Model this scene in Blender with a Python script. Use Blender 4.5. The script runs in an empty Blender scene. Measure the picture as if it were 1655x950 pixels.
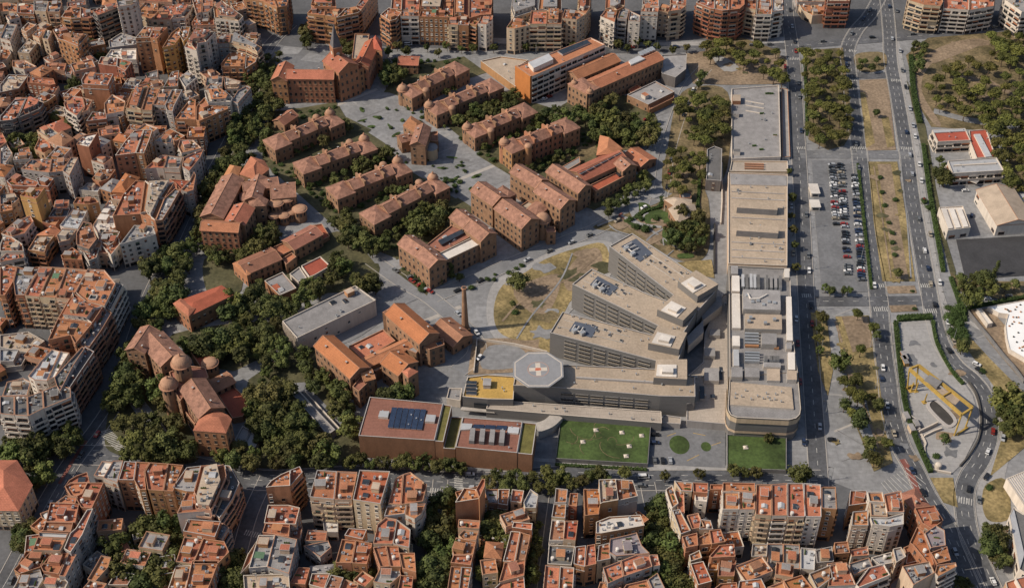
import bpy, bmesh, math, random
from mathutils import Vector, Matrix
R = math.radians
rnd = random.Random(11)
scene = bpy.context.scene
COL = scene.collection
# ------------------------------------------------------------------ camera
F, PITCH, CH, CX, CY = 2150.0, 41.0, 470.0, 827.5, 475.0
_c, _s = math.cos(R(PITCH)), math.sin(R(PITCH))
def G(px, py, z=0.0):
    """world point at height z that stands under pixel (px,py) of the photograph"""
    dx = px - CX; u = CY - py
    d = Vector((dx, F*_c + u*_s, -F*_s + u*_c))
    t = (z - CH) / d.z
    return Vector((d.x*t, d.y*t, z))
CAMP = Vector((0, 0, CH))
cd = bpy.data.cameras.new('camera'); cam = bpy.data.objects.new('camera', cd); COL.objects.link(cam)
cam.location = CAMP; cam.rotation_euler = (R(90-PITCH), 0, 0)
cd.sensor_width = 36; cd.lens = 36*F/1655; cd.clip_start = 1; cd.clip_end = 20000
scene.camera = cam
# ------------------------------------------------------------------ light
w = bpy.data.worlds.new('World'); scene.world = w; w.use_nodes = True
nt = w.node_tree; bg = nt.nodes['Background']
sky = nt.nodes.new('ShaderNodeTexSky'); sky.sky_type = 'NISHITA'; sky.sun_disc = False
SUN_EL, SUN_AZ = 42.0, -99.0      # azimuth measured from +Y towards +X
sky.sun_elevation = R(SUN_EL); sky.sun_rotation = R(SUN_AZ)
sky.air_density = 1.0; sky.dust_density = 2.0
nt.links.new(sky.outputs[0], bg.inputs[0]); bg.inputs[1].default_value = 0.105
ld = bpy.data.lights.new('sun', 'SUN'); ld.energy = 4.4; ld.angle = R(0.5); ld.color = (1, .90, .75)
lo = bpy.data.objects.new('sun', ld); COL.objects.link(lo)
sd = Vector((math.sin(R(SUN_AZ))*math.cos(R(SUN_EL)), math.cos(R(SUN_AZ))*math.cos(R(SUN_EL)), math.sin(R(SUN_EL))))
lo.rotation_euler = sd.to_track_quat('Z', 'Y').to_euler(); lo.location = sd*300
scene.view_settings.view_transform = 'Standard'; scene.view_settings.look = 'None'
scene.view_settings.exposure = 0.0
scene.view_settings.gamma = 1.0
# ------------------------------------------------------------------ materials
def lin(c):
    return tuple(((v/255/12.92) if v/255 <= .04045 else ((v/255+.055)/1.055)**2.4) for v in c)
MATS = {}
def mat(name, col, var=.18, scale=.25, rough=.85, objvar=.12, stretch=(1, 1, 1), detail=4, col2=None, fine=0, metal=0, spec=.3, hue=.0, tile=None):
    """procedural surface: base colour broken up by noise, differing from object to object"""
    m = bpy.data.materials.new(name); m.use_nodes = True
    n = m.node_tree.nodes; l = m.node_tree.links
    b = n['Principled BSDF']; b.inputs['Roughness'].default_value = rough; b.inputs['Metallic'].default_value = metal
    b.inputs['Specular IOR Level'].default_value = spec
    tc = n.new('ShaderNodeTexCoord'); mp = n.new('ShaderNodeMapping'); mp.inputs['Scale'].default_value = stretch
    oi = n.new('ShaderNodeObjectInfo')
    l.new(tc.outputs['Object'], mp.inputs[0])
    nz = n.new('ShaderNodeTexNoise'); nz.noise_dimensions = '4D'; nz.inputs['Scale'].default_value = scale; nz.inputs['Detail'].default_value = detail
    nz.inputs['Roughness'].default_value = .62
    mw = n.new('ShaderNodeMath'); mw.operation = 'MULTIPLY'; mw.inputs[1].default_value = 57.0
    l.new(oi.outputs['Random'], mw.inputs[0]); l.new(mw.outputs[0], nz.inputs['W']); l.new(mp.outputs[0], nz.inputs['Vector'])
    rp = n.new('ShaderNodeValToRGB')
    rp.color_ramp.elements[0].position = .32; rp.color_ramp.elements[1].position = .68
    lo_ = tuple(c*(1-var) for c in col); hi_ = tuple(c*(1+var) for c in (col2 or col))
    rp.color_ramp.elements[0].color = (*lo_, 1); rp.color_ramp.elements[1].color = (*hi_, 1)
    l.new(nz.outputs[0], rp.inputs[0]); last = rp.outputs[0]
    if fine:
        n2 = n.new('ShaderNodeTexNoise'); n2.inputs['Scale'].default_value = scale*9; n2.inputs['Detail'].default_value = 3
        l.new(mp.outputs[0], n2.inputs['Vector'])
        r2 = n.new('ShaderNodeMapRange'); r2.inputs[1].default_value = .3; r2.inputs[2].default_value = .7
        r2.inputs[3].default_value = 1-fine; r2.inputs[4].default_value = 1+fine
        l.new(n2.outputs[0], r2.inputs[0])
        mx = n.new('ShaderNodeVectorMath'); mx.operation = 'SCALE'; l.new(last, mx.inputs[0]); l.new(r2.outputs[0], mx.inputs['Scale']); last = mx.outputs[0]
    if tile:
        bt = n.new('ShaderNodeTexBrick'); bt.inputs['Scale'].default_value = tile[0]; bt.inputs['Mortar Size'].default_value = tile[1]
        bt.inputs['Color1'].default_value = (1, 1, 1, 1); bt.inputs['Color2'].default_value = (tile[2],)*3+(1,); bt.inputs['Mortar'].default_value = (tile[3],)*3+(1,)
        if len(tile) > 4:
            mp2 = n.new('ShaderNodeMapping'); mp2.inputs['Rotation'].default_value = tile[4]; l.new(tc.outputs['Object'], mp2.inputs[0]); l.new(mp2.outputs[0], bt.inputs['Vector'])
        else: l.new(tc.outputs['Object'], bt.inputs['Vector'])
        mx = n.new('ShaderNodeVectorMath'); mx.operation = 'MULTIPLY'; l.new(last, mx.inputs[0]); l.new(bt.outputs[0], mx.inputs[1]); last = mx.outputs[0]
    if objvar or hue:
        hs = n.new('ShaderNodeHueSaturation')
        r3 = n.new('ShaderNodeMapRange'); r3.inputs[3].default_value = 1-objvar; r3.inputs[4].default_value = 1+objvar
        l.new(oi.outputs['Random'], r3.inputs[0]); l.new(r3.outputs[0], hs.inputs['Value'])
        if hue:
            m5 = n.new('ShaderNodeMath'); m5.operation = 'MULTIPLY'; m5.inputs[1].default_value = 7.31; l.new(oi.outputs['Random'], m5.inputs[0])
            fr = n.new('ShaderNodeMath'); fr.operation = 'FRACT'; l.new(m5.outputs[0], fr.inputs[0])
            r4 = n.new('ShaderNodeMapRange'); r4.inputs[3].default_value = .5-hue; r4.inputs[4].default_value = .5+hue
            l.new(fr.outputs[0], r4.inputs[0]); l.new(r4.outputs[0], hs.inputs['Hue'])
        l.new(last, hs.inputs['Color']); last = hs.outputs[0]
    l.new(last, b.inputs['Base Color'])
    MATS[name] = m
    return m
# walls (linear base colours)
VW = (1, 1, .12)
WALL = {
 'c': mat('cream_stucco', (.50, .38, .26), .16, .5, stretch=VW, hue=.012),
 'w': mat('white_stucco', (.56, .49, .42), .14, .5, stretch=VW),
 'p': mat('peach_stucco', (.46, .28, .185), .16, .5, stretch=VW, hue=.012),
 'o': mat('orange_brick', (.36, .175, .088), .18, .5, stretch=(1, 1, .3), fine=.12, hue=.012),
 'r': mat('red_brick', (.31, .125, .072), .18, .5, stretch=(1, 1, .3), fine=.12, hue=.01),
 'b': mat('brown_brick', (.26, .14, .09), .2, .5, stretch=(1, 1, .3), fine=.12, hue=.012),
 'g': mat('grey_stucco', (.33, .30, .28), .16, .5, stretch=VW),
 'y': mat('ochre_stucco', (.46, .27, .10), .16, .5, stretch=VW),
 'd': mat('dark_facade', (.16, .14, .13), .2, .5, stretch=VW),
 'h': mat('heritage_brick', (.27, .155, .092), .22, .35, fine=.16, objvar=.08),
}
ROOF = {
 't': mat('terracotta_tiles', (.41, .165, .088), .2, .16, fine=.14, hue=.012, objvar=.16, tile=(.35, .03, .93, .72)),
 'u': mat('brown_tiles', (.31, .145, .09), .2, .16, fine=.14, hue=.012, objvar=.14, tile=(.35, .03, .93, .72)),
 'r': mat('red_tiles', (.36, .10, .055), .15, .16, fine=.12, hue=.006, tile=(.35, .03, .93, .75)),
 'g': mat('grey_roofing', (.27, .255, .25), .18, .2, fine=.12, objvar=.16, tile=(.3, .02, .92, .8)),
 'd': mat('dark_roofing', (.125, .12, .118), .2, .2, fine=.12),
 'w': mat('white_roofing', (.58, .53, .48), .1, .2, fine=.08),
 'c': mat('beige_roofing', (.40, .315, .24), .16, .2, fine=.1, tile=(.3, .02, .95, .85)),
 'm': mat('metal_roofing', (.46, .46, .47), .1, .3, rough=.45, tile=(.9, .04, .9, .7)),
 'l': mat('purple_membrane', (.24, .20, .21), .14, .2, fine=.08),
 'h': mat('heritage_tiles', (.27, .138, .095), .38, .42, fine=.3, objvar=.1),
}
COPE = {'w': mat('white_coping', (.52, .45, .38), .08, 1, objvar=.08), 'o': mat('terracotta_coping', (.40, .21, .13), .1, 1), 'g': mat('grey_coping', (.38, .35, .33), .1, 1)}
GLASS = mat('window_glass', (.022, .026, .032), .3, .8, rough=.12, objvar=.5, spec=.5)
GLASS2 = mat('dark_glazing', (.03, .036, .045), .3, .3, rough=.15, objvar=.3, spec=.5)
FRAME = mat('window_frame', (.55, .50, .44), .05, 1, objvar=.2)
FRAMEB = mat('brown_frame', (.16, .09, .06), .05, 1, objvar=.2)
BLIND = mat('roller_blind', (.42, .36, .29), .1, 1, objvar=.35)
BLINDO = mat('orange_blind', (.34, .14, .07), .1, 1, objvar=.3)
BLINDG = mat('green_blind', (.07, .11, .08), .1, 1, objvar=.3)
RAIL = mat('dark_railing', (.06, .055, .05), .1, 1, objvar=.3)
CONC = mat('concrete', (.36, .325, .29), .16, .15, fine=.1)
CONCD = mat('dark_concrete', (.19, .18, .175), .16, .3, fine=.1)
STEEL = mat('galvanised_steel', (.40, .41, .42), .1, .5, rough=.4, metal=.4)
BARK = mat('bark', (.10, .07, .05), .3, 3)
# ------------------------------------------------------------------ mesh building
class MB:
    def __init__(s): s.v = []; s.f = []; s.m = []
    def poly(s, pts, m=0):
        i = len(s.v); s.v += [tuple(p) for p in pts]; s.f.append(tuple(range(i, i+len(pts)))); s.m.append(m)
    def prism(s, poly, z0, z1, m=0, mt=None, cap=True, bottom=False):
        n = len(poly)
        for i in range(n):
            a, b = poly[i], poly[(i+1) % n]
            s.poly([(a[0], a[1], z0), (b[0], b[1], z0), (b[0], b[1], z1), (a[0], a[1], z1)], m)
        if cap: s.poly([(p[0], p[1], z1) for p in poly], m if mt is None else mt)
        if bottom: s.poly([(p[0], p[1], z0) for p in reversed(poly)], m)
    def box(s, c, size, rz=0, m=0, mt=None):
        ca, sa = math.cos(rz), math.sin(rz); hx, hy = size[0]/2, size[1]/2
        P = [(c[0]+x*ca-y*sa, c[1]+x*sa+y*ca) for x, y in ((-hx, -hy), (hx, -hy), (hx, hy), (-hx, hy))]
        s.prism(P, c[2], c[2]+size[2], m, mt, True, True)
    def cyl(s, c, r, h, n=16, m=0, r2=None, cap=True, a0=0, mt=None):
        r2 = r if r2 is None else r2
        lo = [(c[0]+r*math.cos(a0+2*math.pi*i/n), c[1]+r*math.sin(a0+2*math.pi*i/n), c[2]) for i in range(n)]
        hi = [(c[0]+r2*math.cos(a0+2*math.pi*i/n), c[1]+r2*math.sin(a0+2*math.pi*i/n), c[2]+h) for i in range(n)]
        for i in range(n):
            j = (i+1) % n; s.poly([lo[i], lo[j], hi[j], hi[i]], m)
        if cap: s.poly(hi, m if mt is None else mt)
    def dome(s, c, r, h, n=18, k=6, m=0, a1=math.pi/2):
        for q in range(k):
            t0, t1 = a1*q/k, a1*(q+1)/k
            for i in range(n):
                A, B = 2*math.pi*i/n, 2*math.pi*(i+1)/n
                f = lambda t, a: (c[0]+r*math.cos(t)*math.cos(a), c[1]+r*math.cos(t)*math.sin(a), c[2]+h*math.sin(t))
                if q == k-1 and a1 >= math.pi/2-1e-6: s.poly([f(t0, A), f(t0, B), f(t1, A)], m)
                else: s.poly([f(t0, A), f(t0, B), f(t1, B), f(t1, A)], m)
    def tube(s, a, b, r, n=6, m=0, r2=None):
        a = Vector(a); b = Vector(b); d = (b-a).normalized()
        u = d.orthogonal().normalized(); v = d.cross(u); r2 = r if r2 is None else r2
        lo = [a+(u*math.cos(t)+v*math.sin(t))*r for t in [2*math.pi*i/n for i in range(n)]]
        hi = [b+(u*math.cos(t)+v*math.sin(t))*r2 for t in [2*math.pi*i/n for i in range(n)]]
        for i in range(n): s.poly([lo[i], lo[(i+1) % n], hi[(i+1) % n], hi[i]], m)
        s.poly(hi, m); s.poly(lo[::-1], m)
    def mesh(s, name, mats, smooth=False):
        me = bpy.data.meshes.new(name); me.from_pydata(s.v, [], s.f)
        for x in mats: me.materials.append(x)
        if len(mats) > 1: me.polygons.foreach_set('material_index', s.m)
        if smooth: me.polygons.foreach_set('use_smooth', [True]*len(s.f))
        return me
def tag(o, label=None, cat=None, group=None, kind=None):
    if label: o['label'] = label
    if cat: o['category'] = cat
    if group: o['group'] = group
    if kind: o['kind'] = kind
    return o
def thing(name, label, cat, loc=(0, 0, 0), group=None, rz=0):
    o = bpy.data.objects.new(name, None); o.empty_display_size = .5; COL.objects.link(o)
    o.location = loc; o.rotation_euler = (0, 0, rz)
    return tag(o, label, cat, group)
def part(name, me, parent=None, loc=(0, 0, 0), rz=0, sc=None):
    o = bpy.data.objects.new(name, me); COL.objects.link(o); o.location = loc
    if rz: o.rotation_euler = (0, 0, rz)
    if sc: o.scale = sc
    if parent: o.parent = parent
    return o
def single(name, me, label, cat, loc=(0, 0, 0), group=None, rz=0):
    o = part(name, me, None, loc, rz); return tag(o, label, cat, group)
# ------------------------------------------------------------------ 2D helpers
def area(P): return sum(P[i][0]*P[(i+1) % len(P)][1]-P[(i+1) % len(P)][0]*P[i][1] for i in range(len(P)))/2
def ccw(P): return list(P) if area(P) > 0 else list(reversed(P))
def inside(x, y, P):
    c = False; j = len(P)-1
    for i in range(len(P)):
        xi, yi = P[i][0], P[i][1]; xj, yj = P[j][0], P[j][1]
        if (yi > y) != (yj > y) and x < (xj-xi)*(y-yi)/(yj-yi)+xi: c = not c
        j = i
    return c
def edge_dist(x, y, P):
    best = 1e9
    for i in range(len(P)):
        ax, ay = P[i][0], P[i][1]; bx, by = P[(i+1) % len(P)][0], P[(i+1) % len(P)][1]
        dx, dy = bx-ax, by-ay; L = dx*dx+dy*dy or 1e-9
        t = max(0, min(1, ((x-ax)*dx+(y-ay)*dy)/L)); best = min(best, math.hypot(x-ax-t*dx, y-ay-t*dy))
    return best
def inset(P, d):
    """P counter-clockwise, moved inwards by d (one number, or one per edge)"""
    n = len(P); out = []
    D = d if isinstance(d, (list, tuple)) else [d]*n
    for i in range(n):
        a, b, c = Vector(P[i-1][:2]), Vector(P[i][:2]), Vector(P[(i+1) % n][:2])
        e1 = (b-a).normalized(); e2 = (c-b).normalized()
        n1 = Vector((-e1.y, e1.x)); n2 = Vector((-e2.y, e2.x)); d1, d2 = D[i-1], D[i]
        cr = e1.x*e2.y-e1.y*e2.x
        if abs(cr) < .15: out.append(tuple(b+(n1*d1+n2*d2)/2)); continue
        p1 = b+n1*d1; p2 = b+n2*d2; q = p2-p1
        t = (q.x*e2.y-q.y*e2.x)/cr
        v = p1+e1*t
        if (v-b).length > 4*max(d1, d2, .1): v = b+(n1*d1+n2*d2)/2
        out.append((v.x, v.y))
    return out
def smooth_poly(P, k=4, closed=True):
    """Catmull-Rom through the points"""
    n = len(P); out = []
    for i in range(n if closed else n-1):
        g = lambda j: Vector(P[j % n]) if closed else Vector(P[max(0, min(n-1, j))])
        p0, p1, p2, p3 = g(i-1), g(i), g(i+1), g(i+2)
        for q in range(k):
            t = q/k
            out.append(.5*((2*p1)+(p2-p0)*t+(2*p0-5*p1+4*p2-p3)*t*t+(3*p1-p0-3*p2+p3)*t**3))
    if not closed: out.append(Vector(P[-1]))
    return out
def _proj(p):
    d = p-CAMP; zc = d.y*_c-d.z*_s
    return (CX+F*d.x/zc, CY-F*(d.y*_s+d.z*_c)/zc)
# ------------------------------------------------------------------ ground
VN = dict(objvar=0)
ASPH = mat('asphalt', (.094, .095, .102), .34, .06, fine=.2, detail=9, rough=.8, **VN)
ASPH2 = mat('worn_asphalt', (.150, .150, .156), .2, .07, fine=.14, **VN)
PAVE = mat('stone_paving', (.228, .226, .230), .24, .04, fine=.16, detail=10, tile=(.13, .012, .9, .82), **VN)
PAVE2 = mat('pale_paving', (.31, .298, .29), .14, .06, fine=.1, detail=8, tile=(.1, .012, .93, .84), **VN)
CITYG = mat('street_surface', (.105, .105, .110), .22, .06, fine=.12, **VN)
DIRT = mat('bare_earth', (.225, .165, .112), .32, .07, fine=.28, detail=8, **VN)
DRYG = mat('dry_grass', (.145, .122, .050), .5, .075, fine=.34, detail=10, col2=(.235, .175, .082), **VN)
MIXG = mat('patchy_grass', (.080, .076, .032), .5, .075, fine=.34, detail=9, col2=(.165, .122, .068), **VN)
LAWN = mat('lawn_grass', (.052, .080, .022), .5, .08, fine=.25, detail=9, **VN)
DARKG = mat('dark_grass', (.050, .056, .024), .4, .07, fine=.25, detail=9, col2=(.090, .080, .042), **VN)  # dark green grass of the gardens and verges
PAINT = mat('road_paint', (.40, .385, .36), .35, .8, fine=.2, **VN)
PAINTY = mat('yellow_paint', (.42, .27, .07), .2, .8, fine=.2, **VN)
REDP = mat('red_cycle_lane', (.20, .075, .06), .2, .3, fine=.15, **VN)
LAYER = .05
SHEETN = [0]
def micro():
    SHEETN[0] += 1; return (SHEETN[0] % 11)*.004
gm = MB(); gm.poly([(-3000, -2500, 0), (3000, -2500, 0), (3000, 5000, 0), (-3000, 5000, 0)])
def struct(name, me): 
    o = part(name, me); o['kind'] = 'structure'; return o
struct('ground', gm.mesh('ground', [PAVE]))
def flat(poly, z, mats, name):
    me = bpy.data.meshes.new(name); bm = bmesh.new()
    try:
        f = bm.faces.new([bm.verts.new((p[0], p[1], z)) for p in ccw(poly)])
        f.normal_update(); bmesh.ops.triangulate(bm, faces=[f], ngon_method='EAR_CLIP')
        bmesh.ops.recalc_face_normals(bm, faces=bm.faces[:])
    except Exception as e: print('flat', name, e)
    bm.to_mesh(me); bm.free()
    for p in me.polygons:
        if p.normal.z < 0: p.flip()
    for m in mats: me.materials.append(m)
    return me
def sheet(name, px, layer, m, sm=0, z=0, k=4):
    P = [G(x, y, z) for x, y in px]
    P = [(p.x, p.y) for p in P]
    if sm: P = [(p[0], p[1]) for p in smooth_poly(P, k)]
    return struct(name, flat(P, z+layer*LAYER+micro(), [m], name))
def line_w(px, k=5): return [Vector((p[0], p[1])) for p in smooth_poly([G(x, y)[:2] for x, y in px], k, False)]
def offs(L, d):
    out = []
    for i, p in enumerate(L):
        t = (L[min(i+1, len(L)-1)]-L[max(i-1, 0)]).normalized(); out.append(p+Vector((-t.y, t.x))*d)
    return out
def strip_mb(mb, L, d0, d1, z, m=0):
    A, B = offs(L, d0), offs(L, d1)
    for i in range(len(L)-1): mb.poly([(*A[i], z), (*A[i+1], z), (*B[i+1], z), (*B[i], z)][::1 if d1 < d0 else -1], m)
def ribbon(name, px, width, layer, m, k=5):
    L = line_w(px, k); mb = MB(); strip_mb(mb, L, width/2, -width/2, layer*LAYER+micro())
    struct(name, mb.mesh(name, [m])); return L
def kerbs(L, width, layer, name='kerb'):
    mb = MB()
    for s in (1, -1):
        A, B = offs(L, s*width/2), offs(L, s*(width/2+.35)); z0, z1 = 0, .14+layer*LAYER
        for i in range(len(L)-1):
            a, b, c, d = A[i], A[i+1], B[i+1], B[i]
            mb.poly([(*a, z1), (*b, z1), (*c, z1), (*d, z1)][::-s or 1]); mb.poly([(*a, z0), (*b, z0), (*b, z1), (*a, z1)][::s]); mb.poly([(*d, z0), (*c, z0), (*c, z1), (*d, z1)][::-s])
    struct(name, mb.mesh(name, [KERB]))
KERB = mat('kerb_stone', (.36, .33, .30), .1, .5, **VN)
MARK = MB()
def dashes(L, off, layer, dash=3.0, gap=5.0, wd=.28, m=0):
    P = offs(L, off); acc = 0; on = True; z = layer*LAYER+.06
    for i in range(len(P)-1):
        a, b = P[i], P[i+1]; ln = (b-a).length; t = 0; d = (b-a)/max(ln, 1e-6); nrm = Vector((-d.y, d.x))*wd/2
        while t < ln:
            lim = (dash if on else gap)-acc; st = min(lim, ln-t)
            if on and st > .05:
                p, q = a+d*t, a+d*(t+st); MARK.poly([(*(p-nrm), z), (*(q-nrm), z), (*(q+nrm), z), (*(p+nrm), z)], m)
            t += st; acc += st
            if acc >= (dash if on else gap)-1e-6: acc = 0; on = not on
def zebra(p0, p1, width, layer, bar=.5, gap=.6):
    a, b = G(*p0).xy, G(*p1).xy; d = (b-a); L = d.length; d.normalize(); n = Vector((-d.y, d.x)); t = 0; z = layer*LAYER+.06
    while t+bar <= L:
        p, q = a+d*t, a+d*(t+bar); h = n*width/2
        MARK.poly([(*(p-h), z), (*(q-h), z), (*(q+h), z), (*(p+h), z)]); t += bar+gap
def bar(p0, p1, wd, layer, m=0):
    a, b = G(*p0).xy, G(*p1).xy; d = (b-a).normalized(); n = Vector((-d.y, d.x))*wd/2; z = layer*LAYER+.06
    MARK.poly([(*(a-n), z), (*(b-n), z), (*(b+n), z), (*(a+n), z)], m)
# --- city side surfaces
sheet('street_surface', [(-900, -500), (420, -300), (435, 60), (410, 140), (350, 260), (300, 400), (225, 570), (205, 640), (120, 745), (390, 760), (700, 758), (1000, 768), (1320, 768), (1400, 800), (1540, 850), (1700, 1300), (-900, 1300)], 1, CITYG)
sheet('street_surface', [(420, -300), (2400, -300), (2000, 40), (1655, 48), (1460, 62), (1290, 70), (980, 72), (600, 70), (560, 45), (470, 100), (435, 60)], 1, CITYG)
sheet('pavement', [(560, 62), (800, 64), (1130, 66), (1270, 60), (1270, 90), (1130, 100), (985, 92), (860, 88), (600, 84)], 2, PAVE, 0)
sheet('plaza', [(418, 62), (470, 78), (560, 92), (552, 118), (440, 122), (425, 96)], 2, ASPH2, 1)
for q in ([(460, 75), (490, 78), (482, 88), (450, 88)], [(500, 85), (530, 92), (515, 102), (485, 98)], [(430, 80), (445, 83), (435, 93), (424, 90)]):
    sheet('plaza_paving', q, 3, PAVE)
# --- avenue at right
L1 = ribbon('road', [(1266, -60), (1272, 20), (1279, 70), (1284, 120), (1288, 200), (1294, 300), (1299, 400), (1304, 500), (1311, 600), (1318, 700), (1325, 800)], 8.5, 3, ASPH)
L2 = ribbon('road', [(1440, -40), (1409, 20), (1384, 50), (1370, 80), (1372, 111), (1376, 151), (1383, 202), (1389, 249), (1395, 303), (1402, 377), (1414, 440), (1420, 485), (1427, 563), (1434, 613), (1440, 664), (1455, 718), (1477, 758), (1497, 798), (1524, 842), (1552, 900), (1590, 985)], 9.5, 3, ASPH)
L3 = ribbon('road', [(1424, -60), (1432, 0), (1437, 50), (1440, 101), (1449, 151), (1458, 202), (1466, 253), (1473, 310), (1481, 360), (1492, 420), (1502, 475), (1512, 525), (1524, 560), (1545, 590), (1571, 612), (1590, 638), (1599, 674), (1597, 710), (1584, 744), (1567, 770), (1559, 796), (1560, 830), (1568, 870), (1584, 908), (1618, 985)], 8.6, 3, ASPH, 8)
LT = ribbon('road', [(590, 70), (700, 73), (800, 76), (900, 82), (985, 82), (1060, 80), (1130, 80), (1200, 78), (1290, 74), (1370, 68), (1470, 60), (1560, 52), (1680, 42)], 8.5, 4, ASPH)
C1 = ribbon('road', [(1368, 118), (1400, 124), (1448, 120)], 6.5, 4, ASPH)
C2 = ribbon('road', [(1293, 250), (1390, 250), (1470, 252)], 8.5, 4, ASPH2)
C3 = ribbon('road', [(1306, 487), (1420, 487), (1506, 486)], 8, 4, ASPH)
for L, wd in ((L1, 8.5), (L2, 9.5), (L3, 9.0)): kerbs(L, wd, 3)
LD = ribbon('road', [(470, 40), (432, 80), (410, 140), (372, 230), (318, 330), (285, 400), (255, 455), (232, 510), (212, 570), (190, 640), (160, 690), (118, 745), (84, 800), (52, 860), (10, 940), (-40, 1020)], 9, 3, ASPH)
LB = ribbon('road', [(120, 735), (200, 738), (300, 752), (420, 776), (560, 770), (700, 778), (790, 780), (900, 770), (1000, 776), (1100, 776), (1330, 776)], 12, 4, ASPH)
kerbs(LB, 12, 4); kerbs(LD, 9, 3)
sheet('pavement', [(590, 66), (800, 70), (985, 76), (1130, 74), (1260, 71), (1260, 66), (1130, 68), (985, 70), (800, 62), (590, 58)], 2, PAVE2)
sheet('pavement', [(705, 735), (905, 748), (1060, 762), (1300, 765), (1300, 757), (900, 742), (705, 728)], 3, PAVE2)
sheet('pavement', [(1298, 500), (1306, 640), (1313, 760), (1330, 765), (1340, 760), (1328, 640), (1318, 500)], 2, PAVE2)
sheet('pavement', [(1452, 60), (1470, 150), (1488, 250), (1500, 340), (1524, 470), (1540, 520), (1560, 560), (1552, 560), (1530, 520), (1512, 470), (1486, 340), (1473, 250), (1458, 150), (1444, 60)], 2, PAVE2)
sheet('pavement', [(1600, 620), (1616, 665), (1614, 710), (1598, 748), (1580, 780), (1578, 830), (1600, 890), (1640, 950), (1690, 950), (1640, 860), (1624, 770), (1640, 700), (1632, 650), (1608, 606)], 2, PAVE2)
# streets between the lower blocks
for pts in ([(432, 770), (405, 830), (385, 900), (360, 990)], [(712, 775), (705, 850), (695, 990)], [(880, 775), (868, 850), (850, 990)], [(1046, 780), (1062, 850), (1090, 910), (1110, 990)]):
    L = ribbon('road', pts, 6.5, 3, ASPH); kerbs(L, 6.5, 3)
# parking and medians
sheet('parking_lot', [(1312, 260), (1386, 260), (1396, 360), (1407, 472), (1328, 474), (1318, 360)], 5, ASPH2)
sheet('grove_ground', [(1298, 82), (1362, 78), (1372, 150), (1378, 212), (1364, 236), (1338, 243), (1306, 226), (1300, 150)], 5, MIXG)
sheet('traffic_island', [(1384, 88), (1428, 86), (1432, 108), (1418, 116), (1392, 116), (1382, 106)], 5, MIXG, 1)
sheet('median_strip', [(1388, 130), (1434, 128), (1448, 243), (1400, 244)], 5, DIRT)
sheet('median_grass', [(1390, 150), (1398, 150), (1414, 232), (1400, 240)], 6, DRYG)
sheet('median_grass', [(1424, 190), (1436, 190), (1446, 236), (1434, 240)], 6, DRYG)
sheet('median_strip', [(1403, 262), (1450, 262), (1464, 350), (1479, 455), (1426, 455), (1412, 360)], 5, DRYG)
sheet('median_path', [(1418, 266), (1440, 266), (1452, 350), (1468, 452), (1448, 452), (1432, 360)], 6, DIRT)
sheet('median_strip', [(1430, 463), (1478, 462), (1482, 474), (1436, 475)], 5, DIRT)
sheet('median_strip', [(1437, 494), (1480, 493), (1484, 503), (1440, 505)], 5, DIRT)
sheet('roadside_earth', [(1346, 512), (1404, 510), (1412, 560), (1424, 640), (1432, 700), (1443, 748), (1412, 762), (1396, 720), (1384, 690), (1362, 640), (1352, 580)], 5, DRYG)
sheet('path', [(1338, 512), (1350, 512), (1360, 580), (1384, 650), (1398, 640), (1420, 730), (1408, 735), (1386, 690), (1352, 620)], 6, PAVE)
sheet('roadside_earth', [(1360, 512), (1402, 512), (1410, 560), (1378, 570)], 7, DIRT)
sheet('roadside_earth', [(1310, 505), (1336, 510), (1346, 600), (1338, 640), (1322, 600)], 5, DRYG)
# park at the upper right
sheet('park_ground', [(1464, 90), (1500, 62), (1600, 54), (1760, 40), (1760, 360), (1640, 330), (1622, 214), (1505, 206), (1484, 170)], 5, MIXG)
sheet('park_path', [(1490, 100), (1540, 72), (1610, 66), (1655, 74), (1655, 80), (1610, 74), (1545, 82), (1500, 110), (1490, 150), (1520, 200), (1508, 200), (1478, 150)], 6, DIRT, 1)
sheet('park_clearing', [(1500, 88), (1545, 68), (1590, 64), (1580, 76), (1540, 92), (1505, 104)], 7, DIRT, 1)
sheet('park_path', [(1540, 118), (1600, 130), (1655, 160), (1655, 166), (1600, 138), (1540, 126)], 6, DIRT)
sheet('park_path', [(1510, 176), (1560, 190), (1640, 200), (1655, 196), (1655, 204), (1630, 210), (1560, 198), (1508, 184)], 6, PAVE)
sheet('verge', [(1465, 130), (1476, 150), (1496, 205), (1512, 300), (1530, 390), (1545, 440), (1540, 460), (1525, 400), (1505, 330), (1492, 250)], 5, DARKG)
sheet('school_yard', [(1506, 206), (1620, 214), (1655, 300), (1655, 390), (1530, 385), (1512, 300)], 4, PAVE)
sheet('works_yard', [(1545, 388), (1655, 382), (1760, 382), (1760, 450), (1655, 446), (1560, 452)], 6, mat('dark_court', (.048, .047, .05), .2, .1, fine=.1, **VN))
sheet('roadside_earth', [(1535, 440), (1560, 455), (1655, 455), (1655, 488), (1570, 478), (1548, 470)], 5, MIXG)
sheet('roadside_earth', [(1560, 498), (1600, 500), (1655, 560), (1655, 620), (1600, 555)], 5, DIRT)
sheet('roadside_earth', [(1545, 520), (1600, 580), (1660, 640), (1660, 720), (1600, 770), (1624, 690), (1610, 630), (1560, 560)], 4, DRYG)
sheet('roadside_earth', [(1592, 785), (1625, 775), (1632, 835), (1600, 842), (1588, 820)], 5, DRYG, 1)
sheet('roadside_earth', [(1590, 850), (1630, 850), (1640, 920), (1608, 905)], 5, MIXG)
sheet('building_site', [(1446, 522), (1502, 518), (1516, 556), (1545, 600), (1572, 640), (1582, 672), (1578, 705), (1556, 748), (1540, 764), (1508, 762), (1490, 730), (1464, 660), (1452, 600)], 5, PAVE2)
sheet('verge', [(1503, 772), (1540, 772), (1548, 820), (1524, 812)], 5, DRYG)
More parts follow.
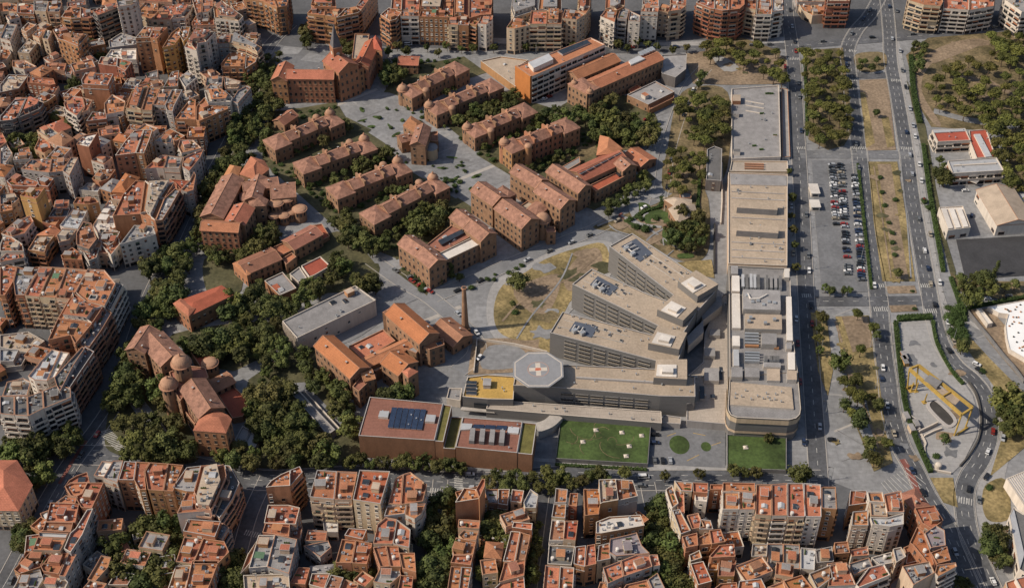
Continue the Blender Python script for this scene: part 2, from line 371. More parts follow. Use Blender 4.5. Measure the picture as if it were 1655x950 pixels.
# hospital grounds
PATHM = mat('hospital_road', (.185, .186, .194), .14, .08, fine=.1, **VN)
HR = []
HR.append(ribbon('hospital_road', [(1072, 335), (1045, 330), (1000, 350), (960, 372), (900, 396), (850, 416), (800, 438), (745, 462), (700, 480)], 9, 3, PATHM))
HR.append(ribbon('hospital_road', [(600, 420), (650, 455), (700, 485), (760, 540), (770, 570), (740, 600)], 10, 3, PATHM))
ribbon('hospital_road', [(470, 560), (560, 545), (640, 490), (690, 470)], 8, 4, PATHM)
HR.append(ribbon('hospital_road', [(1140, 110), (1110, 150), (1080, 240), (1070, 300), (1060, 340)], 7, 3, PATHM))
for L in HR: kerbs(L, 9, 3)
ribbon('hospital_road', [(430, 250), (500, 330), (560, 390), (620, 440)], 5, 3, PATHM)
sheet('earth_mound', [(975, 394), (984, 432), (950, 470), (924, 486), (895, 520), (882, 545), (840, 550), (806, 536), (798, 500), (812, 462), (850, 440), (880, 420), (930, 402)], 5, DRYG, 1)
sheet('path', [(988, 392), (992, 436), (955, 478), (930, 496), (900, 530), (888, 552), (840, 560), (798, 545), (786, 500), (800, 455), (850, 430), (880, 412), (930, 394)], 4, PAVE2, 1)
sheet('bare_patch', [(966, 402), (972, 428), (940, 462), (918, 470), (912, 446), (940, 410)], 6, DIRT, 1)
sheet('bare_patch', [(830, 470), (870, 450), (905, 445), (900, 480), (880, 510), (850, 500)], 6, DIRT, 1)
sheet('garden_ground', [(958, 368), (1000, 350), (1060, 330), (1098, 308), (1140, 310), (1148, 380), (1140, 414), (1118, 424), (1085, 416), (1040, 390), (1000, 376)], 5, MIXG, 1)
sheet('bare_patch', [(1000, 356), (1060, 345), (1085, 372), (1070, 398), (1030, 376)], 6, DIRT, 1)
sheet('bare_patch', [(1090, 425), (1150, 420), (1155, 450), (1130, 445)], 6, DRYG)
sheet('bare_patch', [(1112, 352), (1138, 340), (1142, 390), (1120, 410), (1104, 400)], 6, DRYG, 1)
sheet('rough_ground', [(764, 548), (890, 545), (892, 575), (860, 600), (756, 606)], 5, DIRT)
sheet('rough_ground', [(790, 560), (840, 562), (850, 590), (780, 596)], 6, PAVE, 1)
sheet('rough_ground', [(885, 470), (925, 480), (905, 520), (885, 580), (870, 560)], 6, DRYG)
sheet('grove_ground', [(1078, 245), (1095, 160), (1130, 140), (1176, 150), (1180, 235), (1160, 300), (1080, 312), (1070, 280)], 5, MIXG, 1)
sheet('rough_ground', [(1105, 88), (1150, 82), (1272, 92), (1272, 136), (1180, 138), (1120, 136)], 5, DIRT)
sheet('rough_ground', [(1140, 66), (1200, 62), (1262, 84), (1258, 96), (1140, 92)], 6, MIXG)
sheet('path', [(1150, 90), (1176, 96), (1195, 112), (1170, 116)], 7, PAVE2, 1)
sheet('front_yard', [(1052, 686), (1172, 694), (1172, 756), (1048, 750)], 5, ASPH2)
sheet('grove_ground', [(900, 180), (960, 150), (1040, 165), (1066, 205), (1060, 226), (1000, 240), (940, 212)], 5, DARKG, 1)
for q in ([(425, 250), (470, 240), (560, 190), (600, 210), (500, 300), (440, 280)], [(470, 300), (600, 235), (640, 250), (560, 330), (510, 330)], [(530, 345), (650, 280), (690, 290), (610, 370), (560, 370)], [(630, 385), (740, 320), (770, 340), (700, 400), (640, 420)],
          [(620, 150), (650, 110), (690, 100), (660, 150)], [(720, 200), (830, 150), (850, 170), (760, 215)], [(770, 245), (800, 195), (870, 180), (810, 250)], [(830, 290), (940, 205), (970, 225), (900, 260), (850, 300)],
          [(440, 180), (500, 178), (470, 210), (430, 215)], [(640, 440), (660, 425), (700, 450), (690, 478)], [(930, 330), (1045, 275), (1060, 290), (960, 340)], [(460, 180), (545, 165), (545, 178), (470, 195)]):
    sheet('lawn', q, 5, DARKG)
for q in ([(900, 260), (960, 225), (985, 235), (920, 275)], [(985, 225), (1030, 215), (1050, 235), (1000, 245)]): sheet('lawn', q, 6, MIXG)
for q in ([(400, 410), (520, 380), (560, 380), (610, 440), (540, 470), (450, 500), (410, 480)], [(280, 540), (440, 520), (460, 560), (400, 600), (300, 580)], [(200, 600), (260, 620), (320, 720), (300, 750), (190, 735), (170, 700)],
          [(400, 620), (440, 560), (510, 560), (560, 640), (580, 700), (560, 750), (380, 750), (400, 680)], [(330, 420), (380, 410), (390, 470), (340, 480)], [(470, 470), (600, 425), (610, 450), (590, 470)]):
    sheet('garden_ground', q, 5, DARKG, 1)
sheet('garden_path', [(200, 640), (220, 630), (300, 735), (270, 740)], 6, PAVE)
sheet('garden_path', [(380, 600), (460, 560), (466, 570), (400, 615)], 6, PAVE)
sheet('garden_path', [(290, 560), (330, 600), (320, 606), (284, 572)], 6, PAVE)
sheet('service_ramp', [(463, 620), (492, 618), (560, 690), (535, 712)], 6, PATHM)
for q in ([(426, 215), (470, 176), (548, 172), (560, 192), (622, 232), (640, 262), (700, 300), (760, 335), (700, 398), (640, 418), (560, 384), (500, 330), (424, 262)], [(628, 150), (662, 108), (750, 92), (786, 118), (720, 140), (668, 164)], [(712, 196), (800, 142), (850, 162), (905, 180), (820, 222), (790, 218), (756, 232)], [(772, 252), (806, 218), (905, 182), (965, 215), (900, 292), (838, 292)], [(400, 130), (446, 90), (440, 170), (418, 210), (380, 262), (352, 300), (330, 372), (312, 392), (322, 330), (362, 240)], [(860, 300), (930, 250), (985, 232), (1000, 246), (930, 300), (890, 330)]):
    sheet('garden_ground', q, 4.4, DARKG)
# beds in the hospital plaza
rp = random.Random(5)
for x, y in ((585, 178), (610, 190), (600, 205), (630, 205), (650, 195), (625, 175), (640, 218), (585, 195), (650, 232), (690, 258), (715, 272), (745, 268), (770, 285), (730, 255), (760, 305), (715, 295), (700, 245), (735, 290), (690, 235)):
    c = G(x, y); a = rp.uniform(0, 3.1); s1, s2 = rp.uniform(1.5, 4), rp.uniform(.8, 1.6)
    P = [(c.x+math.cos(t)*s1*math.cos(a)-math.sin(t)*s2*math.sin(a), c.y+math.cos(t)*s1*math.sin(a)+math.sin(t)*s2*math.cos(a)) for t in [i*math.pi/5 for i in range(10)]]
    struct('flower_bed', flat(P, 5*LAYER, [LAWN], 'flower_bed'))
# paving bands, kerbed edges and worn strips on the hospital paving
rq = random.Random(21); BAND = MB(); 
def band(p0, p1, wd, m=0):
    a, b = G(*p0).xy, G(*p1).xy; d = (b-a).normalized(); n = Vector((-d.y, d.x))*wd/2; zz = .012+rq.random()*.02
    BAND.poly([(*(a-n), zz), (*(b-n), zz), (*(b+n), zz), (*(a+n), zz)], m)
for (x0, y0), (x1, y1), n in (((545, 150), (860, 330), 15), ((600, 420), (760, 540), 10), ((1075, 690), (1075, 750), 0), ((1000, 60), (1130, 300), 9), ((1340, 512), (1400, 760), 10), ((1500, 220), (1540, 390), 9), ((1450, 530), (1560, 750), 11), ((430, 560), (560, 540), 6), ((1560, 520), (1650, 700), 8), ((330, 430), (300, 560), 6)):
    for i in range(n):
        t = (i+rq.uniform(-.3, .3))/max(n, 1); cx, cy = x0+(x1-x0)*t, y0+(y1-y0)*t; L_ = rq.uniform(15, 45); sl = rq.choice((-.45, -.5, .72, .1)); band((cx-L_, cy-L_*sl*.8), (cx+L_, cy+L_*sl*.8), rq.choice((.35, .5, .5, 1.2, 2.6)), rq.choice((0, 0, 1, 1, 2)))
struct('paving_bands', BAND.mesh('paving_bands', [PAVE2, mat('worn_paving', (.16, .156, .156), .25, .2, fine=.2, **VN), KERB]))
# patches and worn tracks on the dry ground
def blob(name, x, y, r, m, layer, seed):
    r_ = random.Random(seed); c = G(x, y); P = []
    for i in range(11): a = i*math.pi*2/11; k = r*r_.uniform(.45, 1.2); P.append((c.x+math.cos(a)*k*1.3, c.y+math.sin(a)*k))
    struct(name, flat([(p.x, p.y) for p in smooth_poly(P, 3)], layer*LAYER+micro(), [m], name))
for i in range(26):
    x, y = rq.uniform(808, 975), rq.uniform(400, 545)
    if inside(x, y, [(968, 400), (978, 432), (924, 480), (895, 515), (880, 540), (820, 540), (806, 505), (830, 455), (890, 420)]): blob('grass_patch' if i % 2 else 'bare_patch', x, y, rq.uniform(2, 6), rq.choice((MIXG, DARKG)) if i % 2 else rq.choice((DIRT, PAVE)), 8+.15*(i % 5), i)
for i in range(22):
    x, y = rq.uniform(965, 1140), rq.uniform(318, 412)
    if inside(x, y, [(965, 368), (1098, 312), (1138, 318), (1140, 405), (1090, 412), (1010, 376)]): blob('grass_patch', x, y, rq.uniform(2, 6), rq.choice((LAWN, DARKG, DIRT, DARKG)), 8+.15*(i % 5), 50+i)
for i in range(60):
    x, y = rq.choice(((rq.uniform(1485, 1650), rq.uniform(70, 200)), (rq.uniform(1100, 1175), rq.uniform(150, 300)), (rq.uniform(1350, 1430), rq.uniform(515, 745)), (rq.uniform(1403, 1470), rq.uniform(265, 455)), (rq.uniform(1150, 1265), rq.uniform(80, 130))))
    blob('bare_patch' if i % 3 else 'grass_patch', x, y, rq.uniform(1.2, 3.4), rq.choice((DIRT, DIRT, DRYG)) if i % 3 else DARKG, 9+.15*(i % 5), 90+i)
ribbon('worn_track', [(812, 520), (840, 490), (880, 470), (930, 445), (970, 410)], 1.2, 9, DIRT); ribbon('worn_track', [(835, 548), (860, 510), (905, 455), (925, 410)], .9, 9, PAVE); ribbon('worn_track', [(965, 366), (1010, 352), (1050, 372), (1100, 405)], 1.6, 9, PAVE); ribbon('worn_track', [(1000, 372), (1040, 340), (1090, 330), (1136, 345)], 1.3, 9, DIRT)
ribbon('worn_track', [(1350, 520), (1372, 590), (1405, 680), (1425, 745)], 1.2, 9, DIRT); ribbon('worn_track', [(1412, 270), (1425, 350), (1440, 450)], .8, 9, DIRT); ribbon('worn_track', [(1456, 270), (1466, 360), (1472, 450)], .8, 9, PAVE)
for i, (x, y) in enumerate(((1112, 372), (1092, 385), (1075, 352))): blob('garden_bed', x, y, 5, (DIRT, LAWN, LAWN)[i], 10, 300+i)
zg = lambda *pts: [(960+x/6.618, 300+y/6.618) for x, y in pts]
for nm, pts, m_ in (('garden_lawn', ((530, 330), (590, 280), (690, 258), (812, 322), (800, 392), (700, 402), (560, 412)), LAWN), ('garden_lawn', ((450, 205), (530, 188), (600, 232), (480, 262)), LAWN), ('garden_terrace', ((370, 230), (470, 200), (470, 335), (420, 362)), PAVE), ('garden_lawn', ((738, 480), (862, 478), (862, 622), (745, 606)), LAWN), ('garden_terrace', ((740, 432), (950, 418), (905, 500), (955, 582), (880, 592), (850, 520)), mat('red_earth', (.20, .105, .07), .25, .2, fine=.2, **VN)), ('garden_lawn', ((330, 370), (500, 430), (480, 450), (340, 410)), LAWN), ('garden_bed', ((610, 372), (650, 355), (740, 380), (730, 398), (620, 400)), DIRT), ('garden_terrace', ((200, 420), (330, 400), (370, 440), (260, 480)), DIRT), ('garden_bed', ((560, 600), (690, 530), (730, 575), (600, 640)), DIRT), ('garden_lawn', ((900, 740), (1040, 730), (1060, 775), (910, 785)), LAWN), ('garden_terrace', ((580, 100), (680, 50), (735, 95), (640, 145)), PAVE)):
    sheet(nm, zg(*pts), 11, m_, 1)
for pts, wd, m_ in (((290, 330), (420, 392), (560, 432), (720, 452)), 2.2, PAVE2), (((300, 300), (270, 330), (320, 360)), 1.2, REDP), (((160, 430), (240, 490), (400, 540)), 1, PAVE), (((560, 600), (620, 540), (740, 470)), 1.2, PAVE), (((520, 370), (540, 320), (580, 300)), 1.0, PAVE2), (((745, 650), (740, 570), (800, 625)), .7, PAVE2), (((500, 270), (560, 230)), .8, PAVE2), (((850, 700), (780, 760)), .7, PAVE):
    ribbon('garden_path', zg(*pts), wd, 12, m_)
for i in range(16): blob('bare_patch' if i % 2 else 'spoil_patch', rq.uniform(1460, 1560), rq.uniform(540, 750), rq.uniform(1.5, 4.5), DIRT if i % 2 else ASPH2, 7+.15*(i % 5), 400+i) if inside(0, 0, [(-1, -1), (1, -1), (1, 1), (-1, 1)]) else None
# --- painted markings
for L, wd in ((L2, 9.5), (L3, 9.0)):
    dashes(L, wd/6, 3); dashes(L, -wd/6, 3); dashes(L, wd/2-.4, 3, 400, 0, .2); dashes(L, -wd/2+.4, 3, 400, 0, .2)
dashes(L1, 0, 3); dashes(LT, 0, 4); dashes(LB, 0, 4, 3, 3); dashes(LB, 3, 4); dashes(LB, -3, 4); dashes(LD, 0, 3, 60, 0, .25); dashes(LD, 2.6, 3); dashes(C3, 0, 4); dashes(C2, 0, 4)
for a, b, wd in (((1372, 82), (1384, 84), 3), ((1378, 240), (1400, 240), 3), ((1456, 240), (1476, 241), 3), ((1404, 462), (1430, 462), 3.5), ((1488, 462), (1510, 462), 3.5), ((1412, 500), (1436, 500), 3.5), ((1492, 503), (1514, 503), 3.5), ((1288, 240), (1302, 240), 3), ((1296, 478), (1312, 478), 3),
              ((1545, 806), (1572, 812), 4), ((1372, 130), (1384, 130), 3), ((1440, 130), (1456, 131), 3), ((1272, 96), (1292, 96), 3), ((396, 860), (422, 866), 3), ((695, 792), (722, 794), 3), ((740, 766), (742, 792), 4), ((1010, 764), (1012, 790), 3)):
    zebra(a, b, wd, 4)
for i in range(9): bar((1424+i*5, 780-i*3.0), (1440+i*7, 800-i*2.2), .35, 4)
for i in range(14): bar((160+i*2.2, 700+i*2.2), (178+i*2.2, 694+i*2.2), .5, 6)
RL = MB(); Lr = line_w([(1458, 742), (1472, 768), (1484, 800)], 3); strip_mb(RL, Lr, 1.7, -1.7, 4*LAYER)
Lr = line_w([(140, 712), (122, 738), (96, 782)], 3); strip_mb(RL, Lr, .8, -.8, 5*LAYER+.055); struct('cycle_lane', RL.mesh('cycle_lane', [REDP]))
for x0, x1 in ((1340, 1353), (1354, 1367)):
    pass
# bays of the parking lot
for i in range(42):
    y = 266+i*4.45; sx = (y-266)*.083
    for a, b in ((1337, 1352), (1353, 1366), (1374, 1388)):
        if a == 1337 and y > 370: continue
        bar((a+sx, y), (b+sx, y), .12, 5)
dashes(line_w([(1050, 690), (1048, 750)]), 0, 5, 50, 0, .3)
for p0, p1 in (((1078, 705), (1092, 700)), ((1120, 700), (1140, 704)), ((1110, 745), (1130, 735)), ((1150, 720), (1165, 715))): bar(p0, p1, .3, 5, 1)
struct('road_markings', MARK.mesh('road_markings', [PAINT, PAINTY]))
# ------------------------------------------------------------------ shared window and balcony meshes (unit: metres, face towards -Y, origin on the wall)
def win_mesh(name, w_, h_, frame, blind=None, bl=0, sill=True):
    m = MB(); d = .10
    m.poly([(-w_/2, -.03, 0), (w_/2, -.03, 0), (w_/2, -.03, h_), (-w_/2, -.03, h_)], 0)
    t = .13
    for x0, x1, z0, z1 in ((-w_/2-t, -w_/2, -t, h_+t), (w_/2, w_/2+t, -t, h_+t), (-w_/2, w_/2, h_, h_+t), (-w_/2, w_/2, -t, 0)):
        m.box(((x0+x1)/2, -d/2, z0), (x1-x0, d, z1-z0), 0, 1)
    m.box((0, -.045, 0), (.07, .03, h_), 0, 1)
    if sill: m.box((0, -.14, -t-.1), (w_+.5, .28, .1), 0, 1)
    mats = [GLASS, frame]
    if blind: m.box((0, -.055, h_*(1-bl)), (w_-.02, .04, h_*bl), 0, 2); mats.append(blind)
    return m.mesh(name, mats)
STONEF = mat('stone_frame', (.30, .20, .13), .1, 1, objvar=.2)
WINS = {
 'light': [win_mesh('window', 1.25, 1.6, FRAME), win_mesh('window', 1.25, 1.6, FRAME, BLIND, .5), win_mesh('window', 1.25, 1.6, FRAME, BLIND, .8), win_mesh('window', 1.6, 1.5, FRAME), win_mesh('window', 1.25, 1.6, FRAME, BLINDO, .55), win_mesh('window', 1.25, 1.6, FRAME)],
 'dark': [win_mesh('window', 1.3, 1.7, FRAMEB), win_mesh('window', 1.3, 1.7, FRAMEB, BLIND, .45), win_mesh('window', 1.3, 1.7, FRAMEB, BLINDO, .6), win_mesh('window', 1.3, 1.7, FRAMEB)],
 'door': [win_mesh('window', 1.9, 2.25, FRAME, sill=False), win_mesh('window', 1.9, 2.25, FRAME, BLIND, .6, False), win_mesh('window', 1.9, 2.25, FRAMEB, BLINDO, .5, False), win_mesh('window', 1.9, 2.25, FRAMEB, BLINDG, .4, False), win_mesh('window', 2.3, 2.25, FRAME, sill=False)],
 'wide': [win_mesh('window', 3.4, 1.9, FRAMEB, sill=False), win_mesh('window', 3.4, 1.9, FRAME, BLIND, .35, False), win_mesh('window', 3.4, 1.9, FRAMEB, BLINDO, .4, False), win_mesh('window', 3.0, 2.0, FRAME, sill=False)],
 'brick': [win_mesh('window', 1.2, 2.0, STONEF), win_mesh('window', 1.2, 2.0, STONEF), win_mesh('window', 1.2, 2.0, FRAMEB)],
}
def balcony_mesh(solid, mm):
    m = MB(); m.box((0, -.6, -.2), (1, 1.2, .2), 0, 0)
    if solid:
        m.box((0, -1.13, 0), (1, .1, 1.0), 0, 0)
        for x in (-.475, .475): m.box((x, -.54, 0), (.05, 1.07, 1.0), 0, 0)
        return m.mesh('balcony', [mm])
    for q in range(13): m.box((-.49+q*.98/12, -1.14, 0), (.012, .03, .95), 0, 1)
    m.box((0, -1.14, .95), (1, .06, .06), 0, 1); m.box((0, -1.14, .08), (1, .03, .04), 0, 1)
    for x in (-.49, .49): m.box((x, -.6, .9), (.02, 1.1, .06), 0, 1)
    return m.mesh('balcony', [mm, RAIL])
BALC = {}
def balc(k, solid):
    if (k, solid) not in BALC: BALC[k, solid] = balcony_mesh(solid, WALL[k])
    return BALC[k, solid]
# roof furniture shared by the town houses
def shared(name, f, mats):
    m = MB(); f(m); return m.mesh(name, mats)
CHIM = [shared('chimney', lambda m: (m.box((0, 0, 0), (.9, .6, 1.7), 0, 0), m.box((0, 0, 1.7), (1.1, .8, .15), 0, 1)), [WALL[k], COPE['g']]) for k in 'orc']
ACU = shared('air_unit', lambda m: (m.box((0, 0, .15), (1.5, 1.0, 1.1), 0, 0), m.cyl((0, 0, 1.25), .38, .06, 10, 1), m.box((-.5, 0, 0), (.15, .9, .15), 0, 1), m.box((.5, 0, 0), (.15, .9, .15), 0, 1)), [STEEL, RAIL])
TANK = shared('water_tank', lambda m: (m.cyl((0, 0, .4), .8, 1.5, 12, 0), m.dome((0, 0, 1.9), .8, .25, 12, 2, 0), m.box((0, 0, 0), (1.2, 1.2, .4), 0, 1)), [ROOF['w'], CONC])
ANT = shared('antenna', lambda m: (m.box((0, 0, 0), (.12, .12, 4.2), 0, 0), m.box((0, 0, 3.6), (1.8, .08, .08), 0, 0), m.box((0, 0, 3.1), (1.3, .08, .08), 0, 0), m.box((.3, 0, 3.9), (.08, 1.0, .08), 0, 0)), [STEEL])
PIPE = shared('vent_pipe', lambda m: (m.cyl((0, 0, 0), .25, 1.0, 8, 0), m.cyl((0, 0, 1.0), .4, .2, 8, 0)), [STEEL])
SKYL = [shared('skylight', lambda m: (m.box((0, 0, 0), (2.4, 1.8, .45), 0, 0), m.poly([(-1.2, -.9, .46), (0, -.9, 1.05), (0, .9, 1.05), (-1.2, .9, .46)], 1), m.poly([(0, -.9, 1.05), (1.2, -.9, .46), (1.2, .9, .46), (0, .9, 1.05)], 1)), [COPE['w'], mm]) for mm in (GLASS2, ROOF['m'])]
POT = mat('terrace_plants', (.05, .085, .025), .4, 2)
AWN = [mat('awning_%s' % n, c, .1, 1) for n, c in (('green', (.10, .17, .10)), ('cream', (.52, .46, .36)), ('orange', (.38, .17, .08)))]
FOOT = []      # (name, polygon, height, bbox) of every building, so that party walls stay blind
def add_foot(P, h):
    xs = [p[0] for p in P]; ys = [p[1] for p in P]
    FOOT.append((P, h, min(xs)-2, max(xs)+2, min(ys)-2, max(ys)+2))
def covered(x, y, z, own):
    for Q in FOOT:
        if Q[0] is own or Q[1] < z: continue
        if Q[2] < x < Q[3] and Q[4] < y < Q[5] and inside(x, y, Q[0]): return True
    return False
def in_frame(p, marg=60):
    d = p-CAMP; zc = d.y*_c-d.z*_s
    if zc < 1: return False
    u = CX+F*d.x/zc; v = CY-F*(d.y*_s+d.z*_c)/zc
    return -marg < u < 1655+marg and -marg < v < 950+marg
class Facades:
    """puts windows and balconies on the walls of one thing"""
    def __init__(s, root, P): s.root = root; s.P = P; s.items = []; s.o = Vector(root.location)
    def add(s, kind, me, loc, rz, sc, n):
        s.items.append((kind, me, loc, rz, sc, n))
    def flush(s, cap=100):
        vis = {}; rest = {}
        for it in s.items:
            kind, me, loc, rz, sc, n = it
            if n.dot(CAMP-loc) > 0 and in_frame(loc) and len(vis.setdefault(kind, [])) < cap: vis[kind].append(it)
            else: rest.setdefault(kind, []).append(it)
        for kind, L in vis.items():
            for _, me, loc, rz, sc, n in L: part(kind, me, s.root, loc-s.o, rz, sc)
        for kind, L in rest.items():
            V = []; Fc = []; M = []; mats = []
            for _, me, loc, rz, sc, n in L:
                mx = Matrix.LocRotScale(loc-s.o, Matrix.Rotation(rz, 3, 'Z'), Vector(sc or (1, 1, 1))); b = len(V)
                V += [tuple(mx @ v.co) for v in me.vertices]; idx = []
                for x in me.materials:
                    if x not in mats: mats.append(x)
                    idx.append(mats.index(x))
                for p in me.polygons: Fc.append(tuple(b+i for i in p.vertices)); M.append(idx[p.material_index])
            m = MB(); m.v, m.f, m.m = V, Fc, M
            o = part(kind, m.mesh(kind, mats), s.root); o['kind'] = 'stuff'
    def wall(s, a, b, z0, z1, style, wk='c', wins='light', sty=3.05, bay=3.1, rs=None, base=True, prob=.97):
        """windows between ground points a and b (counter-clockwise order), z0..z1"""
        rs = rs or rnd; a = Vector(a[:2]); b = Vector(b[:2]); L = (b-a).length
        if L < 2.2: return
        d = (b-a)/L; n = Vector((d.y, -d.x)); rz = math.atan2(d.y, d.x); n3 = Vector((n.x, n.y, 0))
        ns = max(1, int((z1-z0)/sty)); sh = (z1-z0)/ns
        bw = {'w': bay, 'B': bay*1.2, 'L': 4.6, 'm': bay*1.1, 'x': 6.5}[style]; nb = max(1, int(L/bw)); bw = L/nb
        cols = [rs.random() for _ in range(nb)]
        for k in range(ns):
            z = z0+k*sh
            if base and k == 0 and z0 < 1: zz = z+.35
            else: zz = z+.85
            for i in range(nb):
                p = a+d*(bw*(i+.5)); q = p+n*1.6
                if covered(q.x, q.y, z+1.4, s.P): continue
                if style == 'x' and rs.random() < .55: continue
                if rs.random() > prob: continue
                P3 = Vector((p.x, p.y, 0))
                bal = style == 'B' or (style == 'm' and cols[i] > .55)
                if k == 0 and base and z0 < 1:
                    s.add('window', rs.choice(WINS['wide'][:1]), P3+Vector((0, 0, z+.5)), rz, (min(1.2, bw/4.6), 1, 1.1), n3)
                elif style == 'L':
                    s.add('window', rs.choice(WINS['wide']), P3+Vector((0, 0, z+.12)), rz, (min(1.3, bw*.9/3.4), 1, 1.15), n3)
                    s.add('balcony', balc(wk, True), P3+Vector((0, 0, z)), rz, (bw*.985, 1, .95), n3)
                elif bal:
                    s.add('window', rs.choice(WINS['door']), P3+Vector((0, 0, z+.1)), rz, None, n3)
                    s.add('balcony', balc(wk, cols[i] > .75), P3+Vector((0, 0, z)), rz, (bw*.82, .9, 1), n3)
                else:
                    s.add('window', rs.choice(WINS[wins]), P3+Vector((0, 0, zz)), rz, None, n3)
def place_roof(root, o, P, z, rs, n, kinds, wk='c', rk='t', keep=2.0):
    """roof furniture inside polygon P (world), standing on height z"""
    xs = [p[0] for p in P]; ys = [p[1] for p in P]; used = []
    L = max(range(len(P)), key=lambda i: (Vector(P[i])-Vector(P[i-1])).length); e = Vector(P[L])-Vector(P[L-1]); ang = math.atan2(e.y, e.x)
    for kind in kinds[:n]:
        r = {'stair_house': 2.6, 'skylight': 1.8, 'light_well': 2.2, 'pergola': 2.4, 'roof_room': 3.4}.get(kind, 1.0)
        for t in range(24):
            x, y = rs.uniform(min(xs), max(xs)), rs.uniform(min(ys), max(ys))
            if inside(x, y, P) and edge_dist(x, y, P) > r+.25 and all(math.hypot(x-u[0], y-u[1]) > r+u[2] for u in used): break
        else: continue
        used.append((x, y, r)); loc = Vector((x, y, z))-o; rz = ang+rs.choice((0, math.pi/2))
        if kind in ('stair_house', 'roof_room'):
            lx, ly, hh = (rs.uniform(2.8, 3.6), rs.uniform(3.6, 4.6), rs.uniform(2.3, 2.9)) if kind == 'stair_house' else (rs.uniform(4, 5.5), rs.uniform(4.5, 6), 2.7)
            m = MB(); m.box((0, 0, 0), (lx, ly, hh), 0, 0); m.box((0, 0, hh), (lx+.4, ly+.4, .18), 0, 1); m.box((0, 0, hh+.18), (lx+.05, ly+.05, .03), 0, 2); m.box((0, -ly/2-.02, 0), (.95, .06, 2.05), 0, 3)
            part(kind, m.mesh(kind, [WALL[rs.choice((wk, wk, 'c', 'o', 'w'))], COPE[rs.choice('oog')], ROOF[rs.choice((rk, rk, 't', 'c', 't', 'g', 'u'))], FRAMEB]), root, loc, rz)
        elif kind == 'light_well':
            lx, ly = rs.uniform(2.2, 3.4), rs.uniform(2.4, 4); m = MB()
            for sx, sy, bx, by in ((0, -ly/2, lx, .25), (0, ly/2, lx, .25), (-lx/2, 0, .25, ly), (lx/2, 0, .25, ly)): m.box((sx, sy, 0), (bx+.24*(bx > .3), by, .9), 0, 0)
            m.box((0, 0, 0), (lx-.26, ly-.26, .05), 0, 1); part(kind, m.mesh(kind, [WALL[wk], GLASS2]), root, loc, rz)
        elif kind == 'pergola':
            m = MB(); lx, ly = rs.uniform(3, 4.4), rs.uniform(2.4, 3.2)
            for sx in (-1, 1):
                for sy in (-1, 1): m.box((sx*lx/2, sy*ly/2, 0), (.12, .12, 2.3), 0, 0)
            m.box((0, 0, 2.3), (lx+.4, ly+.4, .08), 0, 1); part(kind, m.mesh(kind, [FRAME, rs.choice(AWN)]), root, loc, rz)
        elif kind == 'planter':
            m = MB(); m.box((0, 0, 0), (2.4, .5, .45), 0, 0)
            for q in range(5): m.dome((-1+q*.5, 0, .4), .35, rs.uniform(.4, .9), 7, 3, 1)
            part(kind, m.mesh(kind, [WALL['o'], POT]), root, loc, rz)
        else:
            me = {'chimney': rs.choice(CHIM), 'air_unit': ACU, 'water_tank': TANK, 'antenna': ANT, 'vent_pipe': PIPE, 'skylight': rs.choice(SKYL)}[kind]
            part(kind, me, root, loc, rz, None if kind != 'skylight' else (rs.uniform(.8, 1.5), rs.uniform(.9, 1.8), 1))
WN = {'c': 'cream', 'w': 'white', 'p': 'peach', 'o': 'orange', 'r': 'red brick', 'b': 'brown', 'g': 'grey', 'y': 'ochre', 'd': 'dark'}
RN = {'t': 'terracotta', 'u': 'brown tiled', 'r': 'red', 'g': 'grey', 'd': 'dark grey', 'w': 'white', 'c': 'beige', 'm': 'metal', 'l': 'purple grey', 'o': 'orange'}
ROOF['o'] = mat('orange_tiles', (.40, .155, .065), .15, .16, fine=.12, hue=.006, tile=(.35, .03, .95, .75))
def ccw_world(px, h): 
    P = [G(x, y, h) for x, y in px]; return ccw([(p.x, p.y) for p in P])
def roof_mesh(P, z, mats): return flat(P, z, mats, 'roof')
def wall_mesh(P, o, z0, z1, th, mats, step=0):
    """outer walls with a coped parapet; P counter-clockwise in world coordinates"""
    m = MB(); Q = [(p[0]-o.x, p[1]-o.y) for p in P]; I = inset(Q, th); n = len(Q)
    O2 = inset(Q, -.05); I2 = inset(Q, th+.02)
    for i in range(n):
        j = (i+1) % n; a, b, c, d = Q[i], Q[j], I[i], I[j]
        m.poly([(*a, z0), (*b, z0), (*b, z1), (*a, z1)], 0)
        m.poly([(*d, z1-1.3), (*c, z1-1.3), (*c, z1), (*d, z1)], 0)
        A, B, C_, D = O2[i], O2[j], I2[i], I2[j]
        m.poly([(*A, z1+.1), (*B, z1+.1), (*D, z1+.1), (*C_, z1+.1)], 1)
        m.poly([(*A, z1-.05), (*B, z1-.05), (*B, z1+.1), (*A, z1+.1)], 1); m.poly([(*D, z1-.05), (*C_, z1-.05), (*C_, z1+.1), (*D, z1+.1)], 1)
        m.poly([(*B, z1-.05), (*A, z1-.05), (*a, z1-.05), (*b, z1-.05)], 1)
    if step:                      # a cornice line below the top storey
        zc = z1-step
        for i in range(n):
            j = (i+1) % n; A, B = inset(Q, -.18)[i], inset(Q, -.18)[j]
            m.poly([(*A, zc), (*B, zc), (*B, zc+.3), (*A, zc+.3)], 1); m.poly([(*A, zc+.3), (*B, zc+.3), (*Q[j], zc+.3), (*Q[i], zc+.3)], 1); m.poly([(*B, zc), (*A, zc), (*Q[i], zc), (*Q[j], zc)], 1)
    return m.mesh('wall', mats)
BUILD = []      # queued town houses
def town(px, h, wk, rk, style, block, feat=None, name=None):
    name = name or ('tower_block' if h > 23.5 else 'apartment_building' if h > 14 else 'town_house' if h > 9.5 else 'low_building')
    P = ccw_world(px, h)
    if abs(area(P)) < 12: return
    BUILD.append(dict(P=P, h=h, wk=wk, rk=rk, st=style, block=block, feat=feat, name=name, px=px)); add_foot(P, h)
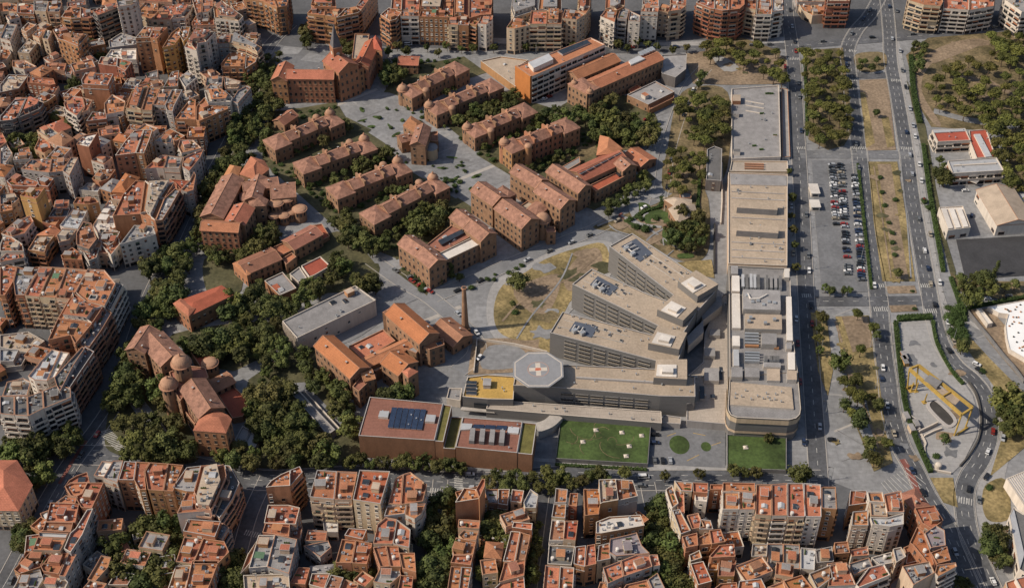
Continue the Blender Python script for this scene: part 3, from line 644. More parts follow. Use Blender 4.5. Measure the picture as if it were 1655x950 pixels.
def hip_roof(P, z, rise, ov=.5):
    """roof over a convex polygon: eaves moved out by ov, everything rising to a ridge along the longest axis"""
    m = MB(); E = inset(P, -ov); c = Vector((sum(p[0] for p in P)/len(P), sum(p[1] for p in P)/len(P)))
    i = max(range(len(P)), key=lambda i: (Vector(P[i])-Vector(P[i-1])).length); d = (Vector(P[i])-Vector(P[i-1])); L = d.length; d.normalize()
    wd = abs(area(P))/max(L, 1); k = max(0, (L-wd)/2)*.9; r0, r1 = c-d*k, c+d*k
    for i in range(len(E)):
        a, b = Vector(E[i]), Vector(E[(i+1) % len(E)]); ta, tb = (a-c).dot(d), (b-c).dot(d)
        ra, rb = (r1 if ta > 0 else r0), (r1 if tb > 0 else r0)
        if (ra-rb).length < .05: m.poly([(*a, z), (*b, z), (*ra, z+rise)])
        else: m.poly([(*a, z), (*b, z), (*rb, z+rise), (*ra, z+rise)])
    m.poly([(*p, z-.02) for p in reversed(E)])
    return m
ORD = ['', 'second', 'third', 'fourth', 'fifth', 'sixth', 'seventh', 'eighth', 'ninth', 'tenth', 'eleventh', 'twelfth', '13th', '14th', '15th', '16th', '17th', '18th', '19th', '20th']
def infill(block, poly, n, seed, roads, hs=(4, 5, 7, 8, 10, 11)):
    r = random.Random(seed); xs = [p[0] for p in poly]; ys = [p[1] for p in poly]; made = 0
    for _ in range(n*30):
        x, y = r.uniform(min(xs), max(xs)), r.uniform(min(ys), max(ys))
        if not inside(x, y, poly): continue
        c = G(x, y).xy; a = r.uniform(0, 1.57); lx, ly = r.uniform(6, 15), r.uniform(6, 13); h = r.choice(hs); ca, sa = math.cos(a), math.sin(a)
        P = [Vector((c.x+u*lx/2*ca-v*ly/2*sa, c.y+u*lx/2*sa+v*ly/2*ca)) for u, v in ((-1, -1), (1, -1), (1, 1), (-1, 1))]
        Pi = [c+(p-c)*.86 for p in P]
        tst = Pi+[(P[i]+P[(i+1) % 4])/2 for i in range(4)]+[c]
        if any(covered(p.x, p.y, .5, None) for p in tst) or any((p-q).length < 8.5 for L in roads for q in L for p in (c,)) : continue
        px = [_proj(Vector((p.x, p.y, h))) for p in P]
        town(px, h, r.choice('cwopcwo'), r.choice('tttttuggco'), r.choice(('w', 'w', 'wH', 'm')), block, None, 'outbuilding'); made += 1
        if made >= n: break
def build_towns():
    fam = {}
    for b in BUILD: fam.setdefault((b['block'], b['wk'], b['rk'], b['feat']), []).append(b)
    for key, L in fam.items():
        L.sort(key=lambda b: sum(p[0] for p in b['px'])/len(b['px']))
        for i, b in enumerate(L):
            nm = b['name'].replace('_', ' ').replace('apartment building', 'apartment block')
            base = '%s %s with %s roof' % (WN[b['wk']], nm, RN[b['rk']]) if not b['feat'] else b['feat']
            if len(L) == 1: b['label'] = base if b['feat'] else '%s in the %s' % (base, b['block'])
            else: b['label'] = '%s, %s from left in %s' % (base, 'first' if i == 0 else ORD[i], b['block'])
    for k, b in enumerate(BUILD):
        rs = random.Random(k*7+3); P, h, wk, rk, st = b['P'], b['h'], b['wk'], b['rk'], b['st']
        cx, cy = sum(p[0] for p in P)/len(P), sum(p[1] for p in P)/len(P); o = Vector((cx, cy, 0))
        root = thing(b['name'], b['label'], 'building', o, 'buildings of the '+b['block'])
        A = abs(area(P)); fc = Facades(root, P); cope = rs.choice('wooogo')
        vis = [i for i in range(len(P))]
        if 'H' in st:                                   # pitched roof
            part('wall', _plain_wall(P, o, h, wk), root)
            Q = [(p[0]-cx, p[1]-cy) for p in P]; part('roof', hip_roof(Q, h, min(4.2, 1.2+A**.5*.13)).mesh('roof', [ROOF[rk]]), root)
            for i in range(len(P)): fc.wall(P[i], P[(i+1) % len(P)], 0, h-.4, 'w' if 'x' not in st else 'x', wk, rs.choice(('light', 'dark')), rs=rs)
            place_roof(root, o, inset(P, 1), h+.9, rs, 2, ['chimney', 'chimney'])
            fc.flush(); continue
        attic = ('a' in st) or (A > 170 and h > 13 and rs.random() < .5 and 'x' not in st and 'n' not in st)
        ph = .95; part('wall', wall_mesh(P, o, 0, h, .2, [WALL[wk], COPE[cope]], 3.3 if rs.random() < .35 else 0), root)
        zr = h-ph; Q = inset(P, .2); Qo = [(p[0]-cx, p[1]-cy) for p in Q]
        part('roof', flat(Qo, zr, [ROOF[rk]], 'roof'), root)
        sk = [c for c in st if c in 'wBLmx'] or ['w']; sf = sk[0]
        # which walls face a street: longest outward walls carry the style, others plain windows
        for i in range(len(P)):
            a, c = P[i], P[(i+1) % len(P)]
            s2 = sf if (sf != 'B' or rs.random() < .8) else 'w'
            fc.wall(a, c, 0 if sf != 'x' else 0, h-1.0, s2, wk, rs.choice(('light', 'light', 'dark')) if wk in 'cwpg' else rs.choice(('light', 'dark')), rs=rs, sty=rs.uniform(2.95, 3.25))
        PP = Q; zz = zr
        if attic:
            din = [rs.choice((.4, 2.6, 3.2)) for _ in P]; T = inset(P, [max(1.2, x) for x in din])
            if area(T) > A*.3 and all(inside(t[0], t[1], P) for t in T):
                ah = 2.9; To = [(p[0]-cx, p[1]-cy) for p in T]; m = MB(); n = len(To); wk2 = rs.choice((wk, 'w', 'c', wk)); rk2 = rs.choice((rk, rk, 'g', 't', 't', 'c', 'u'))
                for i in range(n): a, c = To[i], To[(i+1) % n]; m.poly([(*a, zr), (*c, zr), (*c, zr+ah), (*a, zr+ah)])
                E = inset(To, -.35); n = len(E)
                for i in range(n):
                    a, c = E[i], E[(i+1) % n]; a2, c2 = To[i], To[(i+1) % n]
                    m.poly([(*a, zr+ah), (*c, zr+ah), (*c, zr+ah+.3), (*a, zr+ah+.3)], 1); m.poly([(*c, zr+ah), (*a, zr+ah), (*a2, zr+ah), (*c2, zr+ah)], 1)
                at = part('attic', m.mesh('attic', [WALL[wk2], COPE[rs.choice('wog')]]), root)
                part('roof', flat(E, zr+ah+.3, [ROOF[rk2]], 'roof'), at)
                for i in range(len(T)): fc.wall(T[i], T[(i+1) % len(T)], zr, zr+ah-.2, 'w', wk2, 'light', rs=rs, base=False, prob=.8)
                for i in range(len(P)):          # low walls that part the terraces
                    if rs.random() < .7:
                        a, c = Vector(P[i]), Vector(T[i])
                        if (c-a).length > 1.5:
                            m = MB(); mid = (a+c)/2-o.xy; m.box((mid.x, mid.y, zr), ((c-a).length*.9, .2, 1.6), math.atan2((c-a).y, (c-a).x)); part('terrace_divider', m.mesh('terrace_divider', [WALL[wk2]]), root)
                PP = T; zz = zr+ah+.3
        n = int(5+A/26); n = min(n, 18); kinds = ['stair_house'] if not attic else []
        if A > 240 and not attic: kinds += ['light_well', 'roof_room']
        pool = ['vent_pipe', 'vent_pipe', 'chimney', 'air_unit', 'chimney', 'antenna', 'skylight', 'water_tank', 'vent_pipe', 'air_unit', 'skylight', 'pergola' if rs.random() < .4 else 'chimney', 'planter', 'stair_house' if A > 150 else 'vent_pipe']
        rs.shuffle(pool); kinds += pool+pool
        place_roof(root, o, PP, zz, rs, n, kinds, wk, rk)
        if attic: place_roof(root, o, inset(P, .6), zr, random.Random(k), 0, [])
        fc.flush()
def _plain_wall(P, o, h, wk=None):
    m = MB(); Q = [(p[0]-o.x, p[1]-o.y) for p in P]; m.prism(Q, 0, h, 0, None, False)
    return m.mesh('wall', [WALL[wk or CUR[0]]])
CUR = ['c']
DATA = '''
@ 0 0 5.586 top left corner
15 c t B 0,28 75,30 155,42 150,112 75,102 0,108
15 o t B 160,30 300,42 305,128 158,118
17 c g w 305,10 435,16 412,106 310,96 ;cream block with three rows of square windows in the top left corner
18 p g B 440,15 560,30 535,112 424,108
20 o t L 620,62 725,66 725,165 640,170 555,155 ;brown block with four curved balcony bands near the top left corner
20 o u L 728,66 830,100 880,140 800,170 728,165
24 d t L 835,95 1040,28 1062,70 880,140 ;dark block with curved glazed balconies near the top left corner
34 w g w 1045,-20 1240,-40 1229,20 1180,48 1062,60 ;tall pale slab tower between trees in the top left corner
17 w g w 60,215 155,225 90,372 0,345
18 p t w 190,268 255,205 325,228 235,292
17 c t w 292,318 350,262 420,262 352,348
18 c g w 412,270 470,285 432,362 380,345
18 p u m 475,272 560,215 632,292 522,345
21 o t m 520,348 575,305 795,312 705,420 590,372
13 c c w 160,472 262,350 332,392 262,482
8 w t w 110,548 225,545 330,602 215,625 112,602
10 p t w 408,568 598,575 580,640 410,630
10 c t w 0,420 55,400 100,480 60,540 0,560
9 g u w 600,592 668,590 640,680 590,672
13 b c m 78,676 255,680 170,798 0,836 0,770 ;big grey roofed building with brown walls in the top left corner
15 r t w 250,695 480,712 500,760 455,768 242,745
13 c t w 330,872 410,790 532,778 482,852
24 r t x 735,722 772,660 1022,670 972,772 742,760 ;orange brick tower with vertical pale stripes in the top left corner
19 r t x 885,575 912,515 1058,525 1050,600 940,585
19 r t m 1062,525 1190,560 1130,642 1055,600
13 g g w 980,372 1092,300 1229,340 1229,402 990,432
13 w w w 950,522 1000,452 1229,440 1229,540 1060,540
9 p t w 100,910 160,880 290,885 290,950 120,960
16 c t B -180,20 -10,28 -10,108 -180,110
16 c t B -60,-90 170,-60 160,0 -40,5
17 p t B 190,-60 420,-50 420,0 200,10
@ 210 0 5.586 block beside plaza
17 c t w 80,82 140,20 255,28 250,108 190,178 92,140
17 c t m 255,100 300,50 420,45 370,178 192,182
17 w t m 375,170 430,42 570,50 545,100 495,160
20 w t w 560,-10 645,-5 645,110 600,125 ;white rounded tower beside two red roofs in the block beside plaza
20 w t w 655,-5 745,-5 750,60 700,110 652,112
19 w t m 752,62 830,8 900,60 1022,150 980,195 765,168 ;white block with a wall full of square windows left of the top plaza
14 p t w 560,205 600,140 740,150 780,225 560,232
27 o t w 50,345 130,245 215,248 175,340 ;tall orange tower pair, the left one, in the block beside plaza
27 o t x 180,340 220,248 335,250 242,352 ;tall orange tower pair, the right one, in the block beside plaza
25 y t m 292,432 375,300 440,250 480,300 400,405
25 y t m 440,310 470,240 545,246 520,340 482,372
27 w t m 492,425 600,258 772,290 690,380 612,392 602,462 ;tall white tower with round rust emblem on its wall in the block beside plaza
18 g t B 742,395 830,308 905,312 890,392
18 c g L 895,395 910,312 1000,320 1190,432 1150,478 1050,430
14 o t B 820,582 900,480 1048,478 1030,602 830,602
14 o t B 1050,500 1150,500 1135,560 1040,622
12 w g w 690,702 840,690 830,780 680,778 ;white sided house with bare pale wall in the block beside plaza
13 g c m 845,692 1000,735 975,800 860,802
16 c t w 302,790 380,650 440,640 430,780
16 w g w 445,705 530,638 605,700 500,790
11 w g w 130,662 252,630 252,700 152,702
10 p t w 80,770 140,722 300,725 270,780
12 p t m 420,-60 550,-55 548,30 440,30
18 p t B 80,10 160,-60 380,-60 380,20 150,12
@ 180 140 5.586 central left block
20 c t L 130,192 180,55 250,0 330,5 268,212 ;wide terracotta terrace block with cream balconies, its left half, in the central left block
20 c t L 272,212 335,5 442,12 370,162 362,215
20 g u m 374,162 442,30 540,30 480,170
20 g u m 484,170 545,30 640,30 562,182 552,225 500,215
14 r t m 0,140 80,30 190,50 122,172
18 o t L 575,292 645,200 715,110 760,120 760,300 ;orange block with long balcony bands facing the camera in the central left block
18 o t m 764,302 770,180 840,100 882,172 1052,182 1050,202 792,312
19 w c w 840,40 1030,40 1095,100 1078,140 872,150
18 g g w 1085,130 1140,40 1229,-10 1260,10 1140,150
22 o t w 35,622 120,500 205,400 290,390 215,600 ;orange tower house with pale terraces, left part, in the central left block
22 o t w 220,600 295,390 370,392 342,480 292,602
16 w m w 380,492 470,430 545,440 545,505 500,512
16 w u m 620,480 735,480 812,556 632,600 600,540
15 w t x 300,742 440,620 500,620 470,735 400,732 ;blank white walled building with striped roofs in the central left block
15 w g x 474,735 505,622 640,640 612,742
18 g t w 640,720 650,640 760,590 832,565 800,640 702,762 ;grey block with gridded side wall above the tree street in the central left block
8 c t w 420,505 500,515 580,530 520,600 440,600
@ 140 260 5.586 central left block
20 o t x 238,495 330,300 442,180 522,185 480,480 ;large flat terracotta hall roof, left half, in the central left block
20 o t w 484,480 526,185 640,192 790,198 700,340 620,540 552,512
14 o o wH 230,280 350,110 480,150 362,290
12 c t w 216,312 360,295 318,355 230,345
8 w w w 55,582 200,352 320,362 236,490 262,600 118,680 ;long low white roofed hall in the central left block
18 r r w 745,165 925,180 850,262 800,200
18 g t w 850,262 930,182 970,100 985,130 962,262 905,280
20 b g L 622,540 702,340 800,250 842,262 760,410 682,532
17 w g m 300,752 430,582 592,588 622,660 562,680 342,742 ;white gridded block with grey roof and dark bays in the central left block
13 o g w 100,722 150,640 300,640 262,722 202,762
11 p t w 10,842 80,732 232,772 212,832 32,832
@ 0 140 5.586 left edge cluster
16 d t L 0,272 130,122 230,112 150,282 112,300 0,312 ;long dark block with rippling balcony bands in the left edge cluster
16 d t L 160,285 235,112 285,110 392,150 362,200 270,240
14 o t m 300,110 410,60 500,80 430,132 395,145
18 w t L 575,152 640,80 742,96 762,180 690,262 595,205 ;pale angular block with stacked white terraces in the left edge cluster
18 c t m 765,180 746,98 832,122 792,212 740,235
16 o t L 780,312 835,230 960,240 962,292
17 w t B 940,152 1012,70 1130,132 1112,222 952,252
14 o t w 1030,242 1112,218 1160,240 1082,282
15 p u wH 430,482 560,402 662,470 562,542 ;peach house with pyramid roof and white drum in the left edge cluster
23 r w x 690,522 760,440 882,415 802,547 ;tall red brick slab tower with pale roof in the left edge cluster
12 p t w 310,562 352,470 430,470 462,560 400,602
16 g t w 190,742 282,660 460,655 440,775
16 g t w 445,775 465,655 622,650 562,762 482,772
20 g c w 565,760 640,640 705,640 625,802
13 r t w 60,852 150,790 352,862 322,902 102,892
14 r t w 330,832 382,800 482,832 432,902 352,892
12 o u w 830,832 902,750 1042,750 982,832 892,862
9 w m w 710,932 792,870 922,880 882,952
12 w g w 0,562 60,520 112,602 42,702 0,722
13 p t w -120,440 20,420 60,500 -20,560 -120,560
@ 0 280 5.586 low left cluster
12 c g w 0,182 130,180 172,232 102,290 0,282
24 y t x 180,202 262,130 402,130 342,215 322,232 ;tall ochre sided tower with terracotta cap in the low left cluster
12 o t w 0,295 100,232 112,330 0,352
11 w t m 10,542 130,440 272,380 302,432 222,540 102,572
10 w m w 540,472 682,290 812,290 702,500 572,482 ;pale blue roofed low hall in the low left cluster
10 o d w 440,392 482,322 632,318 602,390
14 o t w 660,272 692,220 852,222 892,262 792,282
11 o c L 250,692 332,560 492,560 422,652 402,712
16 d u w 690,542 752,440 822,450 872,592 802,682 692,642 ;dark red building with round dome on its terrace in the low left cluster
10 o t w 550,742 652,670 732,720 742,782 562,772
10 g c w 510,562 562,500 692,510 622,602 532,622
13 w t m 0,652 32,560 102,572 202,640 212,702 0,702
15 w t L 0,775 60,722 210,722 215,760 0,800
12 g t m 740,690 800,640 900,650 870,760 800,790
12 w t m 910,640 960,500 1060,520 1080,640 1000,740
8 r t x 380,440 420,400 540,410 500,470
@ 0 420 5.278 large left block
23 o t B 0,70 60,45 140,60 110,185 40,300 0,300
23 o g B 115,185 145,60 215,75 335,60 205,300 130,300
23 c t B 210,302 342,55 440,62 330,312 ;cream block with long flat terracotta roof, left part, in the large left block
23 c t B 334,312 444,62 560,70 470,322
23 c t B 474,322 564,70 742,85 642,270 592,332
23 w t L 700,165 745,80 890,85 985,200 890,390 735,350 644,272 ;white banded corner block above the junction in the large left block
20 w d L 895,392 990,200 1052,212 942,425 ;lower terrace tier of white bands at the right of the large left block
23 r t B 495,498 622,280 730,352 878,398 785,540 700,520
23 o t B 410,682 492,504 697,525 782,545 640,715 600,640
20 b g L 645,718 792,545 884,402 952,452 862,602 762,742 ;brown lower terrace tier with dark balconies in the large left block
4 g c x 0,640 240,612 380,690 240,790 0,740
4 g g x 0,780 240,795 180,900 0,920
7 g m x 0,762 160,762 112,862 0,862 ;grey metal roofed shed in the yard of the large left block
@ 0 560 5.278 large left block
20 w m w 240,252 340,130 442,22 510,40 400,290 290,282 ;white roofed house with glass lantern in the large left block
20 w w w 404,288 514,40 592,52 542,130 470,255
23 g d w 462,262 700,0 722,12 622,162 512,378 482,332
21 b d L 545,300 642,162 724,2 802,42 692,202 592,352
22 w d L 0,422 120,424 120,582 0,570
22 w d L 124,424 230,426 236,590 124,582 ;white balcony bands facing the camera at the bottom corner of the large left block
22 w d L 234,428 360,380 370,525 240,590
22 w d L 364,378 482,330 600,352 602,432 432,502 374,525
8 w g w 20,420 60,300 200,270 260,300 230,415
@ 0 730 5.278 bottom left ring
14 c t wH -160,70 140,75 272,285 155,500 -160,490 ;cream villa with large hipped terracotta roof at the left edge by the junction
19 w w w 800,202 870,80 962,86 890,212
20 w g w 880,220 964,76 1050,72 1000,262
20 o t m 652,202 742,172 765,260 600,262 550,300 590,240
20 o t w 602,372 552,292 612,264 742,262 700,350 640,380
20 o t w 700,352 745,262 882,262 782,480 692,470 640,382 ;terracotta roofed block above the dark courtyard corner in the bottom left ring
20 c t w 478,430 560,370 662,382 640,440
20 r t m 430,432 672,442 642,600 392,592 ;house with long curved white pipe on its roof in the bottom left ring
20 r u w 390,595 622,602 602,682 362,672
20 g m w 330,682 582,692 562,732 332,722
20 c t m 282,832 322,724 562,740 512,842
20 g t m 645,652 742,492 792,482 702,702 602,852 545,822 600,690
18 o t w 156,952 222,842 440,852 402,955
18 c t w 406,950 445,850 540,845 500,955
@ 180 730 5.278 bottom left ring
21 o t w 62,235 112,80 210,85 190,238 ;orange brick courtyard block with many small windows, left part, in the bottom left ring
21 o t w 194,238 214,85 325,90 280,165 295,320 240,320
22 o t w 285,168 330,90 480,100 440,330 312,322
22 o t w 444,330 484,100 612,112 562,232 525,335
22 o g w 524,302 642,132 762,118 700,335 640,332
22 p t L 705,335 764,118 850,112 962,112 980,200 850,498 720,480 ;corner block with sweeping terrace tiers on the bottom left ring
18 p d L 855,500 985,200 968,112 1010,118 1092,262 1030,402 922,562
21 w t x 560,522 640,342 700,342 845,498 ;white party wall facing the courtyard in the bottom left ring
17 o t B 612,672 652,572 932,592 882,722
14 g g L 886,722 936,592 1002,642 942,742
14 c t w 552,932 622,722 782,732 692,952
15 o t w 696,952 786,735 962,762 1002,852 902,955
@ 20 810 4.473 bottom left ring
17 c g m 20,602 62,512 200,492 222,560 172,640 0,640
16 c c w 176,640 226,522 362,540 402,582 372,650
18 o t w 10,492 132,362 252,352 202,472 112,502 52,522
18 o t w 206,470 292,362 402,372 332,522 222,502
18 g t w 336,535 406,372 462,382 382,540
12 c t w 542,562 602,462 642,390 712,402 692,472 602,572
12 c t w 500,640 562,565 682,592 642,650
10 p u w 690,602 752,502 882,522 832,602
14 c t w 1118,650 1180,465 1292,462 1244,650
15 o t w 1248,650 1300,425 1492,425 1442,560 1402,650
@ 380 740 4.525 bottom second block
24 o t x 225,212 262,165 332,120 400,90 400,200 272,206 ;orange brick corner tower with striped wall in the bottom second block
22 o t L 404,200 404,88 472,60 492,102
21 c t B 545,282 600,86 742,96 722,300 ;pale balconied block with terracotta terrace left of the red roof
21 c t L 726,300 745,96 892,102 852,300
22 c r w 862,302 910,86 1132,96 1062,332 ;house with bright red roof and grey roof box in the bottom second block
19 c t w 1120,332 1170,150 1225,120 1210,338
19 c t w 1214,338 1230,118 1282,102 1402,192 1372,312
18 w t w 1090,422 1112,350 1250,338 1240,405
18 w t m 1244,410 1254,340 1392,332 1362,402 1312,442
17 c t w 1010,622 1042,482 1102,432 1180,445 1150,625
17 c t m 1154,625 1184,450 1282,522 1272,652
16 o t w 1010,652 1100,640 1130,790 1060,792
16 o t w 1104,640 1192,642 1212,792 1134,790
16 o t w 1200,692 1312,692 1322,832 1222,802
12 o t w 735,762 782,592 880,600 850,765
12 o t w 854,765 884,600 1002,622 962,772
11 o t w 800,562 832,512 962,522 932,592
15 p t w 240,342 390,342 472,362 442,482 212,472 ;peach house with circular roof terrace in the bottom second block
15 r t w 200,542 222,475 400,482 392,572
15 g g w 100,802 172,562 288,562 232,792 ;grey pitched roof with skylights, left slope, in the bottom second block
15 g g w 234,792 292,558 452,592 392,842
13 c c x 60,855 392,845 402,1000 70,1000 ;large plain beige roof at the bottom edge of the bottom second block
13 c t w 40,842 92,702 160,602 112,762
9 w t w 510,602 532,522 672,532 662,602
9 g g w 500,640 680,602 702,652 622,722
11 o t w 400,912 462,797 547,802 512,922
11 c t w 540,922 562,842 692,842 652,952
11 p u w 656,952 702,852 792,872 762,955
14 c g w 1010,902 1062,797 1202,802 1212,852 1132,922
14 o t w 1210,855 1302,862 1292,955 1190,955
10 c t w 772,955 802,882 902,922 882,960
11 g t w 424,482 492,502 472,592 412,572
6 w w w 640,452 752,462 752,540 652,540
@ 680 750 4.75 thin bottom row
22 o t x 265,290 300,235 332,180 420,190 448,262 ;orange brick end block with pale pilasters in the thin bottom row
24 o t x 424,190 470,112 492,112 492,162 450,258
13 c t w 285,482 292,422 380,425 456,432 446,492
14 c t w 290,542 330,502 442,512 422,582 322,572
14 o t w 240,642 272,562 422,592 402,690 252,692
14 r t w 230,752 252,696 400,694 382,772
14 o t w 205,955 232,782 310,786 290,955
14 o t w 294,955 314,786 392,792 362,955
9 b g w 490,292 502,192 592,190 590,300
10 b t w 594,300 596,190 682,190 667,312
11 p t w 690,282 702,192 792,202 772,292
12 c m w 790,292 842,190 902,232 882,332 802,332
13 r t w 700,482 712,442 857,452 852,502
13 o t w 632,742 692,512 762,518 720,745
13 o u w 724,745 766,520 842,542 802,722
13 c t w 600,902 642,752 802,726 792,852
12 p t w 556,960 612,906 792,858 800,960
6 g t w 580,642 602,562 672,552 652,652
@ 860 750 4.75 bottom middle block
14 c t w 172,292 182,182 272,192 262,292
14 c t m 150,402 167,302 262,302 252,412
13 r t w 280,312 292,222 352,222 342,322
15 w u w 130,582 152,424 250,432 242,582
16 c r w 240,572 254,434 352,432 332,582 ;narrow house with plain red roof in the bottom middle block
14 c d w 118,762 130,617 327,627 302,772 ;brown grey flat roofed house in the bottom middle block
14 w t w 85,960 102,772 212,782 200,960
14 w t m 204,960 216,782 322,792 312,960
14 o t w 320,762 332,632 412,622 402,782
14 o t w 404,782 422,622 482,612 492,762
16 o o w 405,392 395,190 512,192 522,272 512,382 ;orange roofed house beside the roof gardens in the bottom middle block
20 o c x 522,302 512,117 640,112 662,272 542,292 ;brick tower with white terrace and roof lawn in the bottom middle block
19 g t x 642,282 642,112 772,122 812,242
17 o w w 492,527 492,442 592,402 832,387 862,467 532,527 ;long building with flat white roof in the bottom middle block
16 g l w 592,672 597,572 732,542 802,522 842,622 902,682 642,702 ;house with purple grey terrace roof in the bottom middle block
15 c t w 500,742 512,622 592,602 602,722
16 g t w 545,792 680,740 700,860 582,912
16 g t m 684,738 802,692 900,692 922,782 704,858
15 w t m 902,692 962,692 982,772 932,780
14 g g w 890,882 962,832 1022,955 922,955
13 p t w 700,955 722,922 882,885 912,955
12 c t w 505,955 522,902 592,902 696,955
@ 1050 760 5 bottom right block
16 w t w 130,152 182,117 232,262 182,302 157,242
16 c t w 200,82 345,97 342,167 252,162
16 r t w 348,97 470,102 467,180 352,172
15 w t w 210,154 277,164 282,342 232,352
14 w w w 365,192 467,184 462,252 372,242
16 o t w 490,112 590,112 587,152 490,152
22 w t w 590,312 590,170 722,172 722,312 ;white gridded courtyard front, left half, of the bottom right block
22 w t w 726,312 726,170 850,172 850,312
20 r t w 590,166 592,97 850,102 850,168
22 c t B 856,352 862,112 984,112 984,362
22 w t L 989,362 987,112 1110,102 1110,362 ;white framed block with loggia rows in the bottom right block
22 c t B 1115,372 1115,102 1240,102 1262,372
22 w t w 1252,372 1246,102 1382,112 1387,372
16 c t w 185,322 242,312 332,482 252,512
15 c t w 302,362 392,342 442,452 342,472
15 c t w 410,392 492,402 512,472 402,472
16 o t w 482,482 572,472 612,572 502,592
16 o t w 262,532 382,502 392,602 292,622
15 o t m 392,542 478,500 498,592 402,602
14 c t w 320,682 402,642 422,702 332,732
15 o t w 482,692 562,602 682,592 692,692 502,702
11 y o w 470,802 482,712 557,712 547,802
12 y u w 550,852 562,712 702,702 682,852
15 r r w 330,752 432,732 502,892 392,922 ;red roofed house with white roof box in the bottom right block
14 o t w 402,642 478,618 470,665 422,682
8 c c w 822,692 832,592 952,592 946,692
7 g g x 952,782 952,592 1078,592 1073,792
7 g g x 1077,792 1082,592 1212,602 1212,792
4 g g x 810,762 832,696 946,696 950,772
9 w m x 1222,792 1222,622 1342,632 1332,802 ;low hall with curved white metal roof in the bottom right block
14 o t w 520,955 572,912 702,902 712,955
14 o t w 714,955 724,892 902,872 942,955
14 c t w 950,942 1078,892 1102,955
15 o o w 1082,890 1230,842 1322,955 1122,955
@ 1290 760 5 bottom right block
22 o g m 190,302 190,132 302,132 312,312
17 o t w 410,282 422,162 552,162 557,262
19 c t w 432,442 442,332 562,322 567,442
20 c c w 590,362 582,252 690,262 716,292 722,372 ;house with beige flat roof near the avenue in the bottom right block
21 w t w 560,172 680,172 700,256 576,248
21 w t w 720,332 692,192 832,162 857,332
20 w m w 600,432 582,376 722,378 852,342 852,432 742,452
18 o t w 942,302 1102,282 1172,402 1082,472 1002,422
18 o o w 902,582 962,452 1012,492 1112,792 1062,762 932,602 ;long orange terrace roof near the avenue in the bottom right block
19 g l w 1022,502 1112,442 1182,482 1192,602 1072,622 ;house with grey roof plant and purple terrace in the bottom right block
19 r t w 1072,662 1202,612 1232,722 1122,752
20 w t L 1104,822 1122,762 1272,742 1282,772 1132,852 ;corner block with stacked curved balconies beside the avenue
20 c g x 842,772 1062,732 1102,822 932,922 ;beige block with dark roof trenches in the bottom right block
17 c u w 90,832 258,762 278,862 152,955
17 w t w 262,762 392,742 467,922 242,932
14 g g w 410,752 572,702 602,772 452,842
17 w t L 467,922 572,782 692,752 742,842 492,942
13 g g w 590,702 752,657 790,738 662,762
17 c g w 767,632 832,617 872,692 792,742
13 c t w 852,622 922,592 942,642 872,662
12 r t w 872,752 884,672 952,652 992,722
9 o u w 292,582 402,572 417,662 297,672
9 g g w 140,642 272,612 287,732 152,742
8 w t w 422,642 562,612 572,682 432,692
4 g g x 742,922 832,812 902,955 742,955
@ 420 0 7.309 top roundabout block
22 o t B -180,-130 165,-130 160,-10 200,92 40,20 -180,-20
22 o t B 170,-130 345,-130 335,5 312,72 204,92 168,-10
22 o t L 560,157 622,92 762,98 762,185 642,172 ;rounded block with curved balcony bands on the top roundabout
22 o t L 766,185 766,98 902,106 1010,98 900,210
22 o t L 906,210 1016,98 1132,92 1192,122 1162,152
20 c t B 1196,122 1136,85 1282,-130 1382,-130
25 o t w 602,60 642,-60 882,-60 902,90 642,84
@ 600 0 6.365 top centre block
22 o t L 95,152 182,82 262,112 310,130 252,202 192,217 ;rounded corner with fan shaped balconies in the top centre block
22 w t L 300,167 312,112 492,112 488,167 ;white fronted block with red sign in the top centre block
22 o t w 492,172 512,112 790,112 788,182 ;orange front with rows of square windows in the top centre block
20 c t B 792,252 802,190 896,186 892,258
20 o t B 898,258 900,186 1012,182 1002,262
20 o t L 1006,242 1022,202 1102,222 1082,262
21 w t w 1095,242 1132,162 1252,162 1242,212 1182,252
23 o t w 202,92 222,-120 322,-120 312,102
22 c t w 318,102 330,-120 512,-120 492,105
23 o t m 504,102 540,-120 762,-120 722,105
22 c t w 736,105 770,-120 850,-120 840,170 800,180
22 o t m 856,175 860,-120 1002,-120 1000,175
22 r t w 1006,190 1010,-120 1252,-120 1232,150 1130,155
@ 810 0 5.172 top white block
20 c t w 45,232 102,152 232,192 242,212 112,242
21 c t L 237,202 252,92 380,92 376,202
21 c t L 380,202 384,92 512,92 505,202
22 c t w 510,152 532,82 640,92 702,122 632,167 ;cream block with three columns of tall windows in the top white block
22 c t B 645,90 660,-120 745,-120 742,62 706,118
20 c g w 82,72 112,-120 302,-120 292,88 108,148
21 p t w 310,88 332,-120 502,-120 505,86
21 w t B 830,137 872,87 967,92 947,187
21 g g L 970,152 1002,62 1070,85 1050,160 ;grey curved balcony bay between white blocks in the top white block
21 w g w 1062,172 1074,92 1162,132 1160,182
24 w t w 1167,97 1200,42 1320,62 1310,102 ;white front with small square windows in the top white block
20 c t w 1314,92 1342,32 1410,52 1396,102
23 c t L 1400,97 1422,32 1542,52 1502,82
22 o t w 872,82 882,-120 1042,-120 1030,56 968,90
23 w t w 1180,38 1202,-120 1312,-120 1316,56
22 c t B 1415,30 1422,-120 1552,-120 1545,48
@ 1110 0 5.172 top right block
24 r t L 78,22 190,-60 230,-60 230,76 200,72 ;rounded red brick block with rippling balconies, left bay, in the top right block
24 r t L 234,76 234,-60 350,-60 350,86 300,90
24 r t L 354,86 354,-60 482,-60 482,40 440,76
21 c t L 484,62 500,-60 582,-60 577,82
21 w t L 581,122 600,-60 702,-60 710,122
21 w m L 714,102 720,-60 802,-60 806,86
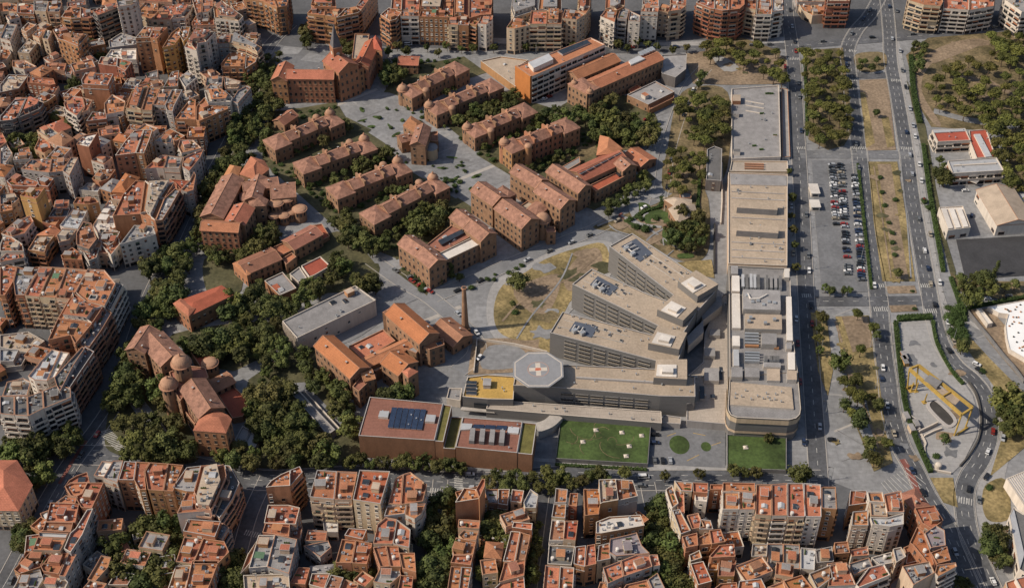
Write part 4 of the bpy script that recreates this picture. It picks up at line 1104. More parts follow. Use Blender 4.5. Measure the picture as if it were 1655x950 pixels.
21 r c L 1177,12 1190,-120 1372,-120 1362,12 ;orange framed tower with dark glazing beside the top junction
7 c t x 930,22 1172,22 1172,122 1050,132 970,90
9 g c x 900,-80 1160,-80 1170,16 925,16
@ 1200 0 2.969 top right block
22 c t L 800,2 812,-60 955,-60 962,10 950,30 870,24 ;cream block with sweeping rounded balconies at the top right
19 w t L 964,42 968,-50 1090,-50 1086,50
19 w t L 1090,50 1094,-50 1212,-50 1206,30
20 w g L 1262,2 1270,-60 1400,-60 1420,50 1340,58
'''
def load(txt):
    sx = sy = 0; sc = 1; blk = ''
    for ln in txt.strip().splitlines():
        if ln[0] == '@':
            t = ln.split(None, 4); sx, sy, sc, blk = float(t[1]), float(t[2]), float(t[3]), t[4]; continue
        d, _, feat = ln.partition(';'); t = d.split(); h = float(t[0])
        px = [tuple(float(v) for v in q.split(',')) for q in t[4:]]
        px = [(sx+x/sc, sy+y/sc) for x, y in px]
        town(px, h, t[1], t[2], t[3], blk, feat.strip() or None)
load(DATA)
# ------------------------------------------------------------------ named buildings
def Z(ox, oy, s): return lambda *pts: [(ox+x/s, oy+y/s) for x, y in pts] if len(pts) > 1 else (ox+pts[0][0]/s, oy+pts[0][1]/s)
LATE = []
GLOW = {}
class Bld:
    def __init__(s, name, label, cat, px, group=None):
        s.root = thing(name, label, cat, G(*px), group); s.o = Vector(s.root.location); s.seed = abs(hash(label)) % 9973 if False else sum(map(ord, label)); s.rs = random.Random(s.seed)
    def rel(s, p, z=0): return Vector((p[0]-s.o.x, p[1]-s.o.y, z))
    def win(s, P, z0, z1, style, wk, wins, sty, bay, base, edges=None, prob=.97):
        def go():
            f = Facades(s.root, P); n = len(P)
            for i in range(n):
                if edges is None or i in edges: f.wall(P[i], P[(i+1) % n], z0, z1, style, wk, wins, sty, bay, s.rs, base, prob)
            f.flush()
        LATE.append(go)
    def gable(s, p0, p1, w, h, rise, wk='h', rk='h', hip=(0, 0), style='w', z0=0, wins='brick', ov=.5, sty=4.0, bay=3.3, chim=2, foot=True, px_at=None):
        hz = h if px_at is None else px_at
        A, B = G(*p0, hz).xy, G(*p1, hz).xy; d = (B-A); L = d.length; d.normalize(); n = Vector((-d.y, d.x)); hw = w/2
        P = [A-n*hw, B-n*hw, B+n*hw, A+n*hw]; P = ccw([(p.x, p.y) for p in P])
        m = MB(); R_ = lambda p, z: tuple(s.rel(p, z))
        for i in range(4): a, b = P[i], P[(i+1) % 4]; m.poly([R_(a, z0), R_(b, z0), R_(b, h), R_(a, h)])
        for e, hp, q in ((A, hip[0], -1), (B, hip[1], 1)):
            if not hp: m.poly([R_(e-n*hw*q, h), R_(e+n*hw*q, h), R_(e, h+rise-.05)])
        for z in (h-.45,):            # eaves cornice
            Q = inset([(p[0]-s.o.x, p[1]-s.o.y) for p in P], -.16)
            for i in range(4): a, b = Q[i], Q[(i+1) % 4]; m.poly([(*a, z), (*b, z), (*b, z+.4), (*a, z+.4)], 1)
        part('wall', m.mesh('wall', [WALL[wk], COPE['o']]), s.root)
        m = MB(); r0 = A+d*(hip[0]*hw) if hip[0] else A-d*ov; r1 = B-d*(hip[1]*hw) if hip[1] else B+d*ov
        ze = h-ov*rise/hw; hO = hw+ov; a0, b0 = A-d*ov, B+d*ov; zr = h+rise; th = .22
        m.poly([R_(a0-n*hO, ze+th), R_(b0-n*hO, ze+th), R_(r1, zr+th), R_(r0, zr+th)]); m.poly([R_(b0+n*hO, ze+th), R_(a0+n*hO, ze+th), R_(r0, zr+th), R_(r1, zr+th)])
        m.poly([R_(b0-n*hO, ze), R_(a0-n*hO, ze), R_(r0, zr), R_(r1, zr)], 0); m.poly([R_(a0+n*hO, ze), R_(b0+n*hO, ze), R_(r1, zr), R_(r0, zr)], 0)
        for sg in (-1, 1): m.poly([R_(a0+n*hO*sg, ze), R_(b0+n*hO*sg, ze), R_(b0+n*hO*sg, ze+th), R_(a0+n*hO*sg, ze+th)][::-sg], 1)
        if hip[0]: m.poly([R_(a0+n*hO, ze+th), R_(a0-n*hO, ze+th), R_(r0, zr+th)])
        if hip[1]: m.poly([R_(b0-n*hO, ze+th), R_(b0+n*hO, ze+th), R_(r1, zr+th)])
        for e, hp in ((a0, hip[0]), (b0, hip[1])):
            if hp: continue
            for sg in (-1, 1):
                p, q = s.rel(e+n*hO*sg, ze+th+.02), s.rel(e, zr+th+.02)
                m.tube(p, q, .2, 4, 1)
        m.tube(s.rel(r0, zr+th), s.rel(r1, zr+th), .16, 4, 1)
        part('roof', m.mesh('roof', [ROOF[rk], COPE['o']]), s.root)
        for k in range(chim):
            t = (k+.5)/chim+s.rs.uniform(-.1, .1); sg = s.rs.choice((-1, 1)); off = s.rs.uniform(.25, .6)
            c = A+d*(L*t)+n*hw*off*sg; part('chimney', s.rs.choice(CHIM[:2]), s.root, s.rel(c, h+rise*(1-off)-.4), math.atan2(d.y, d.x))
        if foot: add_foot(P, h)
        if style: s.win(P, z0, h-.3, style, wk, wins, sty, bay, False)
        return P
    def flat(s, px, h, wk='h', rk='h', style='w', z0=0, par=.7, wins='brick', sty=3.6, bay=3.3, edges=None, kinds=(), cope='o', foot=True, prob=.97, prefix=''):
        P = ccw_world(px, h)
        w_ = part('wall', wall_mesh(P, s.o, z0, h, .3, [WALL[wk] if isinstance(wk, str) else wk, COPE[cope]]), s.root)
        I = inset(P, .22); r = part('roof', flat([(p[0]-s.o.x, p[1]-s.o.y) for p in I], h-par, [ROOF[rk] if isinstance(rk, str) else rk], 'roof'), s.root)
        if foot: add_foot(P, h)
        if style: s.win(P, z0, h-.8, style, wk if isinstance(wk, str) else 'g', wins, sty, bay, False, edges, prob)
        if kinds: place_roof(s.root, s.o, P, h-par, s.rs, len(kinds), list(kinds), wk if isinstance(wk, str) else 'g', rk if isinstance(rk, str) else 'g')
        return P
    def hip(s, px, h, rise, wk='h', rk='h', style='w', z0=0, wins='brick', sty=4.0, bay=3.3, ov=.5):
        P = ccw_world(px, h); Q = [(p[0]-s.o.x, p[1]-s.o.y) for p in P]; m = MB(); m.prism(Q, z0, h, 0, None, False)
        E = inset(Q, -.16)
        for i in range(len(E)): a, b = E[i], E[(i+1) % len(E)]; m.poly([(*a, h-.5), (*b, h-.5), (*b, h-.05), (*a, h-.05)], 1)
        part('wall', m.mesh('wall', [WALL[wk], COPE['o']]), s.root)
        part('roof', hip_roof(Q, h, rise, ov).mesh('roof', [ROOF[rk]]), s.root); add_foot(P, h)
        if style: s.win(P, z0, h-.3, style, wk, wins, sty, bay, False)
        return P
    def dome(s, px, zc, r, z0=0, hh=None, wk='h', lantern=True, band=True, name='dome_tower'):
        """round turret: drum from z0 to zc, dome above; px shows the middle of the drum's top"""
        c = s.rel(G(*px, zc)); m = MB(); m.cyl((c.x, c.y, z0), r*.92, zc-z0, 20, 0, cap=False)
        m.cyl((c.x, c.y, zc-.9), r*.95, .5, 20, 1, r*1.12, False); m.cyl((c.x, c.y, zc-.4), r*1.12, .4, 20, 1)
        for q in range(10):
            a = q*math.pi/5; m.box((c.x+math.cos(a)*r*.93, c.y+math.sin(a)*r*.93, zc-3.4), (.12, .8, 2.0), a, 2)
        t = part(name, m.mesh(name, [WALL[wk], COPE['o'], GLASS]), s.root)
        m = MB(); h_ = hh or r*.95; m.dome((c.x, c.y, zc), r, h_, 22, 7, 0)
        if band: m.cyl((c.x, c.y, zc+h_*.30), r*.975, .35, 22, 1, r*.955, False)
        o = part('dome', m.mesh('dome', [DOMEM, COPE['o']], False), t)
        for p in o.data.polygons: p.use_smooth = True
        if lantern:
            m = MB(); m.cyl((c.x, c.y, zc+h_-.1), .5, .9, 8, 0); m.cyl((c.x, c.y, zc+h_+.8), .6, 1.0, 8, 0, .05); part('lantern', m.mesh('lantern', [COPE['o']]), t)
        return c
    def box(s, name, px, z, size, rz, mats, mt=None):
        c = s.rel(G(*px, z), z); m = MB(); m.box((0, 0, 0), size, 0, 0, mt); return part(name, m.mesh(name, mats), s.root, c, rz)
    def slab(s, name, px, z, h, mats, zpx=None):
        """prism whose top outline is px at height z+h"""
        P = ccw_world(px, z+h if zpx is None else zpx); m = MB(); m.prism([(p[0]-s.o.x, p[1]-s.o.y) for p in P], z, z+h, 0, 1 if len(mats) > 1 else 0, True, True)
        return part(name, m.mesh(name, mats), s.root)
DOMEM = mat('dome_tiles', (.36, .205, .13), .18, .5, fine=.15, objvar=.08)
SLATE = mat('slate_spire', (.13, .12, .125), .2, .6, fine=.1)
# ---- the eight ward pavilions
def pavilion(label, dome_,  front, rear, hN=10.5, hF=10.0, wk='h', r=3.3, side=-1, big=1.0):
    vs = 1 if front[1] < rear[1] and front[0] > rear[0] else -1
    b = Bld('hospital_pavilion', label, 'pavilion', ((front[0]+rear[0])/2, (front[1]+rear[1])/2+10), 'brick ward pavilions of the old hospital')
    A, B = G(*rear, hN).xy, G(*front, hN).xy; d = (B-A); L = d.length; d.normalize(); n = Vector((-d.y, d.x))
    inv = lambda p, z: _proj(Vector((p.x, p.y, z)))
    # rear block
    q = lambda u, v, z: inv(A+d*u+n*v, z)
    b.hip([q(-5, -7, hN), q(7, -7, hN), q(7, 7, hN), q(-5, 7, hN)], hN, 2.4)
    b.gable(q(7.05, 0, hN+.6), q(L-6, 0, hN+.6), 9.6, hN+.6, 2.8, chim=3, wk=wk)
    for t in (.36, .68):
        c = A+d*(L*t); m = MB(); m.box((0, 0, 0), (1.2, 10.6, hN+3.6), 0, 0); m.box((0, 0, hN+3.6), (1.4, 3, 1.2), 0, 1); m.box((0, 0, hN+4.8), (.9, 1.4, 1.0), 0, 1)
        part('stepped_gable', m.mesh('stepped_gable', [WALL[wk], COPE['o']]), b.root, b.rel(c), math.atan2(d.y, d.x))
    b.hip([q(L-5.95, -7.5, hF), q(L+4.5*big, -7.5, hF), q(L+4.5*big, 6.0, hF), q(L-5.95, 6.0, hF)], hF, 1.6, wk=wk)
    b.dome(q(L+2.2*big, 5.2*vs, hF+1.0), hF+1.0, r*.92, 0, wk=wk)
    c = A+d*(L-7)+n*6.6*(-side)
    m = MB(); m.cyl((0, 0, 0), 2.2, hF+1.2, 16, 0, cap=False); m.dome((0, 0, hF+1.2), 2.35, 1.8, 16, 5, 1); part('stair_turret', m.mesh('stair_turret', [WALL[wk], DOMEM]), b.root, b.rel(c))
    return b
pavilion('brick pavilion with domed turret, nearest the clock tower building on the left row', (533, 172), (536, 192), (446, 230))
pavilion('brick pavilion with domed turret, second from the clock tower building on the left row', (582, 206), (590, 234), (494, 268))
pavilion('brick pavilion with domed turret, third from the clock tower building on the left row', (637, 247), (645, 270), (548, 308))
pavilion('brick pavilion with large round tree beside it, farthest along the left row', (690, 268), (704, 297), (604, 348))
pavilion('brick pavilion with wide dome, topmost of the right row beside the main square', (641, 128), (664, 148), (738, 110), r=3.8)
pavilion('brick pavilion with dome at its corner, second from the top of the right row', (694, 160), (706, 175), (794, 138))
pavilion('brick pavilion with two domes close together, third from the top of the right row', (753, 197), (768, 211), (848, 178))
pavilion('bright orange brick pavilion with dome, lowest of the right row', (809, 219), (828, 238), (916, 202), hN=13, hF=13.5, wk='o')
# ---- main building with the spire
z = Z(420, 40, 6.333)
b = Bld('clock_tower_building', 'large brick main building with grey spire and angled wings facing the plaza', 'hospital', (530, 140))
b.gable(z((285, 505)), z((760, 512)), 11, 18, 3.2, wk='o', rk='t', sty=4.4, bay=3.0)
b.gable(z((268, 420)), z((195, 570)), 10, 17.5, 3, wk='o', rk='t', sty=4.4)
b.gable(z((745, 335)), z((908, 452)), 15, 22, 4.5, wk='o', rk='t', sty=4.6, bay=3.0)
b.gable(z((1035, 425)), z((1150, 190)), 9.5, 17, 3, wk='o', rk='r', sty=4.4)
b.hip(z((1128, 182), (1185, 108), (1245, 190), (1248, 268), (1168, 250)), 18, 3, wk='o', rk='r', sty=4.4)
b.flat(z((972, 95), (1120, 98), (1110, 170), (1000, 352), (942, 350)), 12, 'o', 'c', kinds=('vent_pipe', 'air_unit', 'skylight'))
b.flat(z((640, 470), (740, 440), (760, 462), (690, 490)), 14, 'o', 'g', None)
b.flat(z((905, 405), (1005, 408), (1062, 440), (1010, 470), (950, 450)), 17, 'o', 't')
c = b.rel(G(*z((785, 320)), 24)); m = MB(); m.box((c.x, c.y, 0), (6, 6, 31), .5, 0); m.box((c.x, c.y, 31), (6.6, 6.6, .6), .5, 1)
for q in range(4): a = .5+q*math.pi/2; m.cyl((c.x+math.cos(a+math.pi/4)*4.0, c.y+math.sin(a+math.pi/4)*4.0, 29), .5, 3.2, 6, 0, .1)
tw = part('clock_tower', m.mesh('clock_tower', [WALL['o'], COPE['o']]), b.root)
m = MB(); m.cyl((c.x, c.y, 31.6), 3.9, 15, 4, 0, .15, a0=.5+math.pi/4); part('spire', m.mesh('spire', [SLATE]), tw)
for q in range(4):
    a = .5+q*math.pi/2; m = MB(); m.cyl((0, 0, 0), 1.2, .12, 20, 0); ob = part('clock_face', m.mesh('clock_face', [COPE['w']]), tw, (c.x+math.cos(a)*3.02, c.y+math.sin(a)*3.02, 27)); ob.rotation_euler = (0, R(90), a)
# ---- operating pavilion on the axis
z = Z(620, 80, 4.75)
b = Bld('operating_pavilion', 'small brick pavilion with a round grey roofed drum in the middle of the square', 'pavilion', (676, 235))
b.hip(z((150, 582), (210, 510), (330, 585), (245, 640)), 13, 2.6, rk='t')
b.gable(z((305, 600)), z((262, 735)), 9, 14.5, 2.6)
b.gable(z((120, 690)), z((215, 665)), 8, 8, 2)
b.flat(z((345, 640), (415, 628), (418, 705), (345, 700)), 8, 'h', 'u')
c = b.rel(G(*z((362, 752)), 7.5)); m = MB(); m.cyl((c.x, c.y, 0), 4, 7.5, 24, 0, cap=False); m.cyl((c.x, c.y, 7.5), 4.25, .35, 24, 1); m.cyl((c.x, c.y, 7.85), 4.1, .9, 24, 1, .4); part('drum', m.mesh('drum', [WALL['c'], ROOF['g']]), b.root)
# ---- convent group
z = Z(640, 250, 4.13)
b = Bld('convent_building', 'brick convent of four gabled wings around a small dome near the grass mound', 'convent', (850, 370))
b.gable(z((552, 215)), z((697, 312)), 12, 16, 3.2, wk='h'); b.gable(z((716, 332)), z((897, 460)), 13, 17, 3.4); b.gable(z((805, 95)), z((972, 195)), 10.5, 16, 3); b.gable(z((972, 218)), z((1148, 332)), 12, 17.5, 3.2)
b.hip(z((675, 232), (715, 205), (802, 262), (742, 292)), 13, 1.8); b.hip(z((880, 362), (935, 312), (1028, 290), (1032, 345), (930, 420)), 12, 1.5)
b.flat(z((828, 342), (880, 308), (918, 322), (870, 368)), 8, 'h', 'c', None); b.dome(z((980, 430)), 12.5, 4.2, 0, lantern=False); b.flat(z((990, 480), (1060, 478), (1066, 515), (1010, 520)), 9, 'h', 'h')
b = Bld('ward_building', 'brick ward building with white metal strip roof between two gabled ends', 'hospital', (728, 430))
b.gable(z((66, 570)), z((182, 650)), 11, 15, 3); b.gable(z((188, 650)), z((278, 730)), 11, 15.5, 3); b.gable(z((410, 395)), z((500, 462)), 11, 15, 3); b.gable(z((506, 466)), z((618, 552)), 11, 15.6, 3)
b.flat(z((205, 600), (372, 470), (520, 535), (300, 650)), 12.5, 'h', 'u', None, kinds=('skylight', 'vent_pipe', 'skylight', 'air_unit', 'vent_pipe')); b.flat(z((280, 662), (522, 545), (575, 590), (325, 708)), 12.5, 'h', 'w', 'w', cope='w')
b.slab('glass_roof', z((282, 572), (440, 497), (456, 520), (305, 600)), 12.3, 1.1, [GLASS2]); b.flat(z((362, 472), (412, 440), (440, 465), (385, 500)), 11, 'h', 't', None)
# ---- right hand ward block
z = Z(860, 200, 5.936)
b = Bld('ward_building', 'brick ward block with a row of blue glass roof panels and red wings', 'hospital', (975, 305))
b.gable(z((200, 432)), z((505, 630)), 10.5, 14, 3); b.gable(z((430, 500)), z((850, 305)), 13, 12, 2.6, rk='t', chim=0)
b.flat(z((550, 592), (800, 470), (910, 492), (610, 648)), 9, 'h', 'r', cope='o'); b.gable(z((856, 360)), z((937, 428)), 10, 13, 2.8)
b.hip(z((618, 302), (652, 112), (700, 130), (868, 240), (800, 282)), 13, 2.4, rk='t')
Pw = [G(*z((440, 487)), 13.6), G(*z((835, 280)), 13.6)]; d = (Pw[1]-Pw[0]); L = d.length; d.normalize()
for q in range(6):
    c = Pw[0]+d*(L*(q+.5)/6); m = MB(); m.box((0, 0, 0), (L/6*.86, 4.4, .25), 0, 1); m.box((0, 0, .25), (L/6*.8, 4.0, .06), 0, 0); o = part('glass_panel', m.mesh('glass_panel', [GLASS2, STEEL]), b.root, b.rel(c, 13.9), math.atan2(d.y, d.x)); o.rotation_euler = (R(-20), 0, math.atan2(d.y, d.x))
b.slab('roof_glass', z((805, 470), (865, 440), (905, 485), (835, 500)), 8.4, 1.0, [GLASS2])
b = Bld('garden_house', 'small red roofed house behind the ward block at the edge of the grove', 'house', z((1050, 380)))
b.gable(z((950, 268)), z((1115, 375)), 13, 5, 2.2, wk='h', rk='t', sty=3.4)
b = Bld('glasshouse', 'low grey roofed shelter on the lawn above the ward block', 'shelter', z((380, 420)))
b.flat(z((290, 412), (455, 318), (462, 372), (345, 442)), 3, 'g', 'g', None, par=.2)
# ---- left brown institute
z = Z(310, 240, 3.957)
b = Bld('institute_building', 'big brown brick institute with many jumbled roofs and round apses', 'hospital', (395, 380))
b.gable(z((128, 440)), z((262, 190)), 13, 15, 3, rk='h'); b.gable(z((70, 490)), z((305, 503)), 9, 15.5, 2.4, wk='o', rk='t', sty=3.8); b.gable(z((335, 375)), z((272, 482)), 12, 14.5, 2.8, rk='t')
b.flat(z((205, 420), (250, 330), (310, 345), (250, 470)), 10, 'h', 'g', None, kinds=('air_unit', 'skylight', 'vent_pipe'))
b.hip(z((308, 165), (378, 52), (460, 80), (492, 132), (410, 198)), 15, 3.2, rk='t'); b.hip(z((190, 200), (245, 105), (315, 120), (290, 190)), 12, 2, rk='t')
b.gable(z((330, 245)), z((548, 212)), 9, 14, 2.6); b.gable(z((432, 190)), z((388, 330)), 9, 14.5, 2.4); b.gable(z((510, 275)), z((660, 262)), 14, 13, 3); b.hip(z((365, 340), (440, 300), (488, 330), (470, 365), (372, 372)), 14, 2.4)
b.hip(z((305, 290), (350, 262), (388, 290), (350, 340), (312, 330)), 12, 1.6)
for (x, y), r, zz in (((540, 345), 4.0, 11), ((605, 315), 4.2, 11), ((525, 428), 3.0, 6), ((588, 424), 3.2, 6), ((636, 405), 2.6, 6), ((688, 385), 4, 8), ((180, 240), 2.6, 11), ((160, 285), 2.4, 10)): b.dome(z((x, y)), zz, r, 0, hh=r*.28, lantern=False, band=False, name='apse')
b = Bld('long_pavilion', 'long low brick pavilion with two brown roofed halves below the institute', 'pavilion', (450, 425))
b.gable(z((320, 765)), z((535, 672)), 12.5, 8, 1.8, rk='u', sty=3.4); b.hip(z((262, 735), (312, 712), (375, 800), (352, 812)), 8, 1, rk='t', wk='o'); b.gable(z((618, 618)), z((795, 522)), 11, 8.5, 2, rk='u', sty=3.4)
b.flat(z((500, 640), (598, 596), (640, 650), (552, 692)), 6.5, 'h', 't'); b.flat(z((580, 702), (640, 666), (668, 692), (602, 742)), 6.5, 'h', 't'); b.flat(z((762, 492), (832, 482), (882, 560), (792, 612)), 3, 'h', 'r', None)
b = Bld('clinic_house', 'small brick house with white and rust flat roof among the garden trees', 'house', z((570, 930)))
b.flat(z((465, 845), (580, 790), (668, 892), (562, 938)), 7, 'o', 'g', cope='w', kinds=('skylight', 'vent_pipe')); b.slab('roof_panel', z((505, 880), (545, 862), (570, 890), (530, 912)), 6.3, .5, [ROOF['r']])
b = Bld('garden_house', 'low house with curved red and white roof among the garden trees', 'house', z((770, 800)))
b.flat(z((700, 750), (822, 690), (886, 750), (790, 806), (752, 822)), 5, 'w', 'r', cope='w'); b.flat(z((625, 802), (688, 756), (735, 826), (682, 852)), 4, 'w', 'g', None, cope='w')
z = Z(0, 310, 2.969)
b = Bld('red_roofed_house', 'brick house with low red roof right of the tree lined street', 'house', (325, 510))
b.hip(z((832, 532), (1062, 450), (1125, 490), (908, 595)), 11, 1.6, wk='h', rk='r', wins='dark'); b.hip(z((832, 535), (868, 512), (935, 560), (905, 597)), 11.8, 1.2, wk='o', rk='t')
z = Z(400, 0, 2.969)
b = Bld('garden_house', 'small brown gabled house among trees below the main building', 'house', z((190, 600))); b.gable(z((150, 590)), z((215, 545)), 9, 5.5, 2.4, rk='u', sty=3.2)
z = Z(620, 80, 4.75)
b = Bld('garden_house', 'small red roofed brick house by the top avenue', 'house', z((190, 130))); b.gable(z((120, 85)), z((268, 90)), 11, 7, 2, rk='t', sty=3.2)
b = Bld('wedge_hall', 'wedge shaped low hall with pale roof and long brown side', 'hall', (800, 130)); b.flat(z((745, 88), (900, 55), (1112, 82), (1025, 132), (1012, 285)), 6, 'o', 'c', None, cope='w', kinds=('vent_pipe', 'vent_pipe', 'skylight', 'vent_pipe'))
# ---- slab blocks at the top of the grounds
z = Z(800, 0, 2.969)
b = Bld('slab_block', 'white balconied slab block with bright orange blank end wall', 'hospital', (870, 140))
P = b.flat(z((105, 318), (460, 182), (528, 214), (176, 368)), 20, 'w', 't', 'L', wins='wide', sty=3.3, kinds=('vent_pipe', 'air_unit', 'vent_pipe'), cope='o')
e = G(*z((140, 343)), 20); p0, p1 = G(*z((105, 318)), 20).xy, G(*z((176, 368)), 20).xy; d = (p1-p0); L = d.length; d.normalize(); nn = Vector((d.y, -d.x)); mid = (p0+p1)/2+nn*.75
m = MB(); m.box((0, 0, 0), (L+.4, 1.3, 20.6), 0, 0, 1); part('end_wall', m.mesh('end_wall', [mat('orange_end_wall', (.46, .17, .05), .1, .3), COPE['o']]), b.root, b.rel(mid), math.atan2(d.y, d.x))
b.slab('roof_plant', z((160, 300), (258, 258), (280, 285), (185, 328)), 19.3, 3.2, [WALL['w'], ROOF['m']]); b.slab('roof_glass', z((300, 245), (440, 192), (458, 205), (325, 262)), 19.3, 1.2, [STEEL, GLASS2])
b = Bld('ward_building', 'twin brick wings with turreted front right of the orange ended slab', 'hospital', (985, 150))
b.gable(z((372, 362)), z((572, 276)), 12, 13, 2.4, rk='t'); b.gable(z((468, 405)), z((778, 268)), 12, 14, 2.4, rk='t', wk='h'); b.hip(z((350, 402), (420, 372), (502, 420), (442, 452)), 14.5, 1.5, wk='h'); b.dome(z((380, 400)), 15, 2.2); b.dome(z((455, 440)), 15, 2.2)
b.slab('roof_plant', z((642, 292), (690, 268), (720, 282), (652, 312)), 15, 2, [WALL['w'], ROOF['m']])
for q in range(5): b.box('roof_panel', z((700+q*14, 262-q*6)), 16.6, (2.2, 4.5, .8), .4, [STEEL])
b = Bld('service_block', 'plain grey flat roofed block right of the twin brick wings', 'building', (1090, 115)); b.flat(z((800, 265), (920, 260), (916, 332), (866, 372), (800, 352)), 8, 'd', 'g', None, cope='g', kinds=('vent_pipe', 'vent_pipe'))
b = Bld('low_clinic', 'low grey roofed clinic with rust edge near the dense grove', 'building', (1050, 175)); b.flat(z((635, 455), (770, 390), (862, 440), (735, 502)), 6, 'h', 'g', 'w', sty=3, cope='g', kinds=('skylight', 'stair_house', 'air_unit', 'vent_pipe')); b.flat(z((737, 503), (862, 443), (858, 470), (740, 528)), 4, 'o', 't', None); b.flat(z((640, 430), (682, 405), (702, 420), (652, 446)), 5, 'o', 'r', None)
z = Z(1120, 120, 2.878)
b = Bld('dark_pavilion', 'dark grey building with rounded roof end beside the parking deck', 'building', z((100, 490))); b.flat(z((66, 350), (100, 335), (135, 348), (131, 496), (62, 490)), 8, 'd', 'd', 'x', wins='dark', cope='g', kinds=('vent_pipe', 'vent_pipe', 'skylight'))
b = Bld('low_pavilion', 'tan roofed low pavilion in the terraced garden', 'pavilion', (1100, 345)); z = Z(800, 310, 2.969); zp = Z(960, 300, 6.618); b.hip(zp((752, 150), (850, 128), (1042, 150), (1042, 192), (852, 212)), 6, 1.6, rk='c', sty=3, wk='h'); b.hip(zp((800, 252), (862, 212), (1072, 200), (1102, 292), (892, 402)), 6, 2.2, rk='c', sty=3, wk='h'); b.flat(zp((915, 95), (960, 55), (1040, 75), (1040, 130), (930, 135)), 4, 'h', 'g', None)
# ---- church like building lower left
z = Z(190, 510, 3.958)
b = Bld('domed_church', 'brick church with two round domed towers and long nave among trees', 'church', (300, 650))
b.gable(z((112, 228)), z((205, 90)), 10, 18, 2.6, sty=3.8); b.gable(z((218, 142)), z((352, 285)), 13, 17, 3); b.flat(z((330, 360), (440, 318), (560, 332), (582, 392), (450, 470), (400, 545), (362, 480)), 16, 'h', 'u', 'w'); b.gable(z((482, 440)), z((600, 620)), 13, 17.5, 3.4)
b.hip(z((485, 732), (545, 622), (622, 602), (705, 640), (726, 662), (692, 748)), 17.5, 2.2, wk='o', rk='t', sty=3.8); b.dome(z((406, 300)), 25, 4.6, 10, hh=4.4); b.dome(z((326, 440)), 19, 4.2, 0, hh=4.2)
b.flat(z((470, 236), (550, 230), (642, 300), (530, 326)), 7, 'h', 'r'); b.gable(z((600, 455)), z((722, 395)), 9, 6.5, 1.6, rk='u', sty=3); b.flat(z((235, 362), (275, 350), (312, 392), (280, 422)), 9, 'h', 't'); b.flat(z((415, 590), (470, 572), (532, 652), (492, 692)), 8, 'h', 't')
b.dome(z((590, 300)), 8, 4, 0, hh=1.6, lantern=False, band=False, name='apse')
b = Bld('court_terrace', 'rust red paved terrace with low walls behind the church nave', 'terrace', z((730, 590))); b.flat(z((640, 500), (742, 450), (842, 545), (802, 642), (735, 655)), 4, 'h', 'r', None)
b = Bld('service_shed', 'cluster of grey roofed sheds below the church', 'shed', z((820, 800))); b.flat(z((750, 792), (800, 705), (850, 730), (800, 830)), 4, 'g', 'g', None, cope='g'); b.flat(z((805, 832), (852, 735), (902, 800), (880, 840)), 3.5, 'g', 'm', None, cope='g')
# ---- lower brick complex, white block, chimney
z = Z(440, 440, 4.129)
b = Bld('white_block', 'long white flat roofed block with small scattered windows', 'hospital', (530, 545))
b.flat(z((68, 325), (555, 88), (690, 186), (166, 437)), 11, 'w', 'g', 'x', wins='light', sty=3.2, bay=2.5, cope='w', kinds=('stair_house', 'skylight', 'skylight', 'air_unit', 'vent_pipe', 'air_unit', 'vent_pipe'))
p0, p1 = G(*z((68, 325)), 11).xy, G(*z((166, 437)), 11).xy; d = (p1-p0); L = d.length; d.normalize(); nn = Vector((d.y, -d.x))
for q in range(12): part('fin', shared('fin', lambda m: m.box((0, 0, 0), (.35, .5, 10.6)), [COPE['w']]), b.root, b.rel(p0+d*(L*(q+.5)/12)+nn*.25), math.atan2(d.y, d.x))
b = Bld('brick_complex', 'orange roofed brick complex of gabled wings round a flat court', 'hospital', (640, 620))
b.gable(z((346, 458)), z((582, 668)), 11.5, 15, 3.2, wk='h', rk='o'); b.flat(z((535, 762), (628, 648), (692, 682), (578, 792)), 12, 'h', 'u'); b.gable(z((600, 690)), z((665, 672)), 8, 13, 1.6, rk='t'); b.gable(z((820, 245)), z((1045, 440)), 12, 16, 3.4, wk='h', rk='o')
b.flat(z((735, 268), (790, 235), (832, 205), (850, 222), (792, 275)), 14, 'h', 'u'); b.flat(z((510, 492), (740, 380), (822, 456), (602, 582)), 8, 'h', 't', kinds=('skylight', 'air_unit', 'vent_pipe', 'skylight')); b.gable(z((602, 612)), z((950, 452)), 7, 9.5, 1.6, rk='t'); b.gable(z((792, 562)), z((905, 640)), 13, 13, 3, rk='o')
b.hip(z((870, 662), (915, 636), (972, 660), (908, 702)), 16, 1.4, rk='t'); b.flat(z((1000, 492), (1050, 450), (1142, 440), (1148, 482), (1050, 515)), 12.5, 'h', 't', kinds=('skylight',)); b.flat(z((640, 640), (755, 585), (760, 620), (690, 660)), 7, 'h', 'c', None); b.flat(z((870, 500), (960, 470), (1000, 490), (960, 540)), 10, 'h', 'g', None)
b = Bld('chapel_house', 'small gabled brick house beside the tall brick chimney', 'house', (735, 555)); b.gable(z((1128, 342)), z((1270, 455)), 13, 6, 3, rk='u', sty=3)
m = MB(); m.box((0, 0, 0), (4.6, 4.6, 3), .3, 0); m.cyl((0, 0, 3), 1.9, 27, 16, 0, 1.0); m.cyl((0, 0, 29.2), 1.35, .8, 16, 1); m.cyl((0, 0, 30), .8, .3, 12, 2)
single('brick_chimney', m.mesh('brick_chimney', [WALL['h'], COPE['o'], RAIL]), 'tall tapering brick chimney stack standing alone by the small gabled house', 'chimney', G(752, 535))
